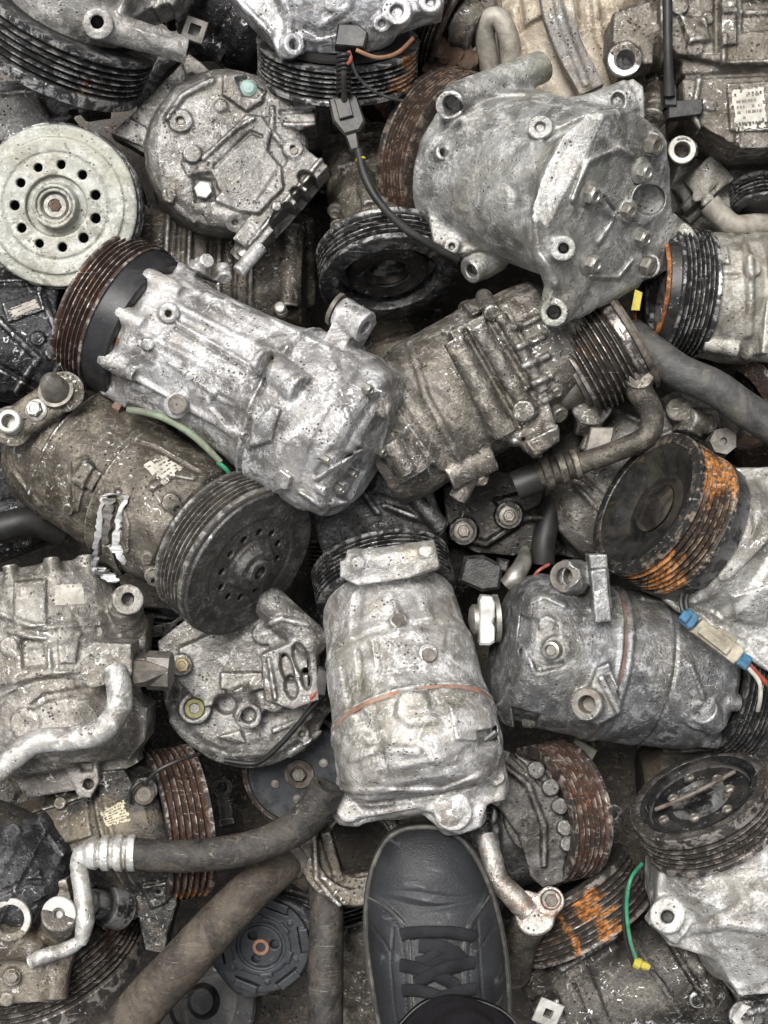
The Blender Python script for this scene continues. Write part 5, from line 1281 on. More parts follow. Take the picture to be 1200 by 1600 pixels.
def right_grey():
    t = comp('grey cylindrical compressor with threaded mounting tubes and white spacer, right of the upright one', 940, 1030)
    A = P(1118, 1068, -70); B = P(800, 1008, 0); b = Cast(745, 870, 1185, 1200, -200, 155, 2.5); b.setaxis(A, B); L = b.L; a = b.a
    b.loft(A, a, [(-2, 88), (12, 104), (40, 114), (120, 118), (124, 121), (190, 122), (196, 126), (212, 126), (218, 122), (L - 26, 119), (L - 4, 110), (L + 8, 96), (L + 10, 80)])
    b.ring(122, 119, 3, -5); b.ring(206, 124, 4, -6)
    b.box(P(935, 905, 70), (D(.1, 1), D(1, -.1), np.array([0, 0, 1.])), (45, 14, 26), 3, 10); b.box(P(938, 930, 100), (D(.12, 1), D(1, -.1), np.array([0, 0, 1.])), (40, 12, 9), 2, 5)
    b.cyl(P(905, 902, 60), P(880, 900, 75), 27, k=8, r2=25); b.bar((935, 900), (950, 905), 18, 0, za=50, zb=55)
    b.poly([(930, 1040), (948, 1032), (965, 1080), (968, 1110), (930, 1130), (905, 1115), (912, 1085)], 50, 108, k=10); b.cyl(P(935, 1105, 70), P(915, 1100, 112), 25, k=6)
    b.pad([(820, 965), (870, 975), (880, 1040), (840, 1050), (815, 1000)], -8, 6); b.boss(868, 1014, 19, 6, k=8); b.boss(855, 975, 12, 7); b.boss(795, 1120, 26, -4, k=12); b.pad([(800, 1105), (845, 1115), (840, 1145), (808, 1140)], -12, 4)
    b.line([(830, 940), (850, 930), (880, 945)], 6, 6); b.line([(940, 1060), (965, 1110)], 5, 6); b.line([(950, 1060), (968, 1090)], -4, 4); b.boss(813, 1018, 10, -3, hole=5, depth=8)
    b.boss(1092, 1118, 22, 4, k=8, hole=9, depth=8); b.bar((1100, 1110), (1118, 1130), 22, 0, k=10); b.line([(1000, 930), (1090, 945)], 4, 6); b.line([(1080, 1040), (1100, 1090)], 4, 5)
    b.cyl(P(905, 902, 50), P(872, 898, 130), 14, cut=True, k=1); b.cyl(P(930, 1103, 75), P(900, 1098, 150), 14, cut=True, k=1)
    b.lug(-2, 60, 98, 16, 26); b.lug(-2, -10, 98, 14, 24); b.lug(-2, -60, 98, 14, 24)
    b.build('housing', M['steel_grey'], t, .5, 84)
    for tt, r, w_ in ((206, 121.5, 4),): link('seam_rust', lathe(b.L_(tt, 0, 0) - a * 2, a, [(0, r - 6), (0, r), (w_, r), (w_, r - 6)], 96, .8, 5), M['seam_brown'], t)
    port(t, P(884, 901, 76), D(-.5, -.05, .85), 24, 13, 'steel_dull', 6, depth=30, name='threaded_tube'); port(t, P(918, 1100, 110), D(-.35, -.05, .9), 24, 13, 'steel_dull', 5, depth=30, name='threaded_tube')
    p, n = b.hit(865, 1015); link('stud', lathe(p - n * 3, D(-.35, 0, 1), [(0, .01), (0, 15), (16, 13), (17, 9), (12, 7), (12, .01)], 24, closed=False), M['steel'], t)
    p, n = b.hit(820, 1128); link('stud', lathe(p - n * 3, D(.8, .1, .5), [(0, .01), (0, 12), (12, 11), (14, 9), (24, 9), (24, 5), (20, .01)], 24, closed=False), M['steel'], t)
    Fz = (D(1, .02), D(0, -1), np.array([0, 0, 1.]))
    link('spacer', prismmesh([(-12, -38), (4, -38), (11, -33), (12, -12), (8, -4), (12, 6), (12, 28), (7, 37), (-8, 38), (-12, 30)], P(758, 966, -30), Fz, 60, 4), M['cap_white'], t)
    link('fitting', lathe(P(778, 966, -20), D(-1, .05, .1), [(0, .01), (0, 38), (8, 38), (10, 26), (40, 24), (44, 18), (48, .01)], 32, closed=False), M['steel'], t)
    C = A - a * 66; pulley(t, C, a, 108, 7, 7.4, 6, 'rim_black2', seed=35, r_in=84, jit=.3, drop=0); disc(t, C + a * 6, a, [(0, .01), (0, 100)], 'black_paint'); disc(t, C + a * 50, a, [(0, .01), (0, 90)], 'hole_black', 'coil')

CF_ = tuple(np.array(q) * .86 for q in (D(.8, .58, -.1), D(.58, -.8, 0), (0, 0, 1.)))
def orange_pulley():
    t = comp('compressor with dished black clutch and bright orange rusted ribbed pulley at right edge', 1090, 860)
    f = unit(D(-.80, -.44, .40)); a = -f; C = P(1012, 787, 60)
    pulley(t, C - a * 6, a, 119, 6, 9.6, 7, 'rim_orange', seed=41, r_in=100, t0=14, jit=.35, drop=1, lip=7, arcs=[(36, 22), (145, 24)]); band(t, C - a * 6, a, 14 + 57.6 + 7, 30, 122)
    disc(t, C, f, [(-20, .01), (-20, 34), (-16, 42), (-18, 58), (-4, 82), (2, 92), (6, 108), (2, 114), (-8, 116)], 'black_gloss', jit=1.2, seed=4, seg=48)
    disc(t, C + f * -14, f, [(0, .01), (4, 20), (0, 40)], 'rim_brown_flat', 'hub')
    b = Cast(1010, 690, 1310, 1110, -170, 110, 2.7); A = C + a * 90; b.setaxis(A, A + a * 230)
    b.loft(A, a, [(-6, 84), (16, 100), (30, 112), (70, 108), (80, 116), (240, 112)], n=2.3)
    b.poly([(1140, 735), (1290, 720), (1290, 1050), (1190, 1040), (1110, 990), (1030, 935), (1100, 900), (1150, 830)], -60, 46, k=14)
    b.line([(1130, 900), (1200, 840)], 8, 8); b.line([(1060, 940), (1190, 1010)], -5, 6); b.line([(1170, 760), (1165, 840), (1100, 930)], 6, 9); b.pad([(1140, 930), (1200, 910), (1200, 980), (1150, 970)], 8); b.line([(1110, 960), (1200, 1050)], 6, 8)
    b.boss(1150, 820, 12, 6); b.boss(1090, 915, 10, 6)
    b.build('housing', M['bright_dusty'], t, 1.5, 85)
    o = link('connector', joinmesh([prismmesh([(-55, -15), (40, -17), (44, -8), (44, 12), (38, 16), (-50, 15)], P(1122, 1003, 82), CF_, 26, 3),
                                    prismmesh([(-40, -8), (25, -10), (25, 4), (-40, 6)], P(1122, 1003, 106), CF_, 8, 2),
                                    prismmesh([(-20, 10), (25, 10), (22, 24), (-15, 22)], P(1122, 1003, 84), CF_, 16, 2)]), M['ivory_plastic'], None, P(1120, 1000, GZ))
    tag(o, 'dirty ivory cable connector with blue ends, right of the grey cylindrical compressor', 'connector')
    Fz = CF_
    link('blue_end', joinmesh([prismmesh([(-13, -15), (10, -15), (14, -10), (14, 10), (8, 14), (-12, 15)], P(1074, 966, 84), Fz, 26, 4), prismmesh([(-8, -9), (8, -9), (8, 9), (-8, 9)], P(1070, 963, 110), Fz, 8, 2)]), M['blue_plastic'], o)
    link('blue_end', joinmesh([prismmesh([(-10, -12), (10, -12), (12, 0), (8, 13), (-10, 12)], P(1160, 1032, 82), Fz, 24, 4)]), M['blue_plastic'], o)
    for k in range(2): link('lead', tubemesh([P(1068 + 8 * k, 922, 80), P(1064 + 8 * k, 940, 88), P(1068 + 7 * k, 958, 92)], 4, 8), M['black_rubber'], o)
    link('lead', tubemesh([P(1168, 1036, 92), P(1190, 1060, 90), P(1205, 1075, 80)], 4, 8), M['red_wire'], o); link('lead', tubemesh([P(1166, 1040, 92), P(1186, 1065, 95), P(1188, 1090, 85), P(1184, 1110, 60)], 3.4, 8), M['label_white'], o)

def right_hose_parts():
    o = link('hose', tubemesh([P(985, 520, -35), P(1015, 545, -10), P(1060, 580, 10), P(1115, 605, 20), P(1165, 640, 15), P(1230, 680, 10)], [25, 27, 28, 28, 28, 28], 24, jit=.006), M['hose_dark'], None, P(1100, 600, GZ))
    tag(o, 'thick grey rubber hose crossing the right edge below the small ribbed pulley', 'hose')
    o = link('bent_pipe', tubemesh([P(995, 583, 20), P(999, 610, 18), P(1018, 645, 10), P(1012, 680, 5), P(975, 700, 5), P(920, 720, 8), P(870, 738, 10)], [23, 21, 19, 18, 17, 17, 17], 20, jit=.008), M['pipe_brown'], None, P(950, 660, GZ))
    tag(o, 'brown bent pipe with knobbed end and crimped collar above the orange rusted pulley', 'pipe')
    link('pipe_head', lathe(P(996, 592, 0), D(-.1, -.1, 1), [(0, .01), (0, 24), (34, 25), (40, 22), (41, .01)], 32, closed=False), M['pipe_brown'], o)
    link('crimp', lathe(P(905, 724, 8), D(-.95, .3, 0), [(0, 17), (2, 24), (10, 25), (13, 21), (20, 21), (23, 26), (33, 26), (36, 22), (44, 22), (47, 26), (58, 26), (61, 22), (72, 21), (74, 17)], 32, .6, 4, closed=False), M['pipe_brown'], o)
    link('hose_end', tubemesh([P(842, 745, 8), P(805, 760, 5)], 24, 24), M['black_rubber'], o)
    t = comp('greyish brown compressor body with clamps under the bent pipe', 1020, 700)
    b = Cast(850, 560, 1170, 900, -330, -20, 3.2); b.setaxis(P(900, 800, -180), P(1090, 610, -190)); b.loft(b.A, b.a, [(-50, 70), (-20, 92), (30, 104), (40, 108), (260, 112), (300, 100)])
    b.ring(36, 106, 4, -8); b.box(P(930, 690, -70), (D(.9, .3, 0), D(-.3, .9, 0), np.array([0, 0, 1.])), (20, 20, 24), 4, 6)
    b.bar((900, 640), (935, 640), 40, 0, za=-60, zb=-60); b.boss(925, 628, 34, 20, k=10)
    b.bar((1045, 615), (1070, 660), 18, 14, k=6); b.pad([(1080, 640), (1120, 640), (1130, 670), (1090, 680)], 12); b.boss(1060, 640, 20, 10); b.line([(960, 640), (1000, 660)], 8, 6); b.line([(900, 760), (940, 800)], 5, 5); b.bar((1075, 655), (1110, 665), 18, 10)
    b.line([(1015, 690), (1060, 670), (1095, 690)], 7, 6)
    b.build('housing', M['beige_dark'], t, 1.2, 86)
    link('clamp', joinmesh([prismmesh([(-22, -18), (18, -22), (22, 18), (-16, 22)], P(935, 688, -30), (D(1, -.1), D(.1, -1), np.array([0, 0, 1.])), 16, 3)]), M['steel_dull'], t)
    link('lug', lathe(P(1125, 690, -70), D(0, 0, 1), [(0, 24), (28, 22), (28, 6), (20, 5), (20, .01)], 7, closed=False, sharp=20), M['steel_plain'], t)
    for i, (x, y, z, lb) in enumerate(((1150, 640, -120, 'dark ribbed pulley edge standing on its rim behind the thick grey hose'), (1215, 560, -130, 'rust red pulley edge at the right border above the thick grey hose'))):
        t = comp(lb, x, y, 'loose_pulley', 'pulley', 'loose pulleys among the compressors')
        a = unit(D(.80, -.36, -.42)); pulley(t, P(x, y, z), a, 108, 4, 13, 9, 'rim_brown' if i == 0 else 'rim_rust', seed=43 + i, r_in=70, t0=10, drop=1)

def cover_dark():
    t = comp('oily black cover with two hex bolts in the dark gap right of the centre', 780, 790)
    b = Cast(670, 730, 900, 900, -240, -50, 2.6)
    b.poly([(690, 760), (760, 735), (880, 750), (880, 800), (850, 850), (800, 868), (745, 862), (700, 840)], -200, -110, k=6)
    b.line([(715, 820), (740, 845), (760, 850), (790, 830), (820, 810), (850, 808)], 12, 7, zc=-110); b.pad([(770, 780), (850, 760), (850, 790), (790, 810)], -10, 6, zc=-110)
    b.cyl(P(725, 830, -140), P(724, 830, -92), 22, k=6); b.cyl(P(796, 807, -140), P(795, 806, -88), 22, k=6)
    b.build('cover', M['oily_dark'], t, 1.2, 87)
    bolt(t, P(724, 830, -92), np.array([0, .05, 1]), 11, 9, M['steel_dull']); bolt(t, P(795, 806, -88), np.array([0, .05, 1]), 11, 9, M['steel_dull'])
    o = link('hose', tubemesh([P(880, 740, -140), P(862, 790, -120), P(850, 845, -110), P(848, 880, -112)], 20, 20, hollow=.6), M['black_rubber'], None, P(860, 810, GZ)); tag(o, 'short black hose standing in the dark gap above the grey cylindrical compressor', 'hose')
    t = comp('black scuffed block between the upright compressor and the oily cover', 755, 890, 'metal_block', 'metal part', None)
    link('block', joinmesh([prismmesh([(-32, -20), (10, -30), (36, -20), (34, 18), (0, 28), (-30, 20)], P(748, 893, -90), (D(1, .2), D(.2, -1), np.array([0, 0, 1.])), 44, 6), prismmesh([(-8, -9), (10, -10), (10, 10), (-8, 10)], P(782, 882, -88), (D(1, .2), D(.2, -1), np.array([0, 0, 1.])), 40, 4)]), M['dark_plain'], t)
    link('lever', tubemesh([P(820, 858, -100), P(818, 878, -70), P(805, 900, -50), P(790, 915, -50)], [7, 14, 16, 12], 12), M['steel'], t)
    o = link('wire', tubemesh([P(828, 912, -20), P(840, 893, 0), P(858, 882, -10)], 2.6, 8), M['red_wire'], None, P(840, 895, GZ)); tag(o, 'short rusty red wire end above the grey cylindrical compressor', 'wire')

def left_dusty():
    t = comp('dusty compressor with square white label and scuffed bent white pipe, left edge', 110, 1060)
    A = P(72, 920, -50); B = P(110, 1190, -5); b = Cast(-90, 860, 300, 1270, -210, 140, 2.5); b.setaxis(A, B); L = b.L; a = b.a
    b.loft(A, a, [(-25, 100), (-5, 112), (30, 122), (100, 126), (110, 130), (150, 130), (160, 124), (L - 40, 126), (L - 10, 116), (L + 10, 92)], n=2.2)
    b.ring(155, 126, 4, -5)
    for ang in (-50, -20, 15, 45, 75): b.lug(-30, ang, 108, 12, 20)
    b.pad([(20, 910), (70, 905), (75, 975), (25, 985)], 5, 3); b.line([(0, 960), (60, 980), (150, 975)], 5, 6); b.line([(10, 985), (70, 1000), (80, 1040)], 6, 6); b.pad([(30, 1000), (75, 1000), (75, 1040), (35, 1045)], -8, 4); b.line([(160, 970), (170, 1040)], 5, 7)
    b.pad([(90, 985), (125, 985), (120, 1035), (95, 1035)], 5, 3); b.line([(0, 1085), (60, 1050), (130, 1055)], 5, 7); b.line([(20, 1130), (70, 1090), (130, 1080)], -5, 7); b.line([(190, 930), (205, 1010)], 6, 8); b.boss(40, 1130, 22, 3); b.boss(15, 1010, 14, 5)
    b.bar((195, 945), (205, 980), 24, 0, za=40, zb=0, k=12); b.cyl(P(198, 950, 0), P(200, 936, 62), 23, k=6); b.cyl(P(200, 938, 30), P(200, 934, 90), 11, cut=True, k=1)
    b.poly([(190, 1000), (235, 960), (232, 1040), (200, 1060)], -80, 10, k=8); b.poly([(200, 1080), (238, 1100), (235, 1150), (210, 1180), (180, 1150)], -90, 20, k=14)
    b.poly([(100, 1180), (155, 1180), (158, 1220), (145, 1243), (128, 1243), (112, 1215)], 0, 40, k=4); b.cyl(P(138, 1225, 0), P(138, 1225, 80), 9, cut=True, k=1); b.pad([(118, 1188), (142, 1188), (142, 1208), (124, 1208)], -9, 3)
    b.poly([(25, 1200), (100, 1190), (215, 1170), (225, 1185), (150, 1225), (50, 1240)], -80, 5, k=10)
    # block the pipe comes from
    b.poly([(135, 1012), (158, 998), (212, 1002), (214, 1045), (206, 1062), (150, 1070), (134, 1055)], 40, 128, k=6)
    b.build('housing', M['dusty'], t, 1.1, 91)
    sticker(b, t, [(86, 914), (128, 912), (132, 944), (86, 946)], rows=0, seed=9, torn=.05)
    link('pipe', tubemesh([P(178, 1048, 130), P(186, 1072, 142), P(184, 1110, 140), P(158, 1142, 140), P(110, 1154, 140), P(60, 1158, 135), P(25, 1180, 130), P(-30, 1230, 120)], [19, 19, 19, 19, 18, 18, 18, 18], 20, jit=.01), M['pipe_white'], t)
    nb = D(1, .12, .3)
    link('union', lathe(P(198, 1045, 70), D(1, .05, .05), [(0, .01), (0, 26), (30, 26), (34, 30), (68, 30), (70, 22), (72, .01)], 8, .8, 3, closed=False, sharp=20), M['steel_plain'], t)
    link('tapered_plug', lathe(P(212, 1052, 95), D(.95, -.1, .1), [(0, .01), (0, 22), (18, 20), (50, 3), (51, .01)], 7, .8, 5, closed=False, sharp=20), M['steel_dull'], t)
    C = A - a * 75 - b.u * 10; pulley(t, P(50, 905, -110), unit(D(.12, .95, .15)), 128, 6, 8, 6, 'rim_rust2', seed=45, r_in=100, jit=.3); disc(t, P(50, 905, -110) + unit(D(.12, .95, .15)) * 12, unit(D(.12, .95, .15)), [(0, .01), (0, 110)], 'hole_black', 'coil')
    o = link('hose', tubemesh([P(-40, 835, -60), P(10, 822, -60), P(50, 815, -70), P(95, 830, -100)], 24, 20), M['black_rubber'], None, P(20, 825, GZ)); tag(o, 'black hose end under the brown dirty compressor at the left edge', 'hose')

def low_left_black():
    t = comp('black and brown compressor with yellowed label and brown ribbed pulley, under the crimped hose', 200, 1320)
    A = P(268, 1275, -60); B = P(60, 1345, -80); b = Cast(-40, 1170, 330, 1520, -250, 85, 2.6); b.setaxis(A, B); a = b.a; L = b.L
    b.loft(A, a, [(-10, 90), (10, 104), (60, 108), (66, 112), (84, 112), (90, 100), (L - 20, 98), (L + 60, 100)])
    b.ring(75, 112, 4, -4); b.pad([(55, 1250), (130, 1225), (150, 1300), (90, 1320)], 5, 4); b.line([(40, 1270), (130, 1240)], 8, 5)
    b.poly([(150, 1200), (200, 1195), (230, 1250), (215, 1275), (160, 1240)], -60, 15, k=10); b.boss(95, 1215 + 40, 10, 6); b.boss(75, 1318, 7, 3); b.boss(68, 1300, 6, 3); b.boss(100, 1240, 14, 14)
    b.cyl(P(225, 1240, -20), P(226, 1235, 35), 20, k=6)
    b.poly([(150, 1370), (270, 1350), (282, 1400), (270, 1440), (262, 1475), (235, 1470), (225, 1420), (170, 1440)], -110, -5, k=12)
    b.pad([(225, 1380), (262, 1375), (262, 1410), (235, 1420)], 9); b.boss(248, 1393, 8, 3, hole=4); b.boss(150, 1387, 9, 2, hole=4)
    b.build('housing', M['dark_brown'], t, 1.0, 92)
    sticker(b, t, [(156, 1270), (194, 1250), (205, 1282), (168, 1292)], rows=6, seed=10, mat='label_yellow')
    fr = unit(D(.80, .25, .42)); C = P(262, 1290, -90)
    fr = unit(D(.93, -.10, -.36)); C = P(250, 1290, -60)
    pulley(t, C + fr * 60, -fr, 122, 6, 10.2, 7, 'rim_rust2', seed=47, r_in=100, jit=.35, drop=1, t0=8, arcs=[(158, 10)]); disc(t, C + fr * 20, fr, [(0, .01), (0, 112)], 'hole_black', 'coil')
    link('coil_lead', tubemesh([P(204, 1255, 40), P(206, 1235, 52), P(218, 1222, 52), P(226, 1226, 46)], 3, 8), M['black_rubber'], t)
    link('coil_lead', tubemesh([P(226, 1226, 46), P(245, 1205, 60), P(280, 1188, 55), P(312, 1178, 30)], 3, 8), M['black_rubber'], t)
    link('coil_cap', lathe(P(228, 1245, 10), D(.05, -.3, 1), [(0, .01), (0, 18), (30, 16), (34, 11), (35, .01)], 16, closed=False), M['steel_rusty2'], t)
    link('valve', lathe(P(192, 1420, -10), D(-.65, -.3, .65), [(0, .01), (0, 32), (6, 34), (34, 32), (38, 24), (60, 22), (62, 14), (55, 12), (55, .01)], 28, .5, 3, closed=False), M['black_paint'], t)
    link('valve_tip', lathe(P(192, 1420, -10) + D(-.65, -.3, .65) * 50, D(-.65, -.3, .65), [(0, .01), (0, 20), (16, 19), (18, 14), (12, 10), (12, .01)], 24, closed=False), M['steel'], t)
    # big casting at the border with its own pulley
    t = comp('brown compressor casting with a big open bore and pale bolt bosses, bottom left corner', 60, 1440)
    b = Cast(-130, 1270, 240, 1585, -140, 150, 2.6)
    b.poly([(-100, 1400), (20, 1380), (115, 1360), (135, 1440), (125, 1480), (95, 1545), (-100, 1560)], -60, 62, k=14)
    b.cyl(P(18, 1440, 30), P(16, 1436, 105), 32, k=8); b.cyl(P(18, 1438, 30), P(15, 1434, 160), 20, cut=True, k=1)
    b.cyl(P(95, 1475, 0), P(92, 1428, 105), 30, k=10, r2=26); b.cyl(P(92, 1430, 92), P(91, 1426, 140), 8, cut=True, k=1)
    b.cyl(P(88, 1480, 40), P(86, 1560, 60), 27, k=10, r2=17); b.tube([P(-60, 1500, 70), P(0, 1470, 85), P(45, 1480, 80)], 24, k=12); b.boss(20, 1525, 15, 8, k=5); b.boss(10, 1560, 10, 5)
    b.line([(-20, 1400), (40, 1385), (100, 1395)], -4, 8); b.line([(45, 1300), (85, 1370)], 5, 8); b.line([(0, 1360), (30, 1390)], 5, 5)
    b.build('housing', M['brown_tan'], t, 1.1, 93)
    bc = Cast(-130, 1225, 200, 1440, -140, 140, 2.6); bc.loft(P(-60, 1335, -5), D(.88, .40, 0), [(-20, 98), (80, 104), (90, 110), (110, 110), (116, 104), (150, 96), (170, 70)])
    bc.line([(0, 1395), (40, 1378), (70, 1380)], -5, 5); bc.pad([(20, 1385), (60, 1360), (75, 1400), (40, 1415)], 5, 3); bc.line([(60, 1270), (110, 1330)], 5, 6); bc.boss(20, 1300, 12, 5); bc.build('end_cover', M['dark_cover'], t, .6, 98)
    port(t, P(16, 1436, 104), D(-.02, -.03, 1), 31, 21, 'cap_worn', 1, depth=60); port(t, P(92, 1428, 104), D(-.02, -.05, 1), 26, 9, 'cap_worn2', 2, depth=8)
    p, n = b.hit(20, 1525); bolt(t, p, n, 10, 8, M['steel_dull'], False)
    link('clip', tubemesh([P(50, 1502, 95), P(75, 1492, 102), P(110, 1480, 100), P(135, 1462, 90)], [13, 11, 11, 8], 14, jit=.02), M['pipe_white'], t)
    fr = unit(D(.30, .86, -.40)); C = P(40, 1420, -95)
    pulley(t, C + fr * 120, -fr, 168, 7, 9.8, 7, 'rim_brown2', seed=49, r_in=136, jit=.3, drop=1, t0=26); disc(t, C + fr * 60, fr, [(0, .01), (0, 150)], 'hole_black', 'coil')

def hoses():
    o = link('hose', tubemesh([P(200, 1333, 85), P(260, 1338, 88), P(330, 1335, 92), P(400, 1322, 98), P(455, 1298, 105), P(490, 1268, 112), P(512, 1228, 120)], [24, 24, 25, 25, 26, 27, 26], 24, 8, hollow=.62, jit=.006), M['hose'], None, P(350, 1320, GZ))
    tag(o, 'dusty rubber hose with crimped white metal collar and open cut end left of the shoe', 'hose')
    link('crimp', lathe(P(212, 1333, 85), D(-1, 0, 0), [(-1, 20), (0, 27), (4, 28), (10, 27), (13, 23), (17, 23), (20, 28), (30, 27), (33, 23), (37, 23), (40, 27), (50, 26), (53, 22), (56, 22), (60, 25), (68, 24), (74, 20), (80, 14), (82, .01)], 32, .7, 4, closed=False), M['pipe_white'], o)
    link('pipe', tubemesh([P(150, 1334, 85), P(130, 1338, 84), P(124, 1360, 82), P(130, 1400, 88), P(132, 1440, 95), P(126, 1475, 97)], [18, 17, 14, 14, 15, 9], 16, jit=.02), M['pipe_white'], o)
    o = link('hose', tubemesh([P(455, 1345, -10), P(400, 1385, 30), P(345, 1440, 50), P(290, 1500, 60), P(225, 1570, 60), P(165, 1650, 60)], [26, 33, 35, 36, 37, 37], 24, 8, jit=.006), M['hose_tan'], None, P(320, 1460, GZ))
    tag(o, 'thick brown dusty hose slanting to the bottom edge beside the black clutch plate', 'hose')
    link('clamp', lathe(P(470, 1330, -20), D(-.75, .66, .25), [(0, .01), (0, 26), (10, 30), (30, 31), (34, 26)], 24, .8, 3, closed=False), M['steel_dull'], o)
    o = link('hose', tubemesh([P(505, 1355, -60), P(510, 1420, -20), P(509, 1500, 0), P(508, 1650, 10)], [26, 27, 28, 28], 24, 8, jit=.005), M['hose'], None, P(508, 1500, GZ))
    tag(o, 'vertical dusty hose between the black clutch plate and the shoe', 'hose')
    b = Cast(465, 1255, 620, 1430, -150, 30, 2.6)
    b.cyl(P(555, 1335, -110), P(550, 1330, 0), 84, k=0, rnd=6); b.cyl(P(558, 1328, -140), P(552, 1322, 60), 62, cut=True, k=2); b.cyl(P(556, 1330, -100), P(552, 1328, -30), 86, k=2, rnd=3); b.cyl(P(560, 1322, -140), P(560, 1320, 60), 50, cut=True, k=2)
    b.box(P(520, 1335, -40), (D(.3, 1), D(1, -.3), np.array([0, 0, 1.])), (40, 7, 24), 3, 8); b.box(P(545, 1370, -45), (D(1, -.2), D(.2, 1), np.array([0, 0, 1.])), (40, 7, 20), 3, 8)
    b.line([(490, 1300), (495, 1370), (530, 1410)], 5, 5, zc=0)
    o = b.build('ring_bracket', M['brown_dirty'], None, 1.1, 94); o.name = 'ring_bracket'; tag(o, 'dirty open ring shaped metal bracket at the left of the shoe toe', 'bracket')

def black_clutch():
    t = comp('compressor with a matt black segmented clutch plate and copper centre ring facing up, bottom centre', 408, 1480)
    f = unit(D(-.06, .10, 1)); C = P(408, 1478, -60); F_ = frame(f); R = 78
    b = Cast(310, 1380, 510, 1580, -90, -30, 1.7)
    b.cyl(C - f * 10, C, 78, rnd=3, k=0); b.cyl(C - f * 3, C + f * 3, 48, rnd=2, k=2); b.cyl(C - f * 1, C + f * 20, 40, rnd=2, cut=True, k=1); b.cyl(C - f * 6, C + f * 2.5, 34, k=2)
    for i in range(6):
        g = math.radians(i * 60 + 20); d_ = F_[1] * math.cos(g) + F_[2] * math.sin(g); e = np.cross(f, d_)
        if i % 2 == 0: b.cyl(C + d_ * 22 - f * 20, C + d_ * 22 + f * 20, 7.5, cut=True, k=1)
        b.box(C + d_ * 71, (e, d_, f), (19, 7, 3.5), 1.5, 2); b.box(C + d_ * 63, (e, d_, f), (22, 1.4, 8), .5, .5, cut=True)
        g2 = g + math.radians(30); d2 = F_[1] * math.cos(g2) + F_[2] * math.sin(g2)
        b.cyl(C + d2 * 60 - f * 5, C + d2 * 60 + f * 2.5, 4.5, k=1); b.box(C + d2 * 49, (np.cross(f, d2), d2, f), (10, 3, 4), 1, 2)
    b.build('clutch_plate', M['black_matt'], t, .12, 95)
    link('centre_ring', lathe(C - f * 2, f, [(0, 7), (8, 8), (8, 13), (0, 14)], 32), M['copper'], t); link('shaft', lathe(C - f * 6, f, [(0, .01), (0, 9), (6, 8), (6, .01)], 24, closed=False), M['steel_rusty'], t)
    b = Cast(305, 1370, 520, 1610, -160, -55, 2.6); b.loft(C - f * 70, f, [(0, 84), (52, 90), (60, 86)], lobes=((3, 6, 20), (7, 2, 0))); b.build('coil', M['black_chip'], t, 1.2, 96)
    a = unit(D(.3, -.75, -.6)); pulley(t, P(455, 1452, -110) , unit(D(.25, -.75, -.5)), 62, 5, 6.5, 5, 'rim_black2', seed=51, r_in=44)
    b = Cast(330, 1330, 540, 1480, -330, -150, 4); b.loft(P(420, 1450, -330), np.array([0, 0, 1.]), [(0, 90), (160, 88)]); b.build('housing', M['dark_cast'], t, 1, 97)
    # plate with rivets above
    t = comp('black clutch plate with rivets and rusty centre bolt, under the round grey cover', 455, 1205)
    f = unit(D(-.05, .15, 1)); C = P(468, 1208, -150); F_ = frame(f)
    disc(t, C, f, [(0, .01), (0, 84), (-4, 88), (-20, 90), (-40, 90)], 'black_matt'); pulley(t, C - f * 12, -f, 98, 4, 8, 5, 'rim_brown', seed=52, r_in=88)
    for i in range(6):
        g = i * math.pi / 3 + .3; p = C + (F_[1] * math.cos(g) + F_[2] * math.sin(g)) * 44; link('rivet', lathe(p, f, [(0, 8), (3, 7), (4, .01)], 16, closed=False), M['steel_dull'], t)
    link('centre_nut', lathe(C, f, [(0, 24), (6, 24), (7, 20), (7, 14), (3, 13), (3, .01)], 32, closed=False), M['steel_rusty2'], t); bolt(t, C + f * 4, f, 12, 9, M['steel_dull'], False)
    # pulley lying deeper, bottom left of the clutch
    t = comp('black smooth pulley lying low between the thick brown hose and the clutch plate', 300, 1560, 'loose_pulley', 'pulley', 'loose pulleys among the compressors')
    f = unit(D(-.3, -.2, 1)); link('rim', lathe(P(315, 1565, -170), f, [(0, 62), (0, 92), (-3, 96), (-30, 96), (-36, 90), (-36, 60)], 72, .3, 3), M['black_paint'], t); link('hub', lathe(P(315, 1565, -175), f, [(0, .01), (0, 20), (4, 24), (-8, 30), (-12, 64)], 48, closed=False), M['plastic_black'], t)

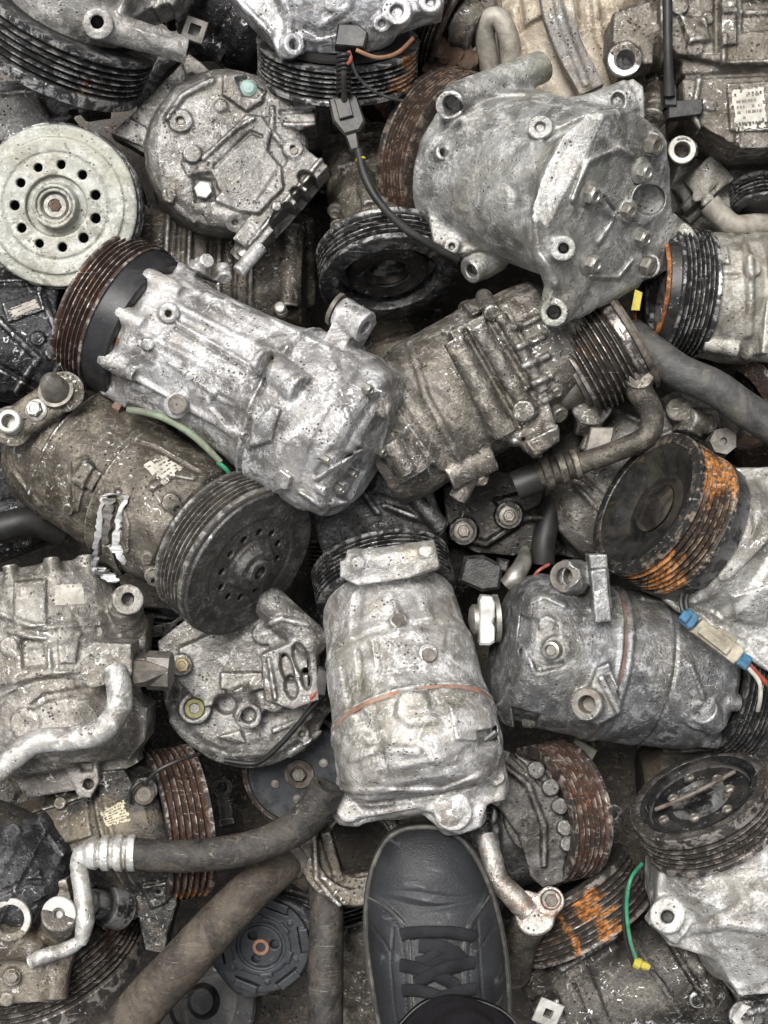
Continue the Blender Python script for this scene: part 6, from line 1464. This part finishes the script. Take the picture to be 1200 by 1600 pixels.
def rusty_right_of_shoe():
    t = comp('compressor with broken grey clutch plate inside a rusty ribbed pulley, right of the shoe', 840, 1280)
    fr = unit(D(.86, -.15, .18)); f = -unit(D(.84, .05, -.30)); C = P(835, 1276, -60); ax = unit(D(.90, -.10, -.48))
    pulley(t, C + ax * 74, -ax, 112, 6, 9.6, 6, 'rim_rust2', seed=53, r_in=92, jit=.35, drop=1, t0=8)
    disc(t, C + ax * 14, ax, [(0, .01), (0, 96), (10, 100)], 'hole_black', 'coil')
    b = Cast(740, 1150, 905, 1400, -140, 60, 2.4)
    b.poly([(770, 1165), (800, 1175), (840, 1195), (868, 1230), (880, 1275), (884, 1330), (880, 1375), (848, 1385), (828, 1365), (810, 1300), (780, 1262), (765, 1250), (770, 1200)], -40, -8, k=5)
    b.line([(780, 1190), (825, 1225), (850, 1290), (850, 1350)], 9, 6, zc=-8); b.line([(800, 1180), (860, 1240)], -6, 4, zc=-8)
    for (x, y) in ((835, 1205), (858, 1232), (872, 1262), (880, 1295), (885, 1320)): b.cyl(P(x, y, -50), P(x + 3, y - 2, 4), 13, k=5)
    b.cyl(P(850, 1270, -120), P(858, 1272, -20), 70, k=4)
    b.build('clutch_plate', M['grey_brown_plate'], t, 1.2, 101)
    b = Cast(650, 1180, 860, 1450, -330, -40, 3.4); b.setaxis(P(840, 1290, -150), P(680, 1290, -170)); b.loft(b.A, b.a, [(0, 92), (40, 104), (170, 100)]); b.boss(760, 1270, 14, 14); b.line([(770, 1210), (775, 1340)], 8, 9); b.build('housing', M['grey_dark'], t, 1.2, 102)
    o = link('pipe', tubemesh([P(757, 1305, 0), P(768, 1340, 12), P(778, 1375, 15), P(800, 1398, 18), P(825, 1425, 20)], [15, 17, 18, 18, 19], 18, jit=.02), M['pipe_scuffed'], None, P(790, 1370, GZ)); tag(o, 'scuffed steel pipe with a bolted round flange right of the shoe', 'pipe')
    b = Cast(790, 1375, 890, 1475, -20, 50, 1.9)
    b.cyl(P(836, 1432, -10), P(836, 1430, 30), 32, k=0, rnd=5); b.cyl(P(860, 1408, -10), P(860, 1407, 26), 22, k=10, rnd=3); b.cyl(P(820, 1410, -5), P(822, 1412, 22), 20, k=8); b.cyl(P(861, 1406, 14), P(861, 1405, 60), 15, cut=True, k=1)
    b.build('flange', M['pipe_scuffed'], o, .8, 103); bolt(o, P(861, 1406, 10), np.array([0, 0, 1.]), 11, 8, M['steel_dull'], True)
    o = link('pipe_stub', tubemesh([P(800, 1520, -120), P(812, 1470, -60), P(830, 1440, -25)], [30, 30, 28], 20), M['pipe_brown'], None, P(810, 1480, GZ)); tag(o, 'short dark pipe going down under the round flange', 'pipe')
    # side-on orange and black ribbed pulley
    t = comp('black ribbed pulley with an orange rust patch, lying on its side by the round flange', 915, 1435, 'loose_pulley', 'pulley', 'loose pulleys among the compressors')
    ax = unit(D(.48, .82, .30)); a = unit(D(.50, .86, .02)); C = P(895, 1405, -140)
    pulley(t, C - a * 36, a, 118, 8, 9.2, 6, 'rim_brown2', seed=54, r_in=86, t0=12, drop=0, jit=.35, arcs=[(104, 12), (75, 3)]); disc(t, C - a * 10, a, [(0, .01), (0, 100)], 'hole_black', 'web')

def right_low():
    t = comp('white scuffed compressor with brown ribbed pulley and loose wires on its clutch, right edge', 1110, 1360)
    ax = unit(D(-.40, -.80, .30)); C = P(1090, 1240, 20)
    pulley(t, C, -ax, 112, 5, 9, 7, 'rim_brown2', seed=55, r_in=94, t0=18, jit=.4, drop=1, lip=8); disc(t, C - ax * 4, ax, [(-4, .01), (-4, 26), (-12, 30), (-12, 46), (-6, 50), (-6, 78), (-12, 82), (2, 86), (4, 100)], 'black_paint', jit=.8, seg=64)
    F_ = frame(ax)
    for i in range(7):
        g = i * .9 + .3; p = C + (F_[1] * math.cos(g) + F_[2] * math.sin(g)) * (66 if i % 2 else 48) - ax * 14; bolt(t, p, ax, 9, 8, M['steel_dull'], i % 2 == 0, seed=i)
    link('spring_arm', tubemesh([C + F_[1] * -70 + ax * 8, C + F_[2] * 20 + ax * 16, C + F_[1] * 66 + F_[2] * 10 + ax * 12], 3.5, 8), M['steel_rusty2'], t)
    a = -ax; A = C + a * 78; b = Cast(985, 1230, 1330, 1600, -190, 70, 2.6); b.setaxis(A, A + a * 200)
    b.loft(A, a, [(-8, 86), (10, 100), (40, 108), (210, 108)], n=2.3)
    b.poly([(1020, 1350), (1120, 1300), (1190, 1250), (1300, 1240), (1300, 1500), (1230, 1530), (1140, 1535), (1110, 1480), (1035, 1460), (1015, 1400)], -120, 15, k=12)
    b.line([(1070, 1370), (1130, 1310), (1190, 1290)], 7, 7); b.line([(1120, 1440), (1200, 1370)], -6, 7); b.pad([(1150, 1300), (1200, 1290), (1200, 1350), (1160, 1360)], 7); b.line([(1060, 1470), (1130, 1440), (1190, 1450)], 6, 8); b.pad([(1080, 1340), (1130, 1330), (1120, 1380), (1080, 1385)], -6, 5)
    b.cyl(P(1043, 1432, -40), P(1042, 1431, 34), 26, k=8); b.cyl(P(1044, 1433, -70), P(1042, 1431, 80), 11, cut=True, k=1); b.box(P(1046, 1436, 10), (D(.8, .6), D(-.6, .8), np.array([0, 0, 1.])), (28, 24, 20), 4, 5); b.cyl(P(1044, 1433, -70), P(1042, 1431, 80), 11, cut=True, k=1)
    b.build('housing', M['bright_dusty'], t, 1.3, 105)
    o = link('wire', tubemesh([P(1003, 1350, 0), P(985, 1375, 25), P(979, 1420, 20), P(985, 1470, 10), P(998, 1508, 5)], 3.2, 10), M['green_wire'], None, P(985, 1430, GZ)); tag(o, 'green insulated wire with a yellow crimp end, left of the white scuffed compressor', 'wire')
    link('dark_lead', tubemesh([P(1005, 1352, -3), P(981, 1380, 18), P(974, 1425, 15), P(978, 1470, 6), P(990, 1510, 2)], 3.2, 8), M['black_rubber'], o)
    link('crimp_end', joinmesh([lathe(P(990, 1503, 5), D(.9, .3, .1), [(0, .01), (0, 8), (10, 9), (14, 6), (18, 7), (26, 5), (26, .01)], 10, 1, 3, closed=False)]), M['yellow_paint'], o); link('loose_end', tubemesh([P(1012, 1512, 8), P(1025, 1520, 10), P(1040, 1538, 2)], 1.5, 6), M['black_rubber'], o)
    # brown body at the bottom
    t = comp('dark brown scratched compressor with a white square bolt lug, bottom edge right of the shoe', 980, 1540)
    b = Cast(820, 1400, 1150, 1700, -330, -20, 3.0); b.setaxis(P(860, 1600, -170), P(1110, 1500, -170)); b.loft(b.A, b.a, [(-20, 96), (0, 106), (60, 110), (66, 114), (90, 114), (96, 108), (260, 112), (290, 96)])
    b.bar((880, 1520), (960, 1470), 13, 2, k=6); b.line([(870, 1500), (965, 1450)], 8, 8); b.line([(985, 1460), (1060, 1580)], 3, 6); b.boss(1090, 1560, 16, 8); b.line([(1020, 1430), (1100, 1560)], -5, 6)
    b.box(P(856, 1580, -60), (D(.9, -.35), D(.35, .9), np.array([0, 0, 1.])), (23, 21, 30), 3, 6); b.cyl(P(856, 1583, -60), P(856, 1583, 10), 9, cut=True, k=1)
    b.build('housing', M['brown_dark'], t, 1.1, 106)
    link('lug_face', lathe(P(856, 1582, -31), D(.02, .05, 1), [(0, 28), (4, 28), (5, 26), (5, 10), (-6, 9.5)], 4, closed=False, sharp=20), M['cap_worn'], t)
    t = comp('grey compressor lug with bolt hole at the bottom right corner', 1170, 1570)
    b = Cast(1095, 1490, 1300, 1680, -250, 20, 3.0); b.poly([(1130, 1560), (1160, 1540), (1290, 1500), (1290, 1660), (1140, 1660), (1120, 1600)], -220, -40, k=4); b.cyl(P(1166, 1592, -80), P(1166, 1590, -14), 27, k=8); b.cyl(P(1167, 1592, -50), P(1167, 1590, 30), 10, cut=True, k=1); b.line([(1150, 1550), (1200, 1535)], 9, 8)
    b.poly([(1120, 1520), (1200, 1500), (1290, 1500), (1290, 1560), (1150, 1560)], -150, -55, k=8)
    b.build('housing', M['grey_dark'], t, 1.2, 107); link('lug_face', lathe(P(1167, 1591, -15), D(0, .05, 1), [(0, 25), (3, 24), (3, 11), (-10, 10)], 5, closed=False, sharp=20), M['cap_worn'], t)

def gap_parts():
    """parts lying low in the gaps, coloured near black to deepen the shade there"""
    t = comp('dark low compressor body in the gap under the grey cylindrical compressor', 1130, 1190)
    b = Cast(960, 1130, 1290, 1290, -330, -110, 4); b.loft(P(1000, 1230, -230), D(1, -.1), [(0, 60), (30, 84), (260, 90)]); b.line([(1040, 1170), (1180, 1160)], 9, 9); b.build('housing', M['dark_brown'], t, 1.2, 111)
    link('leaf_scrap', prismmesh([(-24, -20), (18, -26), (26, 16), (-16, 24)], P(905, 1178, -180), (D(.9, .3), D(.3, -.9), np.array([0, 0, 1.])), 10, 2), M['label_grey'], t)
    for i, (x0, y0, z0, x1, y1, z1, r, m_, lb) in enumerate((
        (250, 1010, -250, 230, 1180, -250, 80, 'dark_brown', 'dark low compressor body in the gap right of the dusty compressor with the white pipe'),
        (620, 760, -300, 740, 900, -300, 90, 'oily_dark', 'oily darkened low compressor body under the black centre pulley'),
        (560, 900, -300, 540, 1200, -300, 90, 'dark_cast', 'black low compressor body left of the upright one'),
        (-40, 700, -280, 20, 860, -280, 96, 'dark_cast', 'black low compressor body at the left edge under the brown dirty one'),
        (500, 260, -330, 560, 60, -330, 80, 'oily_dark', 'oily darkened low compressor body behind the spring sleeve'),
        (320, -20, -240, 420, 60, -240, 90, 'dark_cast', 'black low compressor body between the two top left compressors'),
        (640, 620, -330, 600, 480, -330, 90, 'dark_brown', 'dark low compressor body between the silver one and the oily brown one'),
        (900, 820, -330, 860, 1000, -330, 90, 'oily_dark', 'oily darkened low compressor body under the bent brown pipe'),
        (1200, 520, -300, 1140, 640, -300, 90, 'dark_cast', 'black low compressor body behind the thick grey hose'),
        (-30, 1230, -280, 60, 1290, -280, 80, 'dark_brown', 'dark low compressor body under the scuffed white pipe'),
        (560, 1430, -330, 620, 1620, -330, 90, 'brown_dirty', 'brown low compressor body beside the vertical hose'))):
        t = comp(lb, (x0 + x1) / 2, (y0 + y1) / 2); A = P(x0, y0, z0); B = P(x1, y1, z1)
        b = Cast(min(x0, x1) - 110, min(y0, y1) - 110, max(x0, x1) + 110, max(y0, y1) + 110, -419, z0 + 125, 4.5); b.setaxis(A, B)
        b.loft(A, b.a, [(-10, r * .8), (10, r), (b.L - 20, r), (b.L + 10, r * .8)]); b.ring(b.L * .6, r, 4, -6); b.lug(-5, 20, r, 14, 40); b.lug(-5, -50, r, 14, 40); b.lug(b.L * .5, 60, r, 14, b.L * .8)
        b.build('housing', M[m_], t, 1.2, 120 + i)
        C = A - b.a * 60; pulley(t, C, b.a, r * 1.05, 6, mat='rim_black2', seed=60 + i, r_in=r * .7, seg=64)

# ------------------------------------------------------------------ the foot on the heap
def foot():
    t = thing('person', 'foot in a black leather lace-up shoe with dark trouser hem standing on the heap', 'person', (*P(685, 1500, 0)[:2], GZ))
    OUT = [(640, 1288), (672, 1286), (700, 1292), (728, 1310), (752, 1345), (772, 1390), (786, 1440), (796, 1500), (799, 1560), (798, 1640), (785, 1720), (760, 1800), (640, 1800), (615, 1720), (596, 1640), (584, 1580), (572, 1510), (566, 1450), (568, 1400), (578, 1350), (598, 1310), (618, 1294)]
    z0 = 40
    def smooth(pts, k=3):
        p = np.array(pts, float)
        for _ in range(k):
            q = np.roll(p, -1, 0); p = np.stack([.75 * p + .25 * q, .25 * p + .75 * q], 1).reshape(-1, 2)
        return p
    OUT = smooth(OUT, 2)
    # sole
    b = Cast(550, 1270, 815, 1820, z0 - 40, z0 + 220, 2.4)
    b.poly(OUT[::2], z0 - 30, z0 + 16, rnd=6, k=0)
    b.d[:] = b.d; 
    o = None
    # upper: rounded height field inside the outline
    W = np.array([P(x, y, z0 + 20)[:2] for x, y in OUT]); X = b.ax[0][:, None]; Y = b.ax[1][None, :]
    pd = polysdf(X, Y, W) + 7
    kk = (CAMZ - z0 - 60) / CAMZ; py = 800 - Y / kk; px = X / kk + 600
    H = np.interp(py.ravel(), [1280, 1310, 1370, 1420, 1450, 1520, 1600, 1700, 1820], [46, 58, 72, 74, 84, 118, 140, 150, 150]).reshape(1, -1)
    e = np.clip(-pd, 0, 95) / 95
    top = z0 + 12 + (H - 12) * np.sqrt(np.clip(1 - (1 - e) ** 2.3, 0, 1)) * (1 - .10 * np.abs((px - 685) / 115) ** 2)
    for k_, (y0_, am) in enumerate(((1400, -2.5), (1406, 2.2), (1412, -1.8))): top = top + am * np.exp(-((py - y0_ + 6 * np.sin((px - 600) / 28 + k_)) / 3.4) ** 2) * np.clip(1.6 - np.abs(px - 685) / 65, 0, 1)
    sole = b.d.copy()
    Z = b.ax[2][None, None, :]
    g = 0.55
    up = np.maximum(pd[:, :, None], (Z - top[:, :, None]) * g); up = np.maximum(up, (z0 - 5) - Z)
    # sole part
    b.d = sole.astype(np.float32); rim = b
    s_ = Cast(550, 1270, 815, 1820, z0 - 40, z0 + 220, 2.4); s_.d = sole.astype(np.float32)
    s_.build('sole', M['sole'], t, .15, 131)
    shoe = Cast(550, 1270, 815, 1820, z0 - 40, z0 + 220, 1.9)
    pdm = polysdf(shoe.ax[0][:, None], shoe.ax[1][None, :], W) + 7
    kk = (CAMZ - z0 - 60) / CAMZ; py = 800 - shoe.ax[1][None, :] / kk; px = shoe.ax[0][:, None] / kk + 600
    H = np.interp(py.ravel(), [1280, 1310, 1370, 1420, 1450, 1520, 1600, 1700, 1820], [46, 58, 72, 74, 84, 118, 140, 150, 150]).reshape(1, -1)
    e = np.clip(-pdm, 0, 95) / 95
    top = z0 + 12 + (H - 12) * np.sqrt(np.clip(1 - (1 - e) ** 2.3, 0, 1)) * (1 - .10 * np.abs((px - 685) / 115) ** 2)
    for k_, (y0_, am) in enumerate(((1396, -1.6), (1403, 1.6), (1409, -1.6), (1416, 1.0))): top = top + am * np.exp(-((py - y0_ + 5 * np.sin((px - 600) / 26 + k_)) / 3.2) ** 2) * np.clip(1.6 - np.abs(px - 685) / 62, 0, 1)
    # quarters: raised panels either side of the throat
    LQ = smooth([(560, 1395), (588, 1405), (616, 1425), (636, 1446), (640, 1470), (645, 1560), (650, 1640), (650, 1820), (520, 1820), (520, 1395)], 1)
    RQ = smooth([(840, 1370), (768, 1395), (750, 1420), (728, 1448), (722, 1480), (722, 1560), (726, 1640), (730, 1820), (860, 1820)], 1)
    for Q in (LQ, RQ):
        Wq = np.array([P(x, y, z0 + 70)[:2] for x, y in Q]); dq = polysdf(shoe.ax[0][:, None], shoe.ax[1][None, :], Wq)
        top = top + 5.0 * np.clip(.5 - dq / 4, 0, 1); 
        top = top - 1.8 * np.exp(-((dq + 9) / 1.8) ** 2) * (.6 + .4 * np.sign(np.sin(py * 1.1)))    # stitched seam
    for ln in ([(615, 1450), (611, 1500), (616, 1560), (622, 1600)], [(746, 1440), (748, 1500), (750, 1540), (762, 1600)], [(582, 1455), (600, 1470), (612, 1488)], [(782, 1440), (768, 1458), (752, 1475)]):
        Wl = np.array([P(x, y, z0 + 70)[:2] for x, y in ln]); dl = linedist(shoe.ax[0][:, None], shoe.ax[1][None, :], Wl); top = top - 2.2 * np.exp(-(dl / 2) ** 2)
    Z = shoe.ax[2][None, None, :]
    shoe.d = np.maximum(np.maximum(pdm[:, :, None], (Z - top[:, :, None]) * .6), (z0 + 2) - Z).astype(np.float32)
    up_o = shoe.build('shoe', M['leather'], t, .12, 132)
    # raised welt line round the sole
    V = [P(x, y, z0 + 17) for x, y in OUT[::2]]; ce = np.mean(V, 0); V = [v + (ce - v) / np.linalg.norm(ce - v) * 5.5 for v in V]; V.append(V[0])
    link('welt', tubemesh(V, 3.6, 8, 3, cap=False), M['welt'], t)
    def drape(pts, r, mat, off=.6, nm='seam', dash=0):
        Q = []
        for i in range(len(pts) - 1):
            for k in range(6):
                u = k / 6; x, y = pts[i][0] * (1 - u) + pts[i + 1][0] * u, pts[i][1] * (1 - u) + pts[i + 1][1] * u; p, n = shoe.hit(x, y, False)
                if p is not None: Q.append(p + n * off)
        return Q
    for pts in ([(570, 1400), (588, 1408), (614, 1426), (634, 1447), (640, 1475), (644, 1540), (650, 1610)], [(778, 1388), (766, 1398), (750, 1422), (730, 1449), (724, 1482), (723, 1550), (728, 1610)]):
        link('edge', tubemesh(drape(pts, 1, None), 1.7, 6, 1, cap=False), M['welt'], up_o)
    for pts in ([(578, 1412), (598, 1424), (622, 1446), (630, 1475), (633, 1540), (640, 1610)], [(772, 1402), (756, 1428), (738, 1455), (733, 1485), (732, 1550), (738, 1610)], [(616, 1452), (611, 1500), (618, 1590)], [(746, 1442), (749, 1500), (756, 1560), (764, 1600)], [(580, 1450), (598, 1466), (610, 1482)], [(784, 1432), (768, 1456), (752, 1474)]):
        Q = drape(pts, 1, None, .3); ms = []
        L_ = [Q[0]]
        for q in Q[1:]:
            dd = np.linalg.norm(q - L_[-1]); m = max(1, int(dd / 2.0)); L_ += [L_[-1] + (q - L_[-1]) * (j + 1) / m for j in range(m)]
        for i in range(0, len(L_) - 2, 3): ms.append(tubemesh([L_[i], L_[i + 1]], .75, 5, 1))
        link('stitching', joinmesh(ms), M['plastic_black'], up_o)
    # tongue
    tong = Cast(630, 1430, 745, 1640, z0 + 20, z0 + 190, 2.2); 
    tong.loft(P(686, 1445, z0 + 35), D(0, 1, .50), [(0, 30), (20, 40), (220, 46)], su=.85, ss=1.05); tong.build('tongue', M['tongue'], t, .15, 133)
    def lace(pts, wd=12, th=5.5, lift=3.5, nm='lace'):
        Q = []
        for x, y, l_ in pts:
            p, n = shoe.hit(x, y, False); p2, n2 = tong.hit(x, y, False); z = max([q[2] for q in (p, p2) if q is not None] + [z0 + 60]); Q.append(P(x, y, z + lift + l_))
        return link(nm, tubemesh(Q, wd, 14, 6, flat=th / wd, jit=.02), M['lace'], t)
    lace([(650, 1530, -3), (668, 1518, 0), (690, 1505, 3), (714, 1494, 2)]); lace([(655, 1478, -2), (690, 1482, 3), (712, 1492, 2), (722, 1502, -4)])
    lace([(652, 1506, -2), (672, 1498, 2), (700, 1478, -3)], 10)
    lace([(626, 1461, 0), (640, 1458, 3), (670, 1456, 8), (705, 1457, 8), (730, 1461, 3), (740, 1463, 0)], 9.5)
    lace([(626, 1508, 0), (645, 1512, 4), (680, 1523, 9), (714, 1540, 3)], 10); lace([(740, 1504, 0), (720, 1508, 4), (690, 1516, 14), (650, 1536, 2)], 10)
    lace([(630, 1548, 0), (655, 1548, 5), (690, 1558, 8), (700, 1566, 4)], 9.5); lace([(742, 1545, 0), (715, 1550, 5), (690, 1560, 14), (672, 1572, 6)], 9.5)
    # trouser leg rising from the ankle
    V, F = [], []; nr, ns = 26, 72; r_ = np.random.default_rng(5); ph = r_.uniform(0, 6, 6)
    A = P(706, 1676, z0 + 130); B = P(760, 2040, z0 + 900); ax = unit(B - A); fr = frame(ax)
    for i in range(nr):
        u = i / (nr - 1); c = A + (B - A) * u
        for k in range(ns):
            g = 2 * math.pi * k / ns; R = 112 + 26 * u + 5 * math.sin(3 * g + ph[0] + u * 9) + 4 * math.sin(5 * g + ph[1] - u * 14) + 4.5 * math.sin(2 * g + u * 34 + ph[2]) * min(1, u * 12)
            if i == 0: R += 1.5
            V.append(c + (fr[1] * math.cos(g) * .98 + fr[2] * math.sin(g)) * R)
    for i in range(nr - 1):
        for k in range(ns): l = (k + 1) % ns; F.append((i * ns + k, i * ns + l, (i + 1) * ns + l, (i + 1) * ns + k))
    base = len(V)
    for k in range(ns): V.append(A + (V[k] - A) * .95 + ax * 2)
    for k in range(ns): V.append(A + (V[k] - A) * .93 + ax * 120)
    for k in range(ns): l = (k + 1) % ns; F.append((l, k, base + k, base + l)); F.append((base + l, base + k, base + ns + k, base + ns + l))
    tr = link('trouser_leg', mesh_from(V, F), M['trouser'], t)
    hem = [A + (V[k] - A) * 1.006 + ax * 22 for k in range(ns)] ; hem.append(hem[0]); link('hem_stitch', tubemesh(hem, 1.3, 6, 1, cap=False), M['tongue'], tr)
    link('ankle', tubemesh([P(700, 1640, z0 + 60), P(702, 1690, z0 + 160), P(715, 1760, z0 + 330)], [70, 82, 90], 32), M['sock'], t)

# ------------------------------------------------------------------ small loose iron in the gaps
def loose_bits():
    r = random.Random(11); G_ = 'loose bracket scraps in the gaps'
    for i, (x, y, z) in enumerate(((352, 1262, -250), (958, 1300, -250), (628, 668, -200), (884, 858, -190), (250, 985, -150), (390, 1330, -200), (232, 335, -170), (575, 235, -240), (690, 1352, -200), (960, 980, -260))):
        c = P(x, y, z); g = r.uniform(0, 3); f = unit([r.uniform(-.4, .4), r.uniform(-.4, .4), 1]); e1 = unit(np.cross([math.sin(g), math.cos(g), .1], f)); e2 = np.cross(f, e1)
        L = r.uniform(26, 44); b = Cast(0, 0, 10, 10, 0, 10, 2.4); e = L + 24
        b.org = c - np.array([e, e, 40]); b.n = tuple(int(q / b.h) for q in (2 * e, 2 * e, 80)); b.d = np.full(b.n, 60., np.float32); b.ax = [(b.org[k] + np.arange(b.n[k]) * b.h).astype(np.float32) for k in range(3)]
        b.box(c, (e1, e2, f), (L, 12, 6), 2, 0); b.box(c + e1 * L * .8 + f * 12, (e1, e2, f), (6, 13, 18), 2, 4); b.cyl(c - e1 * L - f * 6, c - e1 * L + f * 7, 18, k=4); b.cyl(c - e1 * L - f * 20, c - e1 * L + f * 20, 8, cut=True, k=1)
        o = b.build('scrap_bracket', M[('dark_brown', 'grey_dark', 'rusty_cast')[i % 3]], None, .8, 200 + i)
        tag(o, 'small dirty bent bracket with one hole lying deep in a gap of the heap', 'bracket', G_)

def grit():
    """gravel and crumbs lying on the ground in the open gaps"""
    r = np.random.default_rng(9); V, F = [], []
    for (cx, cy, rx, ry, n) in ((350, 1215, 60, 70, 160), (960, 1240, 70, 90, 220), (430, 1580, 60, 40, 90), (700, 130, 60, 60, 60), (620, 700, 50, 60, 60), (900, 880, 60, 50, 60), (50, 1230, 60, 30, 50)):
        for _ in range(n):
            c = P(cx + r.uniform(-rx, rx), cy + r.uniform(-ry, ry), GZ + 2); q = abs(r.normal(0, 1)) * 2.2 + 1.4; k = len(V)
            pts = r.normal(0, 1, (6, 3)); base = np.array([(1, 0, 0), (-1, 0, 0), (0, 1, 0), (0, -1, 0), (0, 0, 1), (0, 0, -1)]) * q * (1 + pts * .18)
            V += [tuple(c + b_ + (0, 0, q * .4)) for b_ in base]
            F += [(k + a, k + b_, k + e) for a, b_, e in ((0, 2, 4), (2, 1, 4), (1, 3, 4), (3, 0, 4), (2, 0, 5), (1, 2, 5), (3, 1, 5), (0, 3, 5))]
    o = link('grit', mesh_from(V, F, False), M['floor_dirt2'], None, (0, 0, GZ)); o['kind'] = 'stuff'
BUILD = [gap_parts, white_pulley, face_up_grey, under_cover_brown, top_left_comp, top_mid_comp, coil_cable, top_small_pulley, tan_body, top_right_comp, right_pipes, mid_right_comp, big_grey, small_comp_mid, left_dark_comp, brown_mid, silver_big, brown_left, upright_centre, behind_silver, disc_face, right_grey, orange_pulley, right_hose_parts, cover_dark, left_dusty, low_left_black, hoses, black_clutch, rusty_right_of_shoe, right_low, loose_bits, grit, foot]
# ------------------------------------------------------------------ ground
def ground():
    n = 60; xs = np.linspace(-1600, 1600, n); V = []; r = np.random.default_rng(2)
    Z = GZ + r.standard_normal((n, n)) * 2.0
    for j in range(n):
        for i in range(n): V.append((xs[i], xs[j], Z[i, j]))
    F = [(j * n + i, j * n + i + 1, (j + 1) * n + i + 1, (j + 1) * n + i) for j in range(n - 1) for i in range(n - 1)]
    o = link('ground', mesh_from(V, F), M['floor_dirt'], None, (0, 0, GZ)); o['kind'] = 'structure'
alu('floor_dirt', (.035, .026, .016), (.065, .049, .031), (.11, .086, .06), ga=.4, scuff=.15, metal=0, grime=(.03, .022, .015))  # brown dirt, its colour lowered so open gaps read as deep shade
import time as _t
_t0 = _t.time()
ground()
for f in BUILD:
    try: f()
    except Exception as e:
        import traceback; traceback.print_exc(); raise
    print('%-24s %.1f s' % (f.__name__, _t.time() - _t0), flush=True)
for o in sc.objects:
    for k in ('o_', 'w_'):
        if k in o: del o[k]
